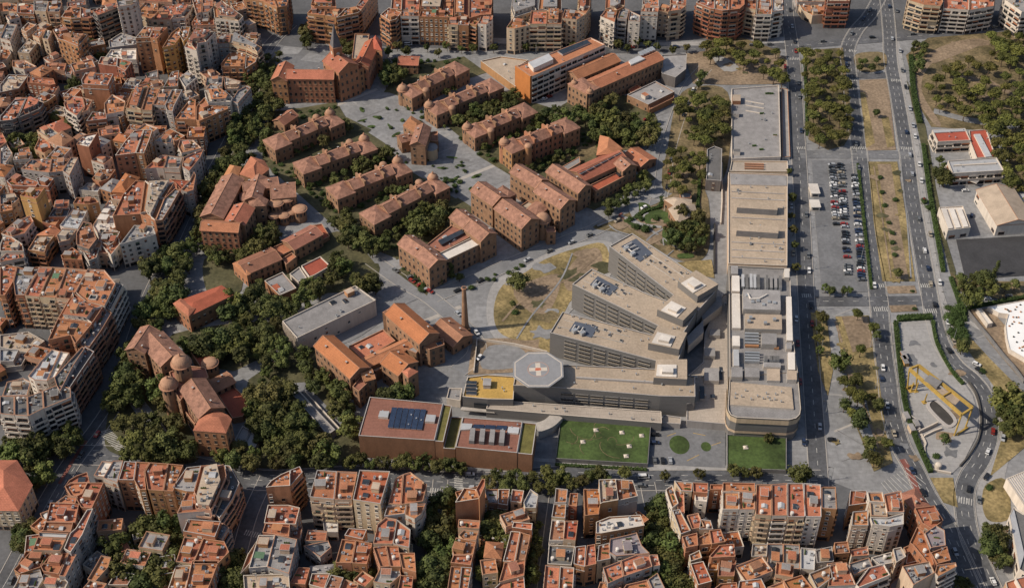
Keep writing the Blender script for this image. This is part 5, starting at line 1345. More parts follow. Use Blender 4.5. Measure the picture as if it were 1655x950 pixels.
# ---- rust coloured block with solar panels
z = Z(570, 620, 4.729)
RUST = mat('rust_roof', (.235, .105, .075), .14, .12, fine=.12, objvar=.05, tile=(.12, .01, .96, .8)); RUSTW = mat('rust_cladding', (.25, .125, .07), .18, .2, stretch=(1, 1, .4), fine=.1, objvar=.05); GREENR = mat('sedum_roof', (.13, .115, .035), .3, .3, fine=.25, objvar=.05)
SOLAR = mat('solar_cells', (.020, .030, .055), .2, .6, rough=.2, objvar=.1, tile=(.8, .03, .9, 2.2), spec=.5)
b = Bld('research_building', 'rust coloured low block with solar panels and green roof strips', 'building', (720, 720))
b.flat(z((45, 395), (130, 100), (690, 152), (625, 432)), 15, RUSTW, RUST, None, par=.4, cope='g', kinds=('vent_pipe',)*6); b.flat(z((628, 436), (693, 156), (757, 168), (692, 442)), 14.6, RUSTW, GREENR, None, cope='g')
b.flat(z((694, 492), (752, 252), (840, 256), (782, 497)), 11, RUSTW, GREENR, None, cope='g'); b.flat(z((786, 482), (842, 255), (1296, 290), (1256, 526)), 13, RUSTW, RUST, None, par=.4, cope='g', kinds=('vent_pipe',)*5); b.flat(z((1259, 529), (1299, 292), (1406, 304), (1372, 540)), 12.6, RUSTW, GREENR, None, cope='g')
for q in range(6):
    x0 = 268+q*44.5; x1 = x0+40; t = lambda x, y: z((x+(330+(x-268)*.055-y)*.21, y)); o = None
    px = [t(x0, 332+q*3), t(x1, 334+q*3), t(x1, 180+q*3), t(x0, 178+q*3)]
    b.slab('solar_panel', px, 15.0, .35, [STEEL, SOLAR])
b.slab('roof_plant', z((195, 250), (208, 205), (280, 208), (268, 255)), 14.4, 1.6, [WALL['w'], ROOF['m']]); b.slab('roof_plant', z((552, 285), (565, 232), (637, 238), (625, 290)), 14.4, 1.6, [WALL['w'], ROOF['m']])
for q in range(4): b.slab('air_handler', z((888+q*76, 432+q*5), (900+q*76, 335+q*5), (938+q*76, 338+q*5), (928+q*76, 436+q*5)), 12.4, 2.4, [CONCD, ROOF['g']])
for q in range(3): b.slab('solar_panel', z((915+q*88, 335+q*5), (928+q*88, 308+q*4), (1008+q*88, 312+q*4), (998+q*88, 340+q*5)), 13, .3, [STEEL, SOLAR])
b.slab('roof_plant', z((825, 350), (835, 300), (915, 304), (905, 345)), 12.4, 1.2, [WALL['w'], ROOF['m']]); b.slab('roof_plant', z((1180, 372), (1190, 326), (1275, 332), (1266, 378)), 12.4, 1.2, [WALL['w'], ROOF['m']])
# ---- modern hospital: fingers
LOUV = mat('louvred_cladding', (.165, .155, .148), .12, .3, rough=.6, stretch=(.3, .3, 6), fine=.18, objvar=.04); BEIGE = mat('beige_gravel_roof', (.36, .285, .215), .14, .1, fine=.14, objvar=.05); BLUEP = mat('blue_grey_membrane', (.082, .095, .125), .1, .3, fine=.06, objvar=.05); TERR = mat('terrace_slabs', (.37, .315, .265), .12, .12, fine=.1, objvar=.05, tile=(.12, .012, .94, .8))
SILL = mat('pale_sill', (.30, .255, .205), .1, 1)
def strip_mesh(w_, h_):
    m = MB(); m.poly([(-w_/2, -.02, 0), (w_/2, -.02, 0), (w_/2, -.02, h_), (-w_/2, -.02, h_)], 0); m.box((0, -.2, -.14), (w_+.2, .4, .14), 0, 1); m.box((0, -.25, h_), (w_+.2, .5, .15), 0, 2)
    for q in (-.25, 0, .25): m.box((w_*q, -.04, 0), (.1, .05, h_), 0, 2)
    return m.mesh('window', [GLASS, SILL, LOUV])
STRIPW = strip_mesh(6.0, 1.5)
def finger(label, px, h, box, blue, n, rows=5, wing='hospital_wing', pipes=True):
    b = Bld(wing, label, 'hospital wing', px[0], 'finger wings of the modern hospital')
    P = b.flat(px, h, LOUV, BEIGE, None, par=.6, cope='g', kinds=('vent_pipe',)*16)
    def go():
        f = Facades(b.root, P)
        for i in range(len(P)):
            a, c = Vector(P[i]), Vector(P[(i+1) % len(P)]); L = (c-a).length
            if L < 25: continue
            d = (c-a)/L; nrm = Vector((d.y, -d.x, 0)); k = int((L-10)/7.4); 
            for r in range(rows):
                for q in range(k):
                    p = a+d*(7+(L-12)*(q+.5)/k); zz = 1.8+r*(h-3)/rows
                    if covered(p.x+nrm.x*1.5, p.y+nrm.y*1.5, zz+1, P): continue
                    f.add('window', STRIPW, Vector((p.x, p.y, zz)), math.atan2(d.y, d.x), (1, 1, 1), nrm)
        f.flush()
    LATE.append(go)
    b.slab('roof_block', box, h-.6, 4.6, [LOUV, BEIGE], h); c = [sum(v)/len(box) for v in zip(*box)]
    wq = [(c[0]+(x-c[0])*.62-6, c[1]+(y-c[1])*.62+1-8) for x, y in box]; b.slab('roof_plant', wq, h+4, .5, [COPE['w'], ROOF['w']]); wq = [(c[0]+(x-c[0])*.34-4, c[1]+(y-c[1])*.3-9) for x, y in box]; b.slab('roof_plant', wq, h+4.5, 1.6, [COPE['w'], ROOF['w']])
    A0, B0, C0 = G(*px[0], h).xy, G(*px[1], h).xy, G(*px[2], h).xy; e1 = (C0-B0); e2 = (A0-B0)
    for q in (.3, .62):
        m = MB(); u = B0+e2*q; L_ = e1.length*.72; m.box((0, 0, 0), (L_, .35, .3), 0, 0); part('roof_kerb', m.mesh('roof_kerb', [CONC]), b.root, b.rel(u+e1*.42, h-.6), math.atan2(e1.y, e1.x))
    for q in range(7):
        m = MB(); m.box((0, 0, 0), (1.6, 1.6, .5), 0, 0); m.box((0, 0, .5), (1.2, 1.2, .12), 0, 1); part('skylight', m.mesh('skylight', [CONC, GLASS2]), b.root, b.rel(B0+e2*b.rs.uniform(.15, .85)*.8+e1*(.3+.07*q), h-.6), math.atan2(e1.y, e1.x))
    if blue:
        b.slab('roof_membrane', blue, h-.6, .35, [BLUEP], h-.2)
        A, B, C_ = (G(*blue[0], h).xy, G(*blue[1], h).xy, G(*blue[-1], h).xy); e1, e2 = B-A, C_-A; m = MB()
        for q in (.12, .3, .48): a = b.rel(A+e1*.1+e2*q, h+.7); c2 = b.rel(A+e1*.55+e2*q, h+.7); m.tube(a, c2, .3, 8, 0); m.tube(a, a+Vector((0, 0, -.8)), .4, 8, 0); m.tube(c2, c2+Vector((0, 0, -.8)), .4, 8, 0)
        m.tube(b.rel(A+e1*.1+e2*.12, h+.7), b.rel(A+e1*.1+e2*.48, h+.7), .3, 8, 0)
        part('duct', m.mesh('duct', [ROOF['w']]), b.root)
        for q in (.25, .6): b.box('air_handler', _proj(Vector((*(A+e1*.02+e2*q), h))), h-.3, (2.6, 2.0, 1.8), .6, [STEEL])
    return b
z = Z(860, 370, 3.958)
finger('uppermost dark louvred hospital wing with blue roof patch and beige roof', z((495, 110), (640, 28), (1185, 385), (1060, 522), (965, 470)), 18, z((930, 368), (1045, 300), (1187, 390), (1055, 468)), z((570, 110), (665, 60), (770, 155), (690, 208)), 8)
finger('middle dark louvred hospital wing between two similar wings', z((258, 352), (380, 255), (740, 415), (1055, 527), (968, 662), (850, 640)), 17, z((797, 552), (905, 455), (1057, 527), (962, 622)), z((370, 355), (420, 300), (552, 372), (495, 425)), 8)
finger('lowest dark louvred hospital wing just behind the helipad', z((115, 662), (195, 530), (775, 678), (985, 695), (935, 835), (830, 852)), 16, z((740, 767), (800, 655), (987, 700), (937, 807)), z((235, 650), (275, 590), (420, 622), (380, 692)), 8)
z = Z(710, 540, 3.849)
b = finger('long front hospital wing carrying the octagonal helipad', z((460, 318), (482, 205), (800, 190), (1345, 215), (1590, 262), (1592, 388), (1375, 384), (660, 324)), 14, z((1330, 306), (1345, 192), (1537, 192), (1537, 316)), None, 9, 3)
b.slab('roof_parapet', z((850, 268), (852, 262), (1340, 292), (1340, 298)), 13.4, 1.2, [COPE['g']])
HP = MB(); c = G(*z((615, 222)), 18.5); rr = 13.2
for q in range(8): a = math.pi/8+q*math.pi/4; HP.cyl((math.cos(a)*rr*.55, math.sin(a)*rr*.5, 0), .5, 5, 8, 1)
HP.cyl((0, 0, 4.2), rr*.78, .8, 8, 1, rr, False, math.pi/8); HP.cyl((0, 0, 5), rr, .45, 8, 1, None, True, math.pi/8, 0)
hp = single('helipad', HP.mesh('helipad', [mat('helipad_deck', (.235, .235, .245), .1, .3, fine=.08, objvar=0), CONC]), 'raised octagonal grey helipad with white cross on the front hospital wing', 'helipad', (c.x, c.y, 13.5))
def deco(name, polys, z0, mm, th=.03):
    m = MB()
    for P in polys: m.prism(ccw(P), z0, z0+th, 0)
    return part(name, m.mesh(name, [mm]), hp)
ang = .05; rot = lambda x, y: (x*math.cos(ang)-y*math.sin(ang), x*math.sin(ang)+y*math.cos(ang))
ring = lambda r0, r1, n: [[(math.cos(a)*r0, math.sin(a)*r0), (math.cos(b_)*r0, math.sin(b_)*r0), (math.cos(b_)*r1, math.sin(b_)*r1), (math.cos(a)*r1, math.sin(a)*r1)] for a, b_ in [(math.pi/8*0+q*2*math.pi/n, (q+1)*2*math.pi/n) for q in range(n)]]
deco('edge_line', [[(math.cos(math.pi/8+q*math.pi/4)*r0, math.sin(math.pi/8+q*math.pi/4)*r0) for r0 in (11.9,)]+[(math.cos(math.pi/8+(q+1)*math.pi/4)*11.9, math.sin(math.pi/8+(q+1)*math.pi/4)*11.9), (math.cos(math.pi/8+(q+1)*math.pi/4)*12.4, math.sin(math.pi/8+(q+1)*math.pi/4)*12.4), (math.cos(math.pi/8+q*math.pi/4)*12.4, math.sin(math.pi/8+q*math.pi/4)*12.4)] for q in range(8)], 5.46, COPE['w'])
deco('circle_mark', ring(4.9, 5.2, 32), 5.46, mat('cross_paint_pink', (.42, .26, .2), .1, 1))
cr = [(-1, -4.4), (1, -4.4), (1.5, -1.5), (4.4, -1), (4.4, 1), (1.5, 1.5), (1, 4.4), (-1, 4.4), (-1.5, 1.5), (-4.4, 1), (-4.4, -1), (-1.5, -1.5)]
deco('cross_mark', [[rot(x, y) for x, y in cr[k:k+2]+[(1.5*sx, 1.5*sy) for sx, sy in ((1, 1), (-1, 1))]] for k in ()]+[[rot(-1.2, -4.4), rot(1.2, -4.4), rot(1.2, 4.4), rot(-1.2, 4.4)], ], 5.46, COPE['w'], .03); deco('cross_mark', [[rot(-4.4, -1.2), rot(-1.25, -1.2), rot(-1.25, 1.2), rot(-4.4, 1.2)], [rot(1.25, -1.2), rot(4.4, -1.2), rot(4.4, 1.2), rot(1.25, 1.2)]], 5.46, COPE['w'], .03)
deco('centre_mark', [[rot(-1.6, -.7), rot(-.4, -.9), rot(1.5, -.6), rot(1.2, .9), rot(-1.2, 1.0)]], 5.50, mat('cross_paint_red', (.42, .12, .07), .1, 1))
b = Bld('entrance_wing', 'low hospital wing with ochre gravel roof beside the helipad', 'hospital wing', z((300, 470)))
OCHR = mat('ochre_gravel_roof', (.42, .265, .075), .16, .12, fine=.14, objvar=.04)
b.flat(z((145, 387), (175, 266), (300, 250), (470, 262), (460, 405), (300, 402)), 10, LOUV, OCHR, None, cope='w', kinds=('vent_pipe',)*5+('stair_house',)); 
for q in range(4): b.slab('skylight', z((165, 305+q*22), (170, 288+q*22), (235, 290+q*22), (230, 308+q*22)), 9.4, .8, [COPE['w'], GLASS2])
b.slab('window_band', z((215, 430), (215, 425), (295, 430), (295, 436)), 3, 4, [GLASS2], 7); b.flat(z((45, 398), (60, 335), (142, 335), (130, 412)), 5, 'w', 'g', None, cope='w', kinds=('vent_pipe',))
b.flat(z((292, 462), (308, 406), (1380, 480), (1384, 552)), 6, LOUV, TERR, None, cope='w', par=.4, kinds=('vent_pipe',)*10); b.flat(z((1388, 548), (1392, 500), (1505, 515), (1500, 558)), 3.5, 'g', TERR, None, cope='g')
b.slab('canopy', z((130, 470), (140, 450), (330, 470), (345, 488)), 3.5, .5, [CONC], 4)
m = MB(); A_ = [G(*z((600, 600)), 3).xy, G(*z((680, 570)), 3).xy, G(*z((735, 520)), 3).xy]; LL = smooth_poly(A_, 6, False); W0, W1 = offs(LL, 3), offs(LL, -3)
for i in range(len(LL)-1): m.poly([tuple(b.rel(W1[i], 5)), tuple(b.rel(W1[i+1], 5)), tuple(b.rel(W0[i+1], 5)), tuple(b.rel(W0[i], 5))]); [m.poly([tuple(b.rel(W[i], 0)), tuple(b.rel(W[i+1], 0)), tuple(b.rel(W[i+1], 5)), tuple(b.rel(W[i], 5))]) for W in (W0, W1)]
part('curved_passage', m.mesh('curved_passage', [CONC]), b.root)
# garden wall round the rough plot
z3 = z
def wall_line(label, px, h, th, mm, name='garden_wall', cat='wall', closed=False, group=None):
    L = [G(x, y).xy for x, y in px]; L = [p.xy for p in smooth_poly(L, 5, False)] if len(L) > 4 else L; m = MB(); o = G(*px[0]); W0, W1 = offs(L, th/2), offs(L, -th/2)
    for i in range(len(L)-1):
        q = [(W1[i]-o.xy), (W1[i+1]-o.xy), (W0[i+1]-o.xy), (W0[i]-o.xy)]; m.prism([(p.x, p.y) for p in q], 0, h)
    return single(name, m.mesh(name, [mm]), label, cat, o, group)
wall_line('pale wall around the rough plot left of the helipad', z((215, 245), (236, 40), (470, 75), (670, 122)), 2.0, .5, COPE['w'])
# ---- long service block and its northern terraces
z = Z(1110, 420, 3.393)
b = Bld('service_building', 'long service block full of roof machinery with rounded beige front', 'hospital', (1235, 600))
arc = [(225, 800), (228, 825), (242, 848), (275, 862), (560, 876), (600, 866), (620, 845), (625, 815)]
b.flat(z((230, 30), (565, 47), (570, 200), (588, 470), (606, 600), *arc[::-1], (236, 640)), 15, LOUV, 'g', None, cope='w', par=.8)
Pf = inset(ccw_world(z((232, 640), *arc, (612, 610)), 15), -.45); m = MB(); m.prism([(p[0]-b.o.x, p[1]-b.o.y) for p in Pf], 11.6, 14.6, 0, None, False, True); part('fascia', m.mesh('fascia', [WALL['c']]), b.root)
m = MB(); m.prism([(p[0]-b.o.x, p[1]-b.o.y) for p in inset(ccw_world(z((232, 640), *arc, (612, 610)), 15), -.3)], 4.6, 6.2, 0, None, False, True); part('fascia', m.mesh('fascia', [WALL['c']]), b.root)
b.slab('base_storey', z((288, 905), (285, 870), (575, 878), (575, 930)), 0, 5, [CONC, TERR], 5); 
for q in range(7): b.slab('shop_window', z((300+q*38, 914+q), (300+q*38, 910+q), (330+q*38, 911+q), (330+q*38, 915+q)), .6, 3, [GLASS2], 3)
b.slab('roof_deck', z((242, 668), (575, 697), (586, 815), (238, 792)), 14.2, .9, [COPE['w'], BEIGE]); b.slab('window_band', z((252, 848), (290, 860), (560, 872), (598, 860), (598, 857), (560, 868), (290, 856), (254, 845)), 8, 2.5, [GLASS2], 11)
Q4 = lambda x0, y0, x1, y1, k=.03: z((x0, y0), (x1, y0+(x1-x0)*k), (x1+(y1-y0)*.03, y1+(x1-x0)*k), (x0+(y1-y0)*.01, y1))
for nm, x0, y0, x1, y1, hh, mm in (('roof_block', 308, 160, 512, 268, 4.2, [CONC, ROOF['g']]), ('roof_block', 318, 295, 520, 375, 3.4, [CONC, ROOF['c']]), ('roof_strip', 248, 182, 290, 372, 1.6, [COPE['w'], ROOF['w']]), ('roof_strip', 545, 200, 574, 440, 2, [COPE['w'], ROOF['w']]), ('roof_block', 535, 48, 562, 95, 3, [COPE['w'], ROOF['w']]), ('roof_block', 248, 85, 288, 170, 2.6, [COPE['w'], ROOF['w']]),
              ('roof_block', 242, 30, 280, 75, 2.4, [CONC, ROOF['g']]), ('roof_block', 250, 415, 290, 470, 2, [COPE['w'], ROOF['w']]), ('roof_block', 255, 490, 285, 580, 2.6, [COPE['w'], ROOF['m']]), ('roof_block', 410, 400, 492, 460, 3.6, [CONC, ROOF['g']]), ('roof_block', 555, 505, 592, 600, 1.8, [COPE['w'], ROOF['w']]), ('roof_block', 245, 585, 305, 640, 3, [CONC, ROOF['g']]),
              ('roof_block', 318, 590, 398, 640, 2.4, [CONC, ROOF['g']]), ('roof_block', 420, 560, 515, 585, 2.2, [COPE['w'], ROOF['g']]), ('roof_block', 545, 450, 575, 485, 2.2, [COPE['w'], ROOF['g']]), ('roof_block', 550, 605, 602, 655, 2.5, [CONC, ROOF['c']]), ('roof_block', 440, 595, 510, 660, 1.4, [CONC, ROOF['c']])):
    b.slab(nm, Q4(x0, y0, x1, y1), 14.2, hh, mm)
for x, y0, y1 in ((300, 78, 145), (322, 78, 150), (345, 75, 150), (365, 78, 152), (385, 80, 150), (432, 82, 150), (455, 84, 152), (480, 82, 150), (505, 86, 152)): b.slab('air_handler', Q4(x, y0, x+15, y1), 14.2, 2.6, [STEEL, rnd.choice((ROOF['g'], ROOF['m'], ROOF['d']))])
for y in (395, 412, 430, 447, 500, 515, 530, 545): b.slab('duct', Q4(318, y, 395 if y < 480 else 400, y+7), 14.4, 1.8, [STEEL])
for x in (425, 455, 470, 490): b.slab('air_handler', Q4(x, 525, x+18, 548), 14.2, 2.5, [STEEL, ROOF['d']])
for x, y in ((330, 200), (420, 250), (360, 235), (450, 235), (480, 240), (390, 230), (340, 340), (430, 350), (480, 330), (350, 320)): b.box('vent', z((x, y)), 18.0, (1.6, 1.6, 1.2), 0, [STEEL])
m = MB(); pA = [b.rel(G(*z(p), 18.8), 18.9) for p in ((335, 185), (350, 215), (400, 212), (440, 190))]
for i in range(3): m.tube(pA[i], pA[i+1], .5, 8, 0)
part('duct', m.mesh('duct', [ROOF['w']]), b.root)
for x0, y0, x1, y1, mm in ((320, 462, 395, 470, 'o'), (480, 470, 505, 482, 'o')): b.slab('pipe_rack', Q4(x0, y0, x1, y1), 14.4, 1.2, [WALL[mm]])
place_roof(b.root, b.o, ccw_world(z((250, 700), (570, 720), (575, 800), (245, 785)), 15), 15.1, random.Random(4), 14, ['vent_pipe']*14)
b = Bld('terrace_podium', 'low concrete podium terrace joining the hospital wings to the service block', 'terrace', z((120, 760)))
b.flat(z((196, 190), (226, 180), (232, 640), (220, 812), (286, 872), (286, 905), (0, 880), (0, 640), (90, 560), (100, 400)), 5, 'g', TERR, None, cope='g', par=.4, kinds=('vent_pipe',)*8)
for x0, y0, x1, y1, hh in ((125, 378, 182, 412, 2.5), (96, 480, 155, 525, 2.5), (95, 590, 175, 660, 2.6), (130, 735, 155, 755, 1.2), (70, 690, 95, 760, 1.2)): b.slab('skylight', Q4(x0, y0, x1, y1), 4.6, hh, [CONC, ROOF['g'] if hh > 2 else GLASS2])
for x0, y0, x1, y1 in ((105, 483, 148, 505), (130, 385, 150, 408), (178, 585, 195, 655)): b.slab('roof_opening', Q4(x0, y0, x1, y1), 4.65, .25, [GLASS2])
b.slab('curved_link', z((60, 260), (190, 190), (194, 250), (90, 330)), 4.6, 5.4, [COPE['w'], ROOF['g']]); b.slab('curved_link', z((0, 420), (90, 330), (92, 395), (10, 470)), 4.6, 5.4, [COPE['w'], ROOF['g']]); b.slab('roof_block', z((0, 632), (46, 632), (46, 780), (0, 790)), 4.6, 5, [LOUV, ROOF['d']])
z = Z(1120, 120, 2.878)
b = Bld('outpatient_building', 'long low beige roofed block with two dark ridge boxes', 'hospital', z((300, 700)))
b.flat(z((165, 457), (440, 467), (438, 890), (165, 880)), 8, 'c', BEIGE, None, cope='w', par=.5, kinds=('vent_pipe',)*22+('air_unit',)*6); b.slab('roof_deck', z((172, 462), (436, 472), (436, 518), (175, 512)), 7.5, .8, [COPE['w'], ROOF['g']])
b.slab('ridge_box', z((205, 620), (222, 592), (395, 600), (393, 632)), 7.5, 4, [CONCD, BEIGE], 11.5); b.slab('ridge_box', z((203, 727), (215, 698), (397, 708), (397, 740)), 7.5, 4, [CONCD, BEIGE], 11.5)
for y in (545, 575, 665, 780, 815, 850): b.slab('roof_kerb', z((180, y), (180, y-2), (425, y+10), (425, y+12)), 7.5, .5, [COPE['g']])
m = MB(); b2 = b
b = Bld('parking_deck', 'pale concrete parking deck north of the beige roofed block', 'parking deck', z((290, 380)))
b.flat(z((180, 68), (400, 52), (408, 384), (180, 394)), 5, 'w', 'g', None, cope='w', par=.9, kinds=('skylight', 'vent_pipe', 'vent_pipe', 'air_unit', 'vent_pipe', 'planter', 'vent_pipe', 'vent_pipe')); b.flat(z((412, 66), (440, 70), (452, 384), (416, 386)), 2.2, 'w', 'g', None, cope='o', par=.9)
for x, y in ((345, 92), (355, 92), (365, 93), (320, 185), (285, 335), (318, 352)): b.box('planter', z((x, y)), 4.2, (2.6, .9, .9), .1, [POT])
for y in (125, 145, 170): b.slab('roof_kerb', z((245, y), (245, y-3), (330, y+12), (330, y+15)), 4.1, .4, [COPE['w']])
b.slab('stair_block', z((185, 125), (185, 96), (222, 96), (222, 125)), 4.1, 2.8, [WALL['o'], ROOF['c']]); b.slab('stair_block', z((185, 185), (185, 172), (215, 172), (215, 186)), 4.1, 2.6, [WALL['w'], ROOF['g']]); b.slab('stair_block', z((188, 360), (188, 348), (220, 348), (220, 362)), 4.1, 2.6, [WALL['w'], ROOF['d']])
b = Bld('link_bridge', 'stepped concrete link between parking deck and beige roofed block', 'terrace', z((300, 440))); b.flat(z((180, 402), (440, 404), (442, 452), (170, 450)), 3.5, 'c', TERR, None, cope='w')
for y in (415, 425, 436): b.slab('step', z((240, y), (240, y-3), (330, y-1), (330, y+3)), 3.1, .8, [COPE['o']])
wall_line('long pale wall beside the access ramp of the beige roofed block', Z(1120, 120, 2.878)((134, 420), (134, 600), (128, 700)), 1.6, .6, COPE['w']); wall_line('dark green edged wall between the garden and the access ramp', Z(1120, 120, 2.878)((100, 700), (98, 820), (98, 930)), 1.4, .8, RAIL)
# ---- raised lawns
LAWNM = LAWN
def raised_lawn(label, px, h, pyr):
    b = Bld('roof_garden', label, 'roof garden', px[0], 'raised lawns in front of the hospital')
    P = ccw_world(px, h); part('wall', wall_mesh(P, b.o, 0, h+.3, .22, [CONCD, CONCD]), b.root); I = inset(P, .35); part('lawn', flat([(p[0]-b.o.x, p[1]-b.o.y) for p in I], h-.1, [LAWN], 'lawn'), b.root)
    for x, y in pyr:
        c = b.rel(G(x, y, h), h-.1); m = MB(); m.box((0, 0, 0), (2.2, 2.2, .4), 0, 0); m.cyl((0, 0, .4), 1.4, .6, 4, 0, .5, a0=math.pi/4); part('skylight', m.mesh('skylight', [COPE['w']]), b.root, c, .1)
    return b
b = raised_lawn('bright green raised lawn with six white skylights', [(898, 741), (906, 676), (1052, 684), (1047, 750)], 2.4, ((963, 695), (1005, 699), (1037, 704), (942, 714), (1017, 721), (1012, 737)))
rg = random.Random(9)
for q in range(9):
    c = b.rel(G(rg.uniform(915, 1035), rg.uniform(688, 735), 2.4), 2.34); m = MB(); a0 = rg.uniform(0, 6); r0 = rg.uniform(3, 7); pts = [Vector((math.cos(a0+t*.4)*r0+t*.7, math.sin(a0+t*.4)*r0, 0)) for t in range(7)]; W0, W1 = offs([p.xy for p in pts], .14), offs([p.xy for p in pts], -.14)
    for i in range(6): m.poly([(*W1[i], 0), (*W1[i+1], 0), (*W0[i+1], 0), (*W0[i], 0)])
    part('lawn_path', m.mesh('lawn_path', [MIXG]), b.root, c)
raised_lawn('bright green raised lawn with one skylight at the street corner', [(1175, 757), (1175, 702), (1271, 703), (1271, 760)], 2.4, ((1205, 723),))
for px, r, lb in (((1098, 719), 5.6, 'larger oval grass island with pale kerb on the forecourt'), ((1141, 722), 3.2, 'smaller oval grass island with pale kerb on the forecourt')):
    m = MB(); m.cyl((0, 0, 0), r, .22, 28, 1); m.cyl((0, 0, .22), r-.8, .12, 28, 0); o = single('grass_island', m.mesh('grass_island', [LAWN, COPE['w']]), lb, 'grass island', G(*px)); o.scale = (1, 1.25, 1)
m = MB(); m.prism([(0, 0), (6, 0), (6, 3), (0, 3)], 0, 3); 
# small ramp building by the trees
z = Z(400, 630, 2.969)
b = Bld('ramp_canopy', 'long grey sloping canopy between the lower trees', 'canopy', z((330, 150))); b.flat(z((215, 20), (250, 10), (420, 190), (385, 215)), 4, 'g', 'g', None, cope='g'); b.flat(z((250, 8), (275, 2), (450, 190), (425, 195)), 2.5, 'w', 'd', None, cope='w')
# ------------------------------------------------------------------ right edge: school, warehouse, building site
z = Z(1490, 190, 4.52)
SCHR = mat('school_red_roof', (.37, .085, .055), .12, .2, fine=.1, objvar=.05)
b = Bld('school_building', 'white school wing with red roof nearest the park', 'school', z((220, 200)), 'buildings of the school')
b.flat(z((75, 92), (315, 80), (356, 166), (116, 178)), 8, 'w', SCHR, 'L', wins='wide', sty=3.6, cope='w', kinds=('vent_pipe',)*4); b.slab('roof_strip', z((80, 92), (315, 80), (322, 98), (90, 112)), 7.4, .6, [COPE['w'], ROOF['m']])
b = Bld('school_building', 'red roofed school link with white roof strip', 'school', z((450, 260)), 'buildings of the school')
b.flat(z((345, 96), (470, 86), (540, 286), (400, 296), (355, 180)), 7, 'w', SCHR, 'w', wins='light', cope='w', kinds=('vent_pipe',)*3); b.slab('roof_strip', z((380, 122), (425, 120), (512, 285), (465, 288)), 6.4, 1.1, [COPE['w'], ROOF['m']])
b = Bld('school_building', 'white school hall with wide grey metal roof', 'school', z((400, 470)), 'buildings of the school')
b.flat(z((190, 316), (545, 292), (600, 386), (226, 408)), 9, 'w', 'm', 'L', wins='wide', sty=3.6, cope='w', kinds=('vent_pipe',)*4); b.slab('roof_rib', z((230, 352), (232, 346), (545, 328), (545, 336)), 8.3, .7, [COPE['w']]); b.slab('entrance_canopy', z((320, 450), (360, 425), (440, 440), (400, 480)), 3, .5, [COPE['w'], ROOF['g']], 3.5)
b = Bld('workshop', 'small white workshop with three ribbed roof strips', 'workshop', z((240, 850)))
b.flat(z((125, 656), (300, 646), (356, 802), (190, 824)), 7, 'w', 'w', 'w', wins='wide', bay=6, cope='w')
for q in range(3): b.slab('roof_ridge', z((140+q*56, 662), (176+q*56, 660), (228+q*56, 806-q*6), (192+q*56, 812-q*6)), 6.4, 1.2, [COPE['w'], ROOF['w']])
b = Bld('warehouse', 'tan roofed warehouse with white gable above the dark court', 'warehouse', z((620, 760)))
b.gable(z((535, 525)), z((690, 778)), 22, 8, 3.4, wk='w', rk='c', style='x', wins='wide', chim=0, sty=3.6); b.flat(z((668, 520), (746, 500), (800, 620), (746, 640)), 5, 'w', 'm', None, cope='w')
z = Z(1490, 440, 4.75)
b = Bld('covered_reservoir', 'low building with white dotted membrane roof at the right edge', 'building', z((780, 600)))
b.flat(z((505, 266), (784, 216), (960, 190), (960, 820), (784, 655), (672, 590), (650, 500), (640, 400), (662, 322), (590, 312)), 3, 'w', mat('white_membrane', (.78, .77, .76), .06, .1, objvar=0), None, cope='w', par=.3)
rr_ = random.Random(3); m = MB(); Pn = ccw_world(z((560, 285), (784, 235), (784, 630), (690, 580), (665, 480), (660, 380), (690, 310)), 3)
for q in range(46):
    xs = [p[0] for p in Pn]; ys = [p[1] for p in Pn]; x, y = rr_.uniform(min(xs), max(xs)), rr_.uniform(min(ys), max(ys))
    if inside(x, y, Pn): part('roof_vent', shared('roof_vent', lambda m: m.cyl((0, 0, 0), .45, .5, 8), [rr_.choice((RAIL, WALL['o'], RAIL))]), b.root, b.rel(Vector((x, y)), 2.7))
b.flat(z((420, 280), (455, 276), (545, 388), (505, 398)), 3, 'w', 'w', None, cope='w', par=.3)
wall_line('long dark retaining wall with railing beside the white dotted roof', z((330, 290), (400, 380), (500, 500), (620, 650), (700, 740), (780, 850)), 2.2, .8, CONCD, 'retaining_wall')
z = Z(1550, 740, 4.524)
b = Bld('sports_hall', 'hall with white corrugated roof at the lower right edge', 'hall', z((420, 300))); b.flat(z((345, 150), (475, 96), (660, 40), (660, 480), (478, 350)), 6, 'w', 'm', None, cope='w', par=.3)
for q in range(9): b.slab('roof_rib', z((352+q*14, 148-q*6), (356+q*14, 147-q*6), (490+q*18, 345-q*2), (486+q*18, 347-q*2)), 5.7, .35, [COPE['w']], 6)
b = Bld('school_annex', 'long white building with window band at the lower right edge', 'building', z((440, 700))); b.flat(z((368, 420), (400, 358), (475, 404), (660, 380), (660, 940), (440, 812)), 8, 'w', 'd', 'w', wins='wide', bay=5, sty=3.6, cope='w', kinds=('vent_pipe',)*4)
b.slab('roof_strip', z((372, 420), (400, 362), (478, 700), (446, 806)), 7.3, .8, [COPE['w'], ROOF['m']])
b = Bld('house', 'terracotta roofed house at the bottom right corner', 'house', z((400, 940))); b.flat(z((340, 905), (410, 880), (475, 1000), (360, 1000)), 7, 'p', 't', 'w', wins='light', cope='w'); b.flat(z((412, 878), (660, 820), (660, 1000), (480, 1000)), 9, 'w', 't', 'w', wins='light', cope='w', kinds=('chimney', 'vent_pipe'))
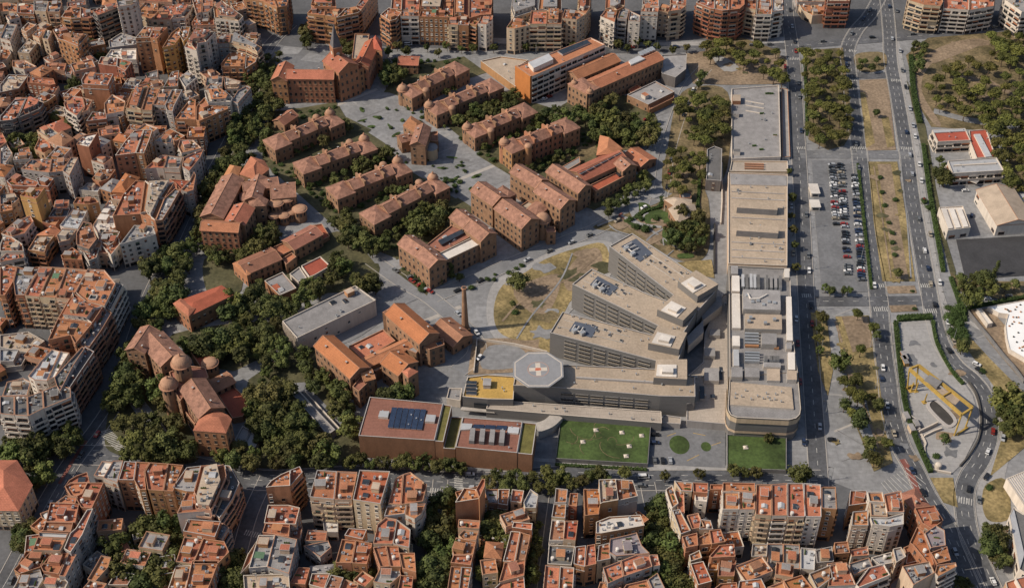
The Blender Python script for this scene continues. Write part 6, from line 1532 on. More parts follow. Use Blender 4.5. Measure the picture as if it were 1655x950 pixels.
# ---- gantry crane over the excavation
z = Z(1430, 560, 4.13); YEL = mat('yellow_steel', (.38, .25, .065), .2, .4, fine=.1, rough=.5)
g = thing('gantry_crane', 'yellow steel gantry crane over the dark excavation pit', 'gantry crane', G(*z((380, 420))))
o = Vector(g.location); HG = 13.0
P4 = [G(*z(p), HG) for p in ((165, 150), (225, 125), (585, 408), (512, 455))]
def beam(name, a, b_, w_, h_):
    m = MB(); d = (b_-a); m.box((0, 0, -h_/2), (d.xy.length, w_, h_)); c = (a+b_)/2-o; return part(name, m.mesh(name, [YEL]), g, c, math.atan2(d.y, d.x))
for a, b_ in ((P4[0], P4[3]), (P4[1], P4[2])): beam('girder', a, b_, 1.1, 1.6)
beam('end_beam', P4[0], P4[1], .9, 1.2); beam('end_beam', P4[3], P4[2], .9, 1.2)
for t in (.30, .36, .62): beam('cross_beam', P4[0].lerp(P4[3], t), P4[1].lerp(P4[2], t), .6, .8)
for p, q in ((P4[3], -.6), (P4[2], -.6), (P4[0], .6), (P4[1], .6)):
    m = MB(); t = (p-o); m.tube((t.x, t.y, HG-.8), (t.x+q*1.8, t.y-1.5, 0), .42, 8); part('leg', m.mesh('leg', [YEL]), g)
for a, b_ in ((P4[3], P4[2]), (P4[0], P4[1])): a2, b2 = a.copy(), b_.copy(); a2.z = b2.z = 1.0; a2.y -= 1.4; b2.y -= 1.4; beam('base_beam', a2, b2, .8, .9)
m = MB(); c = P4[0].lerp(P4[3], .36).lerp(P4[1].lerp(P4[2], .36), .5)-o; m.box((0, 0, -1), (7, 5, 2.4)); part('trolley', m.mesh('trolley', [CONCD]), g, (c.x, c.y, HG), -.75)
m = MB(); a = P4[0].lerp(P4[3], .62).lerp(P4[1].lerp(P4[2], .62), .5)-o; m.box((0, 0, 0), (13, 5.5, .3)); part('deck', m.mesh('deck', [ROOF['c']]), g, (a.x, a.y, HG-.8), -.75)
# pit: a raised rim with a flat earth floor, shade put into its colour
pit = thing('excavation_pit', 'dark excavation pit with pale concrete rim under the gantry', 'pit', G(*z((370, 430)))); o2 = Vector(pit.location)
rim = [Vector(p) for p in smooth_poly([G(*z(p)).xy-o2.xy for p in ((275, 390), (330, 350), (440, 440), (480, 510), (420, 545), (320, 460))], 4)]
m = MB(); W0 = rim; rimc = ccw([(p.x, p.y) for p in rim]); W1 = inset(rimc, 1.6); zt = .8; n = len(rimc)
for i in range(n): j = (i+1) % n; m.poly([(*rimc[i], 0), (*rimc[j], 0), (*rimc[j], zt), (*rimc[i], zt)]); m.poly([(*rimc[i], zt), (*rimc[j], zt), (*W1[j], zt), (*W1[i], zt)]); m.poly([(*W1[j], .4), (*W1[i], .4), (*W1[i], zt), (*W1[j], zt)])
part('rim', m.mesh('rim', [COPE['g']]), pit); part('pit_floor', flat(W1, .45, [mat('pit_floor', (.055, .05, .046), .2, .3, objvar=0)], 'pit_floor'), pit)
for lb, px, hh, mm in (('curved pale concrete form in front of the gantry', ((170, 470), (215, 500), (230, 560), (205, 570)), 1.5, COPE['g']), ('low terraced concrete walls below the gantry', ((225, 580), (300, 545), (350, 520)), 2.2, COPE['w']), ('second low terraced concrete wall below the gantry', ((260, 605), (320, 575), (375, 555)), 1.6, COPE['w']), ('curved site wall at the lower left of the building site', ((240, 590), (270, 650), (262, 690), (290, 810), (340, 830), (440, 850)), 1.2, COPE['w']), ('dark edge wall along the curving road of the building site', ((560, 245), (612, 330), (640, 480), (622, 620), (560, 730), (500, 800)), 1.3, RAIL)):
    wall_line(lb, z(*px), hh, .7, mm, 'site_wall')
m = MB(); m.cyl((0, 0, 0), 1.6, 2.6, 16, 0); m.dome((0, 0, 2.6), 1.6, .8, 16, 4, 0); single('silo_tank', m.mesh('silo_tank', [COPE['w']]), 'small rounded white tank at the bottom of the building site', 'tank', G(*z((352, 810))))
for lb, p in (('pair of yellow pile rods left of the gantry, outer one', (172, 300)), ('pair of yellow pile rods left of the gantry, inner one', (204, 300)), ('leaning yellow pile driver mast beside the pit', (262, 375))):
    m = MB(); m.tube((0, 0, 0), (.4, .3, 6), .45, 8, 0, .3); m.box((0, 0, 0), (2.2, 2.2, .6), .3, 0); single('pile_rod', m.mesh('pile_rod', [YEL]), lb, 'pile rod', G(*z(p)), 'yellow pile rods on the building site')
for i, (x, y) in enumerate(((125, 80), (128, 110), (205, 530), (175, 560), (140, 480))):
    m = MB(); m.box((0, 0, 0), (2.4, 6 if i < 2 else 4.5, 2.6), 0, 0); m.box((0, 0, 2.6), (2.5, 6.1 if i < 2 else 4.6, .1), 0, 1); m.box((1.22, 0, .2), (.06, .9, 2), 0, 2)
    single('site_container', m.mesh('site_container', [WALL[('o', 'y', 'g', 'c', 'g')[i]], ROOF['g'], FRAMEB]), '%s site cabin %s' % (('rust', 'ochre', 'dark grey', 'cream', 'slim grey')[i], ('uppermost by the site hedge', 'second from the top by the site hedge', 'beside the terraced concrete walls', 'lowest beside the site hedge', 'halfway down the site hedge')[i]), 'site cabin', G(*z((x, y))), 'cabins on the building site', .15)
# ---- kiosks of the car park
for lb, px, s_ in (('upper white kiosk beside the parking lot', (1315, 312), (4.6, 9)), ('lower white kiosk beside the parking lot', (1316, 336), (5, 6.5))):
    k = thing('kiosk', lb, 'kiosk', G(*px), 'kiosks of the car park'); m = MB(); m.box((0, 0, 0), (s_[0], s_[1], 3), 0, 0); part('wall', m.mesh('wall', [WALL['w']]), k); m = MB(); m.box((0, 0, 3), (s_[0]+.8, s_[1]+.8, .25), 0, 0); part('roof', m.mesh('roof', [ROOF['w']]), k); m = MB(); m.box((0, -s_[1]/2-.03, 1), (s_[0]*.7, .08, 1.2)); part('window', m.mesh('window', [GLASS]), k)

RD = [LD, LB]+[line_w(p, 4) for p in ([(432, 770), (405, 830), (385, 900), (360, 990)], [(712, 775), (705, 850), (695, 990)], [(880, 775), (868, 850), (850, 990)], [(1046, 780), (1062, 850), (1090, 910), (1110, 990)])]
for blk, poly, n, sd_, *hs in (('top left gaps', [(-20, -10), (420, 0), (405, 120), (300, 300), (225, 420), (-20, 425)], 95, 1, (7, 9, 11, 12, 14, 15)), ('large left yard', [(-10, 450), (190, 480), (60, 690), (-10, 690)], 10, 2, (6, 9)), ('bottom second yard', [(430, 825), (680, 830), (675, 955), (395, 955)], 24, 3, (7, 9, 11, 13)),
    ('thin row yards', [(740, 825), (845, 825), (840, 955), (722, 955)], 16, 4, (6, 9, 12)), ('bottom middle yards', [(890, 825), (1025, 825), (1055, 955), (875, 955)], 18, 5, (8, 10, 13)), ('bottom right yards', [(1110, 836), (1330, 850), (1470, 838), (1515, 870), (1530, 955), (1130, 955)], 34, 6, (8, 10, 12, 14)), ('bottom left yards', [(40, 830), (330, 900), (330, 955), (20, 955)], 12, 7, (8, 12))):
    infill(blk, poly, n, sd_, RD, *hs)
build_towns()
for f in LATE: f()
for o in bpy.data.objects:
    if 'label' in o:
        k = len(o['label'].split())
        if k > 16 or k < 4: print('LABEL', k, o.name, o['label'])
# ------------------------------------------------------------------ trees
FOL = {
 'a': mat('leaves_dark', (.042, .054, .017), .42, 1.1, fine=.25, rough=.75, objvar=.34, hue=.028, col2=(.076, .084, .025), spec=.2),
 'b': mat('leaves_olive', (.058, .060, .018), .40, 1.1, fine=.25, rough=.75, objvar=.34, hue=.028, col2=(.092, .090, .026), spec=.2),
 'g': mat('leaves_fresh', (.052, .068, .019), .40, 1.1, fine=.25, rough=.75, objvar=.34, hue=.028, col2=(.090, .100, .027), spec=.2),
 'p': mat('pine_needles', (.052, .058, .016), .42, 1.1, fine=.25, rough=.75, objvar=.3, hue=.024, col2=(.10, .096, .023), spec=.2),
 'h': mat('hedge_leaves', (.038, .060, .016), .35, 1.1, fine=.25, rough=.75, objvar=.15, spec=.2),
}
def crown_mesh(seed, kind, mm, leaves=42):
    """leafy crown of unit radius, origin at its middle: overlapping leaf clumps, each made of many small leaf faces"""
    r = random.Random(seed); V = []; Fc = []
    lobes = []
    n = {'round': 20, 'pine': 18, 'cone': 16, 'bush': 8, 'loose': 22}[kind]
    for i in range(n):
        while True:
            x, y, z = r.uniform(-1, 1), r.uniform(-1, 1), r.uniform(-1, 1)
            if x*x+y*y+z*z <= 1: break
        if kind == 'cone': z = r.uniform(-1, 1); k = (1-z)/2*.75+.12; a = r.uniform(0, 6.28); lobes.append((math.cos(a)*k*.5, math.sin(a)*k*.5, z*1.9, .22+.3*k))
        elif kind == 'pine': lobes.append((x*.72, y*.72, z*.28+.12*(1-(x*x+y*y)), r.uniform(.26, .40)))
        elif kind == 'bush': lobes.append((x*.55, y*.55, z*.3, r.uniform(.4, .55)))
        elif kind == 'loose': lobes.append((x*.82, y*.82, z*.75, r.uniform(.20, .36)))
        else: lobes.append((x*.66, y*.66, z*.58, r.uniform(.28, .44)))
    for cx, cy, cz, rad in lobes:
        # lumpy core
        b = len(V); nr, ns = 4, 7; jit = [[r.uniform(.62, .98) for _ in range(ns)] for _ in range(nr+1)]
        for q in range(nr+1):
            t = math.pi*q/nr
            for s in range(ns):
                a = 2*math.pi*s/ns+q*.4; k = rad*jit[q][s if 0 < q < nr else 0]*.86
                V.append((cx+k*math.sin(t)*math.cos(a), cy+k*math.sin(t)*math.sin(a), cz+k*math.cos(t)*.85))
        for q in range(nr):
            for s in range(ns):
                s2 = (s+1) % ns; Fc.append((b+q*ns+s, b+(q+1)*ns+s, b+(q+1)*ns+s2, b+q*ns+s2))
        for i in range(leaves):
            z = r.uniform(-.55, 1); a = r.uniform(0, 6.283); q = math.sqrt(1-z*z); nrm = Vector((q*math.cos(a), q*math.sin(a), z))
            c = Vector((cx, cy, cz))+nrm*rad*r.uniform(.82, 1.12)
            up = (nrm+Vector((r.uniform(-.7, .7), r.uniform(-.7, .7), r.uniform(-.5, .9)))).normalized(); u = up.orthogonal().normalized(); u = (Matrix.Rotation(r.uniform(0, 6.28), 3, up) @ u); v = up.cross(u); sz = r.uniform(.055, .115)
            b = len(V); V += [tuple(c+u*sz), tuple(c+v*sz*.8), tuple(c-u*sz), tuple(c-v*sz*.8)]; Fc.append((b, b+1, b+2, b+3))
    m = MB(); m.v, m.f, m.m = V, Fc, [0]*len(Fc); return m.mesh('crown', [mm])
def trunk_mesh(seed, bend=.12):
    r = random.Random(seed); m = MB(); x = y = 0; pts = [(0, 0, 0)]
    for q in range(1, 5): x += r.uniform(-bend, bend); y += r.uniform(-bend, bend); pts.append((x, y, q*.25))
    for q in range(4): m.tube(pts[q], pts[q+1], .055-.008*q, 6, 0, .047-.008*q)
    for q in range(5):
        a = q*1.26+r.uniform(-.3, .3); s = Vector(pts[2+q % 2]); m.tube(s, s+Vector((math.cos(a)*.28, math.sin(a)*.28, .3)), .022, 5, 0, .008)
    return m.mesh('trunk', [BARK])
CR = {'round': [crown_mesh(k, 'round', FOL['a']) for k in range(4)]+[crown_mesh(9+k, 'round', FOL['b']) for k in range(2)]+[crown_mesh(14+k, 'loose', FOL['g']) for k in range(2)], 'loose': [crown_mesh(20+k, 'loose', FOL['b']) for k in range(3)],
      'pine': [crown_mesh(30+k, 'pine', FOL['p'], 48) for k in range(4)], 'cone': [crown_mesh(40+k, 'cone', FOL['a']) for k in range(2)], 'bush': [crown_mesh(50+k, 'bush', FOL['h']) for k in range(3)]}
TR = [trunk_mesh(k) for k in range(4)]
TREES = []
DENS = {'pine': 1.2, 'bush': 1.15, 'round': 1.14, 'loose': 1.12}
def tree(x, y, kind, rad, label, group, name=None):
    """(x,y): pixel of the middle of the crown; rad: crown radius in metres"""
    rt = random.Random(int(x*13+y*7)); rad *= rt.uniform(.85, 1.18)
    asp = {'round': .92, 'loose': .95, 'pine': .78, 'cone': 1.0, 'bush': .75}[kind]; hz = rad*asp*(1.9 if kind == 'cone' else 1)
    stem = {'round': 2.6, 'loose': 3.0, 'pine': 3.6, 'cone': .6, 'bush': 0}[kind]*(.55+rad*.11); zc = stem+hz*(.8 if kind != 'bush' else .55)
    p = G(x, y, zc); nm = name or ('street_tree' if 'street tree' in label else 'garden_tree' if ('garden' in label or 'yard' in label) and kind != 'bush' else None) or {'loose': 'tree'}.get(kind) or {'round': 'tree', 'loose': 'street_tree', 'pine': 'pine_tree', 'cone': 'cypress_tree', 'bush': 'bush'}[kind]
    t = thing(nm, label, nm.replace('_', ' '), (p.x, p.y, 0), group, rt.uniform(0, 6.28))
    part('crown', rt.choice(CR[kind]), t, (0, 0, zc), rt.uniform(0, 6), (rad*rt.uniform(.92, 1.08), rad*rt.uniform(.92, 1.08), rad*asp*rt.uniform(.9, 1.12)))
    if kind != 'bush': part('trunk', rt.choice(TR), t, (0, 0, 0), 0, (rad*.9+1.2, rad*.9+1.2, zc+hz*.1))
    TREES.append((p.x, p.y, rad))
def zone(poly, sp, kind, rad, label, group, seed=1, tries=1400, keepoff=True, jitter=.25):
    r = random.Random(seed*31+len(poly)); xs = [p[0] for p in poly]; ys = [p[1] for p in poly]; pts = []
    for _ in range(tries):
        x, y = r.uniform(min(xs), max(xs)), r.uniform(min(ys), max(ys))
        if not inside(x, y, poly): continue
        if any(math.hypot(x-a, (y-b)*1.35) < sp*DENS.get(kind, 1.28)*r.uniform(.75, 1.25) for a, b in pts): continue
        g = G(x, y+4)
        if keepoff and covered(g.x, g.y, .5, None): continue
        pts.append((x, y))
    for x, y in pts: tree(x, y, kind if r.random() > .12 or kind in ('bush', 'pine', 'cone') else 'loose', rad*1.2*r.uniform(1-jitter*1.7, 1+jitter*1.6), label, group)
    return len(pts)
# ------------------------------------------------------------------ hedges
def hedge(px, h, th, label, group='hedges along the roads'):
    L = [p.xy for p in smooth_poly([G(x, y) for x, y in px], 4, False)]; o = G(*px[0]); W0, W1 = offs(L, th/2), offs(L, -th/2); r = random.Random(int(px[0][0])); V = []; Fc = []
    for i in range(len(L)-1):
        n = max(1, int((L[i+1]-L[i]).length*th*5)); b = len(V)
        for p in (W1[i], W1[i+1], W0[i+1], W0[i]): V += [(p.x-o.x, p.y-o.y, 0), (p.x-o.x, p.y-o.y, h*.85)]
        Fc += [(b+1, b+3, b+5, b+7), (b, b+2, b+3, b+1), (b+4, b+6, b+7, b+5), (b+6, b, b+1, b+7), (b+2, b+4, b+5, b+3)]
        for _ in range(n):
            t, s = r.random(), r.uniform(-.1, 1.1); p = W0[i].lerp(W0[i+1], t).lerp(W1[i].lerp(W1[i+1], t), s); c = Vector((p.x-o.x, p.y-o.y, h*(r.uniform(.4, 1.1) if s < 0 or s > 1 else r.uniform(.8, 1.15))))
            up = Vector((r.uniform(-.8, .8), r.uniform(-.8, .8), 1)).normalized(); u = up.orthogonal().normalized(); v = up.cross(u); sz = r.uniform(.25, .55); b = len(V)
            V += [tuple(c+u*sz), tuple(c+v*sz), tuple(c-u*sz), tuple(c-v*sz)]; Fc.append((b, b+1, b+2, b+3))
    m = MB(); m.v, m.f, m.m = V, Fc, [0]*len(Fc); single('hedge', m.mesh('hedge', [FOL['h']]), label, 'hedge', o, group)
zone([(1297, 84), (1360, 80), (1370, 150), (1374, 208), (1360, 226), (1338, 234), (1308, 216), (1302, 150)], 14, 'pine', 3.9, 'dense dark pine in the long grove between the two roads', 'pines in the long grove between the roads', 1)
zone([(1142, 72), (1200, 64), (1258, 80), (1266, 128), (1246, 130), (1225, 106), (1188, 98), (1150, 94)], 15, 'pine', 3.8, 'dark pine in the loose grove above the parking deck', 'pines above the parking deck', 2)
zone([(1096, 165), (1130, 145), (1172, 165), (1176, 215), (1140, 232), (1100, 210)], 14, 'pine', 3.9, 'dark pine in the grove left of the parking deck', 'pines left of the parking deck', 3)
zone([(1075, 255), (1098, 236), (1140, 250), (1140, 290), (1110, 310), (1080, 298)], 14, 'pine', 3.5, 'dark pine in the small grove left of the dark pavilion', 'pines left of the dark pavilion', 4)
zone([(908, 195), (955, 160), (985, 150), (1010, 188), (1060, 190), (1056, 216), (1020, 236), (975, 222), (940, 200)], 15, 'round', 4.3, 'green tree in the dense grove below the twin brick wings', 'trees in the grove below the twin brick wings', 5)
zone([(1550, 98), (1600, 82), (1655, 100), (1675, 200), (1600, 198), (1560, 186), (1512, 170), (1500, 142), (1530, 112)], 16, 'pine', 4.4, 'dark round pine scattered in the park at upper right', 'pines in the upper right park', 6)
zone([(1596, 54), (1675, 44), (1675, 84), (1612, 82)], 15, 'pine', 4.3, 'dark pine at the top edge of the upper right park', 'pines at the top edge of the park', 7)
zone([(1592, 206), (1675, 205), (1675, 330), (1628, 300), (1612, 240)], 15, 'pine', 4.3, 'dark pine beside the red roofed school', 'pines beside the school', 8)
zone([(1476, 72), (1500, 66), (1492, 108), (1478, 118)], 12, 'round', 3, 'small green tree at the park corner by the avenue', 'trees at the park corner', 9)
zone([(732, 188), (800, 152), (838, 150), (832, 172), (760, 202)], 12, 'round', 3.3, 'round garden tree between two brick pavilions of the right row', 'trees between right row pavilions', 10)
zone([(838, 205), (880, 182), (902, 172), (905, 188), (860, 212)], 12, 'round', 3.0, 'round garden tree beside the pavilion with two domes', 'trees beside the two domed pavilion', 11)
zone([(520, 272), (605, 236), (632, 244), (600, 268), (545, 298)], 12, 'round', 3.0, 'round garden tree between second and third left row pavilions', 'trees between left row pavilions', 12)
zone([(455, 238), (560, 195), (572, 205), (480, 245)], 12, 'round', 2.6, 'round garden tree between first and second left row pavilions', 'trees between upper left row pavilions', 13)
zone([(600, 318), (660, 290), (672, 300), (620, 330)], 12, 'round', 2.6, 'round garden tree between third and fourth left row pavilions', 'trees between lower left row pavilions', 14)
zone([(652, 350), (680, 322), (714, 326), (722, 350), (692, 370), (656, 366)], 14, 'round', 4.6, 'large dark tree in front of the lowest left row pavilion', 'large trees by the lowest pavilion', 15)
zone([(528, 352), (560, 348), (622, 394), (604, 412), (558, 386)], 14, 'round', 3.9, 'dark tree along the garden path below the left row pavilions', 'trees along the garden path', 16)
for i, (x, y) in enumerate(((628, 82), (642, 72), (656, 82), (690, 76), (708, 84), (722, 73), (746, 78), (764, 76), (798, 76), (832, 70), (850, 74), (868, 72), (884, 69), (925, 73), (1000, 70), (1015, 77), (1030, 66), (1046, 70), (1062, 75), (1110, 76), (1088, 80))):
    tree(x, y, 'loose' if i % 3 else 'round', 3.3, 'green street tree along the top avenue in front of apartment blocks', 'street trees along the top avenue')
zone([(488, 42), (502, 40), (505, 66), (492, 68)], 11, 'loose', 3.4, 'pale street tree beside the top roundabout', 'trees beside the top roundabout', 17)
zone([(540, 68), (575, 70), (578, 84), (550, 84)], 11, 'loose', 3.2, 'pale green tree behind the clock tower building', 'trees behind the clock tower building', 18)
zone([(618, 95), (650, 100), (645, 130), (622, 135)], 12, 'round', 3.6, 'dark tree left of the topmost domed pavilion', 'trees beside the topmost pavilion', 19)
zone([(408, 118), (440, 80), (448, 105), (432, 178), (418, 200), (396, 188)], 13, 'round', 3.9, 'dark street tree along the upper tree lined street', 'trees of the upper tree lined street', 20)
zone([(392, 128), (452, 72), (450, 170), (424, 244), (372, 300), (340, 372), (312, 398), (328, 312), (368, 232)], 15, 'round', 3.7, 'dark street tree lining the diagonal street beside the institute', 'trees lining the diagonal street', 70)
zone([(360, 240), (398, 196), (422, 214), (384, 262), (356, 282)], 14, 'round', 4, 'dark street tree beside the brown institute street', 'trees beside the institute street', 21)
zone([(322, 330), (348, 286), (362, 300), (332, 372)], 14, 'round', 3.8, 'dark street tree left of the brown institute', 'trees left of the institute', 22)
zone([(228, 414), (300, 394), (304, 428), (240, 436)], 14, 'round', 4.2, 'dark street tree above the large left block', 'trees above the large left block', 23)
zone([(258, 440), (290, 432), (286, 500), (240, 546), (222, 520)], 14, 'round', 4.2, 'dark street tree between large left block and red roofed house', 'trees right of the large left block', 24)
zone([(206, 562), (226, 542), (236, 600), (186, 662), (164, 652)], 14, 'round', 4.6, 'dark tall street tree between large left block and church', 'trees between left block and church', 25)
zone([(96, 165), (120, 128), (136, 148), (112, 204), (86, 212)], 12, 'round', 3.6, 'dark tree in the street gap of the top left corner', 'trees in the top left street gap', 26)
zone([(140, 58), (164, 72), (160, 112), (134, 112)], 12, 'round', 3.6, 'dark tree between tall blocks of the top left corner', 'trees between top left blocks', 27)
zone([(206, 22), (232, 8), (236, 45), (208, 58)], 12, 'loose', 3.8, 'olive tree beside the tall pale slab tower', 'trees beside the pale slab tower', 28)
zone([(382, -8), (436, -8), (426, 40), (396, 40)], 14, 'round', 4.2, 'dark tree right of the uppermost left houses', 'trees right of the uppermost left houses', 29)
zone([(10, 228), (70, 214), (60, 246), (14, 258)], 12, 'round', 3.4, 'dark tree below the rippling dark block', 'trees below the rippling dark block', 30)
zone([(160, 218), (202, 222), (196, 236), (166, 232)], 11, 'round', 3, 'small dark tree beside the red brick slab tower', 'trees beside the brick slab tower', 31)
zone([(190, 690), (238, 624), (262, 628), (290, 700), (306, 738), (204, 738)], 23, 'round', 4.8, 'large dark tree in the garden left of the church', 'trees in the church garden', 32)
zone([(292, 548), (330, 545), (440, 526), (446, 560), (390, 582), (360, 570), (300, 566)], 17, 'round', 4.6, 'dark tree in the row behind the church', 'trees in the row behind the church', 33)
zone([(362, 482), (392, 486), (384, 514), (362, 504)], 13, 'round', 4.6, 'large dark tree at the right of the red roofed house', 'trees beside the red roofed house', 34)
zone([(404, 640), (432, 572), (458, 560), (456, 620), (520, 706), (540, 748), (384, 748), (352, 736), (404, 700)], 19, 'round', 4.6, 'dark tree in the wood right of the church', 'trees in the wood right of the church', 35, 2200)
zone([(484, 562), (520, 600), (558, 640), (580, 690), (566, 690), (500, 618)], 15, 'round', 3.9, 'dark tree between ramp canopy and brick complex', 'trees beside the ramp canopy', 59)
zone([(396, 482), (420, 452), (470, 482), (500, 442), (552, 402), (562, 430), (522, 460), (482, 500), (430, 528), (392, 520)], 17, 'round', 4.0, 'dark tree in the garden around the small clinic houses', 'trees around the small clinic houses', 36)
zone([(545, 440), (580, 440), (612, 456), (592, 466)], 13, 'round', 3.8, 'dark tree at the right end of the white block', 'trees by the white block', 37)
zone([(400, 374), (440, 366), (444, 395), (406, 404)], 12, 'loose', 3.8, 'olive tree in front of the brown institute', 'trees in front of the institute', 38)
zone([(330, 400), (400, 398), (396, 420), (340, 416)], 12, 'loose', 3.2, 'olive tree at the foot of the orange institute front', 'trees at the institute front', 39)
zone([(612, 640), (648, 614), (662, 636), (628, 646)], 12, 'round', 4, 'dark tree behind the solar panel building', 'trees behind the solar panel building', 40)
for i, (x, y) in enumerate(((566, 744), (582, 740), (600, 748), (618, 746), (642, 748), (656, 742), (670, 750), (686, 746), (708, 752), (728, 748), (746, 756))): tree(x, y, 'round' if i % 3 else 'loose', 4, 'street tree in front of the solar panel building', 'street trees before the solar panel building')
for i, (x, y) in enumerate(((790, 778), (806, 768), (818, 784), (834, 770), (846, 784), (860, 770), (882, 762), (896, 776), (910, 768), (926, 780), (942, 776), (956, 768), (970, 764), (984, 776), (1010, 762), (890, 788), (870, 786))): tree(x, y, 'round' if i % 3 else 'loose', 4, 'street tree on the bottom avenue below the raised lawn', 'street trees below the raised lawn')
for i, (x, y) in enumerate(((1075, 768), (1130, 764), (1186, 758), (1204, 762), (1222, 762), (1243, 708))): tree(x, y, 'loose', 3.2, 'small street tree beside forecourt and corner lawn', 'street trees beside the forecourt')
tree(1292, 764, 'round', 6.6, 'big round dark tree at the corner of the bottom avenue', 'trees at the bottom avenue corner')
zone([(698, 806), (736, 796), (730, 870), (728, 960), (684, 960), (690, 870)], 15, 'round', 4.8, 'dark tree filling the lane left of the thin bottom row', 'trees left of the thin bottom row', 41)
zone([(786, 830), (818, 815), (820, 880), (792, 950), (780, 950)], 13, 'round', 3.4, 'dark tree in the courtyard of the thin bottom row', 'courtyard trees of the thin bottom row', 42)
zone([(862, 846), (876, 846), (868, 890), (856, 950), (846, 940)], 13, 'round', 3.0, 'dark tree in the narrow lane left of the bottom middle block', 'trees in the narrow lane', 43)
zone([(1046, 826), (1072, 816), (1092, 880), (1108, 950), (1064, 960), (1050, 880)], 14, 'round', 4.4, 'dark tree in the lane left of the bottom right block', 'trees left of the bottom right block', 44)
zone([(184, 870), (268, 834), (290, 870), (282, 920), (232, 948), (186, 905)], 17, 'round', 4.6, 'dark tree in the courtyard of the bottom left ring', 'courtyard trees of the bottom left ring', 45)
zone([(0, 712), (60, 702), (130, 690), (124, 714), (60, 742), (0, 738)], 15, 'round', 4.4, 'dark tree below the white balconied corner block', 'trees below the white balconied block', 46)
zone([(44, 752), (70, 742), (78, 770), (58, 785)], 13, 'round', 3.6, 'dark tree by the junction right of the cream villa', 'trees right of the cream villa', 47)
zone([(24, 856), (52, 850), (44, 884), (22, 880)], 12, 'round', 3.4, 'dark tree below the cream villa', 'trees below the cream villa', 48)
zone([(360, 905), (392, 900), (388, 950), (352, 950)], 14, 'round', 4, 'dark tree between bottom left ring and bottom second block', 'trees right of the bottom left ring', 49)
zone([(540, 908), (600, 922), (590, 945), (545, 930)], 13, 'round', 3.6, 'dark tree in the yard of the bottom second block', 'yard trees of the bottom second block', 50)
for x, y in ((1228, 925), (1242, 935), (1255, 922), (1272, 928), (1300, 925)): tree(x, y, 'round', 3.0, 'small dark tree in the yard of the bottom right block', 'yard trees of the bottom right block')
for i, (x, y, r_) in enumerate(((1328, 510, 4.4), (1387, 506, 4), (1326, 530, 2.8), (1323, 546, 3), (1325, 565, 3), (1412, 528, 4), (1418, 540, 3.4), (1392, 564, 4.2), (1360, 582, 5.6), (1366, 616, 4), (1384, 612, 4.4), (1388, 640, 4.6), (1366, 652, 4), (1374, 632, 3.6), (1392, 676, 6.2), (1378, 668, 4), (1406, 716, 4.6), (1414, 740, 5), (1404, 734, 4), (1434, 716, 3.6), (1418, 652, 3.8), (1410, 640, 3.4))):
    tree(x, y, 'pine' if i % 2 else 'round', r_, 'dark tree in the triangular park beside the left carriageway', 'trees in the triangular roadside park', 'park_tree')
for i, (x, y) in enumerate(((1276, 276), (1280, 318), (1279, 348), (1283, 370), (1285, 395), (1287, 430))): tree(x, y, 'loose', 2.6, 'slim street tree at the right wall of the long service blocks', 'trees along the service blocks')
for i, (x, y) in enumerate(((1422, 286), (1425, 310), (1447, 322), (1430, 332), (1436, 360), (1441, 376), (1442, 391), (1446, 411))): tree(x, y, 'bush', 2.3, 'low round bush on the dry central reserve', 'bushes on the central reserve')
tree(1453, 440, 'round', 3.4, 'lone green tree at the lower end of the dry central reserve', 'trees on the central reserve')
for x, y in ((1395, 98), (1418, 97), (1409, 108), (1390, 108)): tree(x, y, 'round', 3.4, 'dark tree on the rounded traffic island at the top', 'trees on the rounded traffic island')
tree(1416, 181, 'round', 2.8, 'lone small tree on the earth reserve above the cross street', 'trees on the upper earth reserve')
for x, y in ((1334, 464), (1343, 468), (1371, 467), (1364, 468)): tree(x, y, 'round', 2.8, 'small green tree at the lower edge of the parking lot', 'trees at the edge of the parking lot')
for x, y in ((1475, 470), (1478, 498)): tree(x, y, 'bush', 1.7, 'small bush on the short reserve by the crossing', 'bushes by the crossing')
tree(1135, 122, 'round', 4.6, 'big round tree standing alone beside the curving hospital road', 'trees beside the curving road'); tree(1130, 136, 'round', 2.8, 'smaller round tree just below the big one by the curving road', 'trees beside the curving road')
tree(838, 452, 'round', 6.0, 'big round dark tree standing alone on the dry mound', 'trees on the dry mound'); tree(829, 490, 'round', 2.6, 'small upright tree on the dry mound', 'trees on the dry mound'); tree(833, 505, 'bush', 2.4, 'low bush on the dry mound below the small tree', 'trees on the dry mound')
tree(729, 436, 'cone', 2.8, 'tall dark cypress at the wall of the white striped ward building', 'cypresses by the ward building'); tree(712, 452, 'cone', 2.2, 'shorter dark cypress at the corner of the white striped ward building', 'cypresses by the ward building'); tree(742, 446, 'round', 3, 'round tree right of the cypresses', 'trees by the ward building')
for x, y in ((1108, 362), (1116, 372), (1112, 388), (1120, 396), (1124, 366), (1126, 384), (1104, 376), (1132, 352)): tree(x, y, 'round', 3.2, 'dark tree clustered at the right side of the terraced garden', 'clustered trees of the terraced garden')
hedge([(1026, 354), (1044, 342), (1067, 335), (1070, 320)], 1.6, 2.2, 'curved hedge in the terraced garden left of the tan pavilion')
tree(985, 342, 'round', 4.2, 'round dark tree beside the road below the right ward block', 'trees below the right ward block')
zone([(966, 328), (990, 318), (1040, 284), (1046, 300), (1000, 334)], 12, 'round', 3.2, 'round green tree along the front of the right ward block', 'trees along the right ward block', 51)
zone([(1078, 366), (1096, 342), (1128, 332), (1140, 388), (1112, 402), (1086, 396)], 12, 'round', 3, 'small dark tree in the terraced garden', 'trees in the terraced garden', 52)
zone([(1010, 350), (1060, 345), (1070, 365), (1040, 375)], 16, 'bush', 2.2, 'low green shrub in the terraced garden', 'shrubs in the terraced garden', 53)
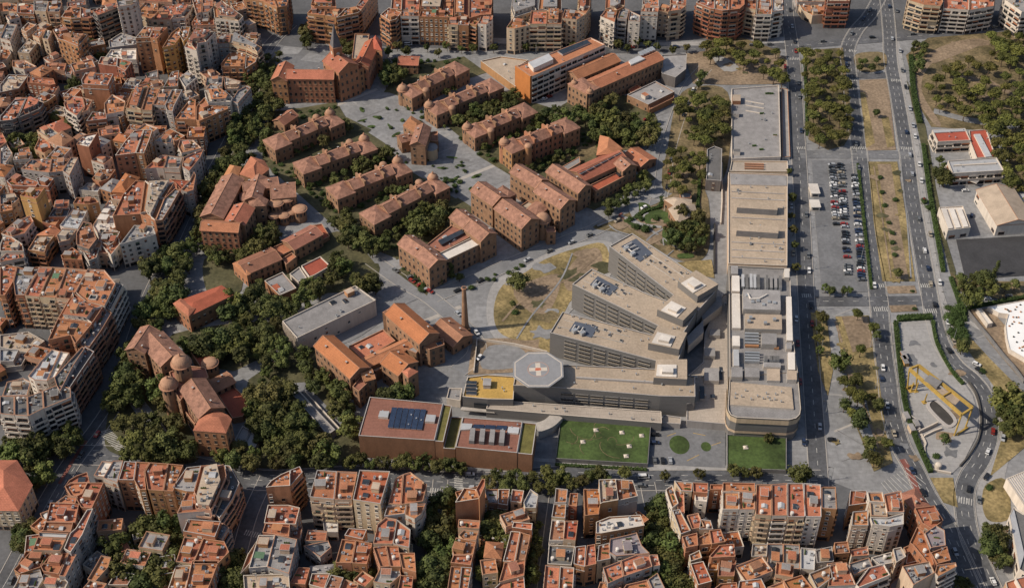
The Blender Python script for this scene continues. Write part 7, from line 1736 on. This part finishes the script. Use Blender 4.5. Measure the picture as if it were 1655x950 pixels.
zone([(1516, 258), (1528, 256), (1530, 292), (1518, 296)], 11, 'round', 3.8, 'green tree left of the school hall', 'trees left of the school hall', 54)
for x, y in ((1495, 325), (1503, 335), (1500, 262)): tree(x, y, 'bush', 2.8, 'rounded bush beside the right carriageway hedge', 'bushes beside the right carriageway')
zone([(1550, 446), (1592, 442), (1602, 472), (1568, 482)], 13, 'round', 4, 'olive green tree below the dark works court', 'trees below the works court', 55)
tree(1611, 434, 'cone', 2.6, 'upright dark tree at the edge of the dark works court', 'trees of the works court'); tree(1641, 458, 'round', 4, 'round tree at the right edge below the works court', 'trees of the works court'); tree(1626, 462, 'round', 3, 'smaller round tree below the works court', 'trees of the works court')
zone([(1530, 490), (1552, 500), (1556, 545), (1540, 545)], 11, 'bush', 3, 'dark shrub between right carriageway and ramp', 'shrubs beside the ramp', 56)
tree(1557, 558, 'round', 4.8, 'round dark tree at the bend of the right carriageway', 'trees at the road bend'); tree(1588, 598, 'bush', 2.6, 'bush on the earth verge beside the ramp', 'trees at the road bend')
zone([(1618, 640), (1660, 640), (1660, 690), (1626, 702)], 14, 'round', 4.6, 'dark tree at the right edge above the corrugated hall', 'trees above the corrugated hall', 57)
zone([(1592, 850), (1612, 855), (1626, 905), (1612, 912)], 12, 'round', 3.8, 'dark tree before the long white building at lower right', 'trees before the long white building', 58)
for x, y in ((1548, 938), (1560, 942)): tree(x, y, 'loose', 3.2, 'olive tree beside the stacked balcony corner block', 'trees beside the balcony corner block')
tree(1527, 708, 'round', 3.4, 'round green tree on the building site', 'trees on the building site'); tree(1513, 736, 'bush', 2.8, 'low bush on the building site', 'trees on the building site'); tree(1598, 788, 'bush', 2.4, 'dark bush at the lawn by the footbridge', 'bushes by the footbridge')
rb = random.Random(8)
for x, y in ((585, 176), (612, 190), (602, 206), (632, 206), (652, 196), (626, 176), (642, 218), (588, 196), (692, 258), (716, 272), (746, 268), (770, 284), (760, 304), (702, 246), (736, 290), (640, 178), (655, 172), (745, 262), (738, 270), (752, 276), (700, 268), (712, 288)): tree(x, y, 'bush', rb.uniform(1.1, 2.0), 'small shrub bed with dark shrub in the paved hospital square', 'shrubs in the paved hospital square')
for k, q in enumerate(([(424, 250), (560, 192), (566, 200), (432, 262)], [(476, 296), (610, 242), (618, 252), (492, 306)], [(530, 334), (662, 284), (668, 296), (545, 350)], [(590, 376), (720, 330), (745, 338), (640, 405)], [(838, 285), (940, 222), (950, 232), (850, 292)], [(640, 104), (740, 92), (745, 100), (650, 116)])): zone(q, 9, 'bush', 2.0, 'dark clipped shrub in the gardens around the brick pavilions', 'shrubs around the brick pavilions', 90+k, 260)
# garden bushes in the pavilion lawns
for k, (q, lb) in enumerate((([(440, 262), (510, 285), (500, 300), (445, 282)], 'foot of the second left row pavilion'), ([(500, 305), (560, 325), (550, 340), (505, 325)], 'foot of the third left row pavilion'), ([(560, 300), (600, 280), (606, 290), (570, 312)], 'wall of the third left row pavilion'), ([(670, 165), (690, 185), (680, 200), (660, 175)], 'front of the right row pavilions'), ([(735, 215), (790, 230), (800, 262), (770, 248)], 'front of the bright orange pavilion'), ([(650, 430), (668, 428), (690, 470), (680, 470)], 'left end of the ward building'), ([(860, 270), (900, 250), (930, 255), (880, 280)], 'lawn above the convent'), ([(745, 462), (850, 425), (852, 432), (750, 470)], 'road before the ward building'), ([(480, 180), (545, 172), (548, 182), (490, 192)], 'foot of the main building'), ([(930, 215), (985, 222), (975, 240), (930, 232)], 'paths above the right ward block'), ([(590, 245), (640, 240), (660, 265), (640, 280)], 'square side of the left row pavilions'), ([(690, 290), (745, 285), (740, 310), (715, 308)], 'square before the lowest left row pavilion'))):
    zone(q, 8, 'bush', 1.7, 'low clipped bush at the '+lb, 'bushes at the '+lb, 60+k, 200)
for k, (q, lb) in enumerate((([(462, 285), (600, 236), (604, 246), (505, 300)], 'second left row pavilion'), ([(515, 328), (652, 270), (655, 282), (560, 330)], 'third left row pavilion'), ([(430, 250), (548, 200), (552, 210), (470, 252)], 'first left row pavilion'), ([(700, 195), (800, 160), (805, 170), (720, 205)], 'second right row pavilion'), ([(770, 232), (850, 200), (856, 210), (790, 240)], 'third right row pavilion'), ([(650, 160), (740, 130), (745, 140), (660, 170)], 'topmost right row pavilion'), ([(836, 275), (925, 235), (935, 245), (850, 285)], 'bright orange pavilion'), ([(600, 370), (720, 330), (735, 345), (640, 390)], 'lowest left row pavilion'))):
    zone(q, 10, 'round', 2.1, 'small garden tree along the wall of the '+lb, 'small garden trees at the '+lb, 80+k, 300)
hedge([(1447, 522), (1455, 600), (1464, 660), (1480, 710), (1504, 764)], 2, 2.2, 'long hedge along the left side of the building site'); hedge([(1450, 517), (1476, 515), (1506, 514)], 2.2, 3.2, 'short wide hedge across the top of the building site'); hedge([(1507, 520), (1514, 556), (1536, 598), (1556, 622)], 1.5, 1.6, 'hedge along the right carriageway above the gantry')
hedge([(1492, 235), (1500, 300), (1512, 370), (1524, 440)], 1.8, 2.2, 'hedge right of the right carriageway below the school'); hedge([(1472, 92), (1476, 150), (1486, 200)], 2, 3, 'hedge at the left edge of the upper right park'); hedge([(1563, 500), (1600, 492), (1655, 482), (1680, 478)], 1.8, 1.8, 'hedge above the white dotted roof')
hedge([(1386, 266), (1396, 360), (1408, 468)], 1.3, 1.5, 'low hedge between parking lot and left carriageway'); hedge([(1300, 90), (1304, 220)], 1.2, 1.4, 'low hedge at the left edge of the long grove'); hedge([(897, 752), (1046, 760)], 1.2, 1.4, 'low hedge below the raised lawn')
hedge([(1536, 450), (1546, 478), (1560, 520)], 1.6, 2, 'hedge beside the ramp at the right carriageway'); hedge([(640, 398), (700, 430)], 1.3, 1.8, 'hedge beside the garden path near the ward building'); hedge([(1126, 360), (1130, 300), (1132, 285)], 1.4, 1.6, 'hedge left of the access ramp')
# ------------------------------------------------------------------ cars
CARC = {'white': (.62, .61, .60), 'silver': (.34, .35, .37), 'dark blue': (.022, .034, .07), 'black': (.018, .018, .02), 'red': (.24, .025, .02), 'grey': (.12, .125, .13), 'beige': (.33, .28, .21)}
CARM = {k: mat('car_paint_'+k.replace(' ', '_'), v, .04, 1, rough=.28, objvar=.1, spec=.6) for k, v in CARC.items()}; TYRE = mat('tyre_rubber', (.02, .02, .02), .1, 1); CGL = mat('car_glass', (.015, .018, .022), .1, 1, rough=.08, objvar=0, spec=.6)
def car_mesh(k, L=4.3, W=1.78, van=False):
    m = MB(); prof = [(-L/2, .35), (-L/2, .78), (-L*.40, .92), (-L*.22, .95), (L*.28, .95), (L*.47, .82), (L/2, .6), (L/2, .35)]
    if van: prof = [(-L/2, .35), (-L/2, 1.0), (-L*.3, 1.0), (L*.3, 1.0), (L*.47, .9), (L/2, .7), (L/2, .35)]
    n = len(prof)
    for i in range(n-1): a, b = prof[i], prof[i+1]; m.poly([(a[0], -W/2, a[1]), (a[0], W/2, a[1]), (b[0], W/2, b[1]), (b[0], -W/2, b[1])][::-1] if False else [(a[0], W/2, a[1]), (b[0], W/2, b[1]), (b[0], -W/2, b[1]), (a[0], -W/2, a[1])][::-1], 0)
    for s in (-1, 1): m.poly([(p[0], s*W/2, p[1]) for p in (prof if s < 0 else prof[::-1])][::-1], 0)
    ht = 2.0 if van else 1.45; c0, c1, c2, c3 = (-L*.44, -L*.40, L*.05, L*.27) if not van else (-L*.49, -L*.47, L*.22, L*.40); wi = W*.40; zb = prof[3][1]-.02
    B = [(c0, -W/2+.05), (c3, -W/2+.05), (c3, W/2-.05), (c0, W/2-.05)]; T = [(c1, -wi), (c2, -wi), (c2, wi), (c1, wi)]
    for i in range(4): j = (i+1) % 4; m.poly([(*B[i], zb), (*B[j], zb), (*T[j], ht-.06), (*T[i], ht-.06)], 1)
    m.prism([(c1-.04, -wi-.03), (c2+.04, -wi-.03), (c2+.04, wi+.03), (c1-.04, wi+.03)], ht-.07, ht, 0)
    for x in (-L*.31, L*.31):
        for s in (-1, 1): m.tube((x, s*(W/2-.2), .33), (x, s*(W/2+.02), .33), .33, 10, 2)
    for s in (-1, 1): m.box((L/2-.06, s*W*.36, .58), (.14, .35, .14), 0, 3)
    return m.mesh('car', [CARM[k], CGL, TYRE, COPE['w']])
CARS = {k: car_mesh(k) for k in CARC}; VANW = car_mesh('white', 5.4, 2.0, True)
OR2 = lambda i: ORD[i] if 0 < i < len(ORD) else ('first' if i == 0 else '%d%s' % (i+1, {1: 'st', 2: 'nd', 3: 'rd'}.get((i+1) % 10, 'th')))
rc = random.Random(77)
def car(x, y, rz, label, group, k): return single('parked_car' if 'park' in group else 'car', CARS[k], label, 'car', G(x, y)+Vector((0, 0, .36)), group, rz)
for colname, f, y0, y1, occ in (('left', lambda y: 1344+(y-266)*.075, 268, 368, .93), ('middle', lambda y: 1358+(y-266)*.068, 268, 452, .86), ('right', lambda y: 1381+(y-285)*.066, 286, 456, .92)):
    y = y0; i = 0
    while y < y1:
        if rc.random() < occ:
            k = rc.choices(list(CARC), (5, 6, 4, 6, 2.2, 6, 1.5))[0]; car(f(y)+rc.uniform(-.8, .8), y, (0 if rc.random() < .6 else math.pi)+rc.uniform(-.05, .05), '%s car, %s from top of the %s column in the parking lot' % (k, OR2(i), colname), 'cars parked in the parking lot', k); i += 1
        y += 4.45*(.9+.1*(y/400))
def along(L, off, n, what, seed, flip=1):
    r = random.Random(seed); P = offs(L, off); k = 0; pts = []
    for _ in range(n*6):
        i = r.randrange(3, len(P)-3); p = P[i].lerp(P[i+1], r.random()); P3 = Vector((p.x, p.y, .3))
        if not in_frame(P3, -5) or any((p-q[0]).length < 12 for q in pts) or covered(p.x, p.y, .5, None): continue
        t = (P[i+1]-P[i]).normalized(); pts.append((p, t)); 
        if len(pts) >= n: break
    pts.sort(key=lambda q: -q[0].y)
    for j, (p, t) in enumerate(pts):
        c = r.choices(list(CARC), (4, 4, 3, 4, 2, 4, 1))[0]; single('car', CARS[c], '%s car, %s from the top of those %s' % (c, OR2(j), what), 'car', (p.x, p.y, .48), 'cars '+what, math.atan2(t.y, t.x)+(0 if flip > 0 else math.pi))
along(L1, 2.1, 13, 'driving on the straight street', 1); along(L1, -6.0, 11, 'parked along the straight street', 2); along(L2, -1.6, 13, 'driving on the left carriageway', 3); along(L3, 1.5, 15, 'driving on the right carriageway', 4, -1); along(L3, 6.4, 20, 'parked right of the right carriageway', 5); along(LT, 2.0, 15, 'driving on the top avenue', 6); along(LB, -3.5, 15, 'driving on the bottom avenue', 7); along(LD, 2.2, 13, 'driving on the diagonal tree lined street', 8)
for i_, L in enumerate(HR): along(L, 3.1, 8, ('standing beside the road under the convent', 'standing on the road by the chimney', 'standing left of the parking deck')[i_], 40+i_)
for x, y, rz, k, lb in ((1059, 704, 0, 'black', 'black car parked upper left on the forecourt'), (1059, 717, 0, 'dark blue', 'dark blue car parked left on the forecourt'), (1058, 745, 1.57, 'grey', 'grey car parked at the lower left of the forecourt'), (1071, 746, 1.57, 'black', 'black car parked second along the lower edge of the forecourt'), (1083, 746, 1.57, 'silver', 'silver car parked third along the lower edge of the forecourt'),
                        (671, 455, .5, 'black', 'black car parked beside the red one at the ward building'), (680, 462, .5, 'red', 'red car parked at the corner of the ward building'), (664, 449, .5, 'grey', 'grey car parked above the black one at the ward building'), (690, 469, .5, 'silver', 'silver car parked below the red one at the ward building'), (1344, 712, 0, 'black', 'black car standing alone on the paved square by the street'), (1424, 613, 1.5, 'dark blue', 'dark blue car at the edge of the triangular roadside park'), (1578, 590, -.6, 'white', 'white car on the ramp beside the retaining wall'), (1590, 455, .1, 'beige', 'beige car on the yard road below the dark court'), (1595, 484, .2, 'white', 'white car on the earth yard below the works court'), (1630, 480, .2, 'grey', 'grey car on the earth yard near the hedge'), (1560, 310, .1, 'white', 'white car in front of the school hall'), (1525, 300, .3, 'silver', 'silver car in the school yard'), (1570, 350, 1.2, 'dark blue', 'dark blue car between workshop and warehouse'), (888, 158, .5, 'red', 'red car parked below the orange ended slab block'), (880, 162, .5, 'white', 'white car parked below the orange ended slab block'), (1045, 195, .3, 'red', 'red car at the edge of the dense grove'), (760, 768, .05, 'white', 'white car with black roof on the bottom avenue near the thin row'), (1030, 300, .5, 'white', 'white car beside the small garden house')):
    car(x, y, rz, lb, 'cars parked off the roads', k)
single('delivery_van', VANW, 'white delivery van on the bottom avenue near the forecourt', 'van', G(1040, 772)+Vector((0, 0, .4)), None, .05); single('delivery_van', VANW, 'white delivery van on the top avenue by the orange front', 'van', G(660, 74)+Vector((0, 0, .4)), None, .05)
# ------------------------------------------------------------------ street lamps
m = MB(); m.cyl((0, 0, 0), .16, 8.4, 8, 0, .08); m.box((0, 0, 0), (.5, .5, .5)); LPOLE = m.mesh('pole', [STEEL]); m = MB(); m.tube((0, 0, 8.3), (1.8, 0, 8.8), .07, 6); m.box((2.1, 0, 8.72), (1.0, .34, .16)); LHEAD = m.mesh('lamp_head', [RAIL])
def lamps(L, off, every, what, rz=0):
    P = offs(L, off); acc = every*.5; j = 0
    for i in range(len(P)-1):
        acc += (P[i+1]-P[i]).length
        if acc >= every and in_frame(Vector((*P[i], 0)), -4) and not covered(P[i].x, P[i].y, .5, None):
            acc = 0; t = thing('street_lamp', '', 'street lamp', (*P[i], .1), 'street lamps '+what, rz); part('pole', LPOLE, t); part('lamp_head', LHEAD, t); LL_.append((t, what))
LL_ = []
lamps(line_w([(1441, 101), (1449, 151), (1458, 202), (1466, 253), (1473, 310), (1481, 360), (1494, 428), (1503, 478), (1509, 512), (1522, 552), (1549, 592)], 3), 6.2, 26, 'right of the right carriageway', math.pi); lamps(line_w([(1372, 111), (1376, 151), (1383, 202), (1389, 249), (1395, 303), (1402, 377), (1414, 440), (1420, 485), (1427, 563), (1434, 613), (1440, 664), (1455, 718), (1477, 758)], 3), -6.4, 26, 'left of the left carriageway', 0); lamps(line_w([(1284, 120), (1288, 200), (1294, 300), (1299, 400), (1304, 500), (1311, 600), (1318, 700), (1325, 800)], 3), 5.6, 30, 'right of the straight street', math.pi); lamps(line_w([(700, 73), (800, 76), (900, 82), (985, 82), (1060, 80), (1130, 80), (1200, 78)], 3), -5.6, 34, 'below the top avenue', 1.57)
cnt = {}
for t, what in sorted(LL_, key=lambda q: -q[0].location.y): cnt[what] = cnt.get(what, -1)+1; t['label'] = 'slim street lamp, %s from the far end, %s' % (OR2(cnt[what]), what)
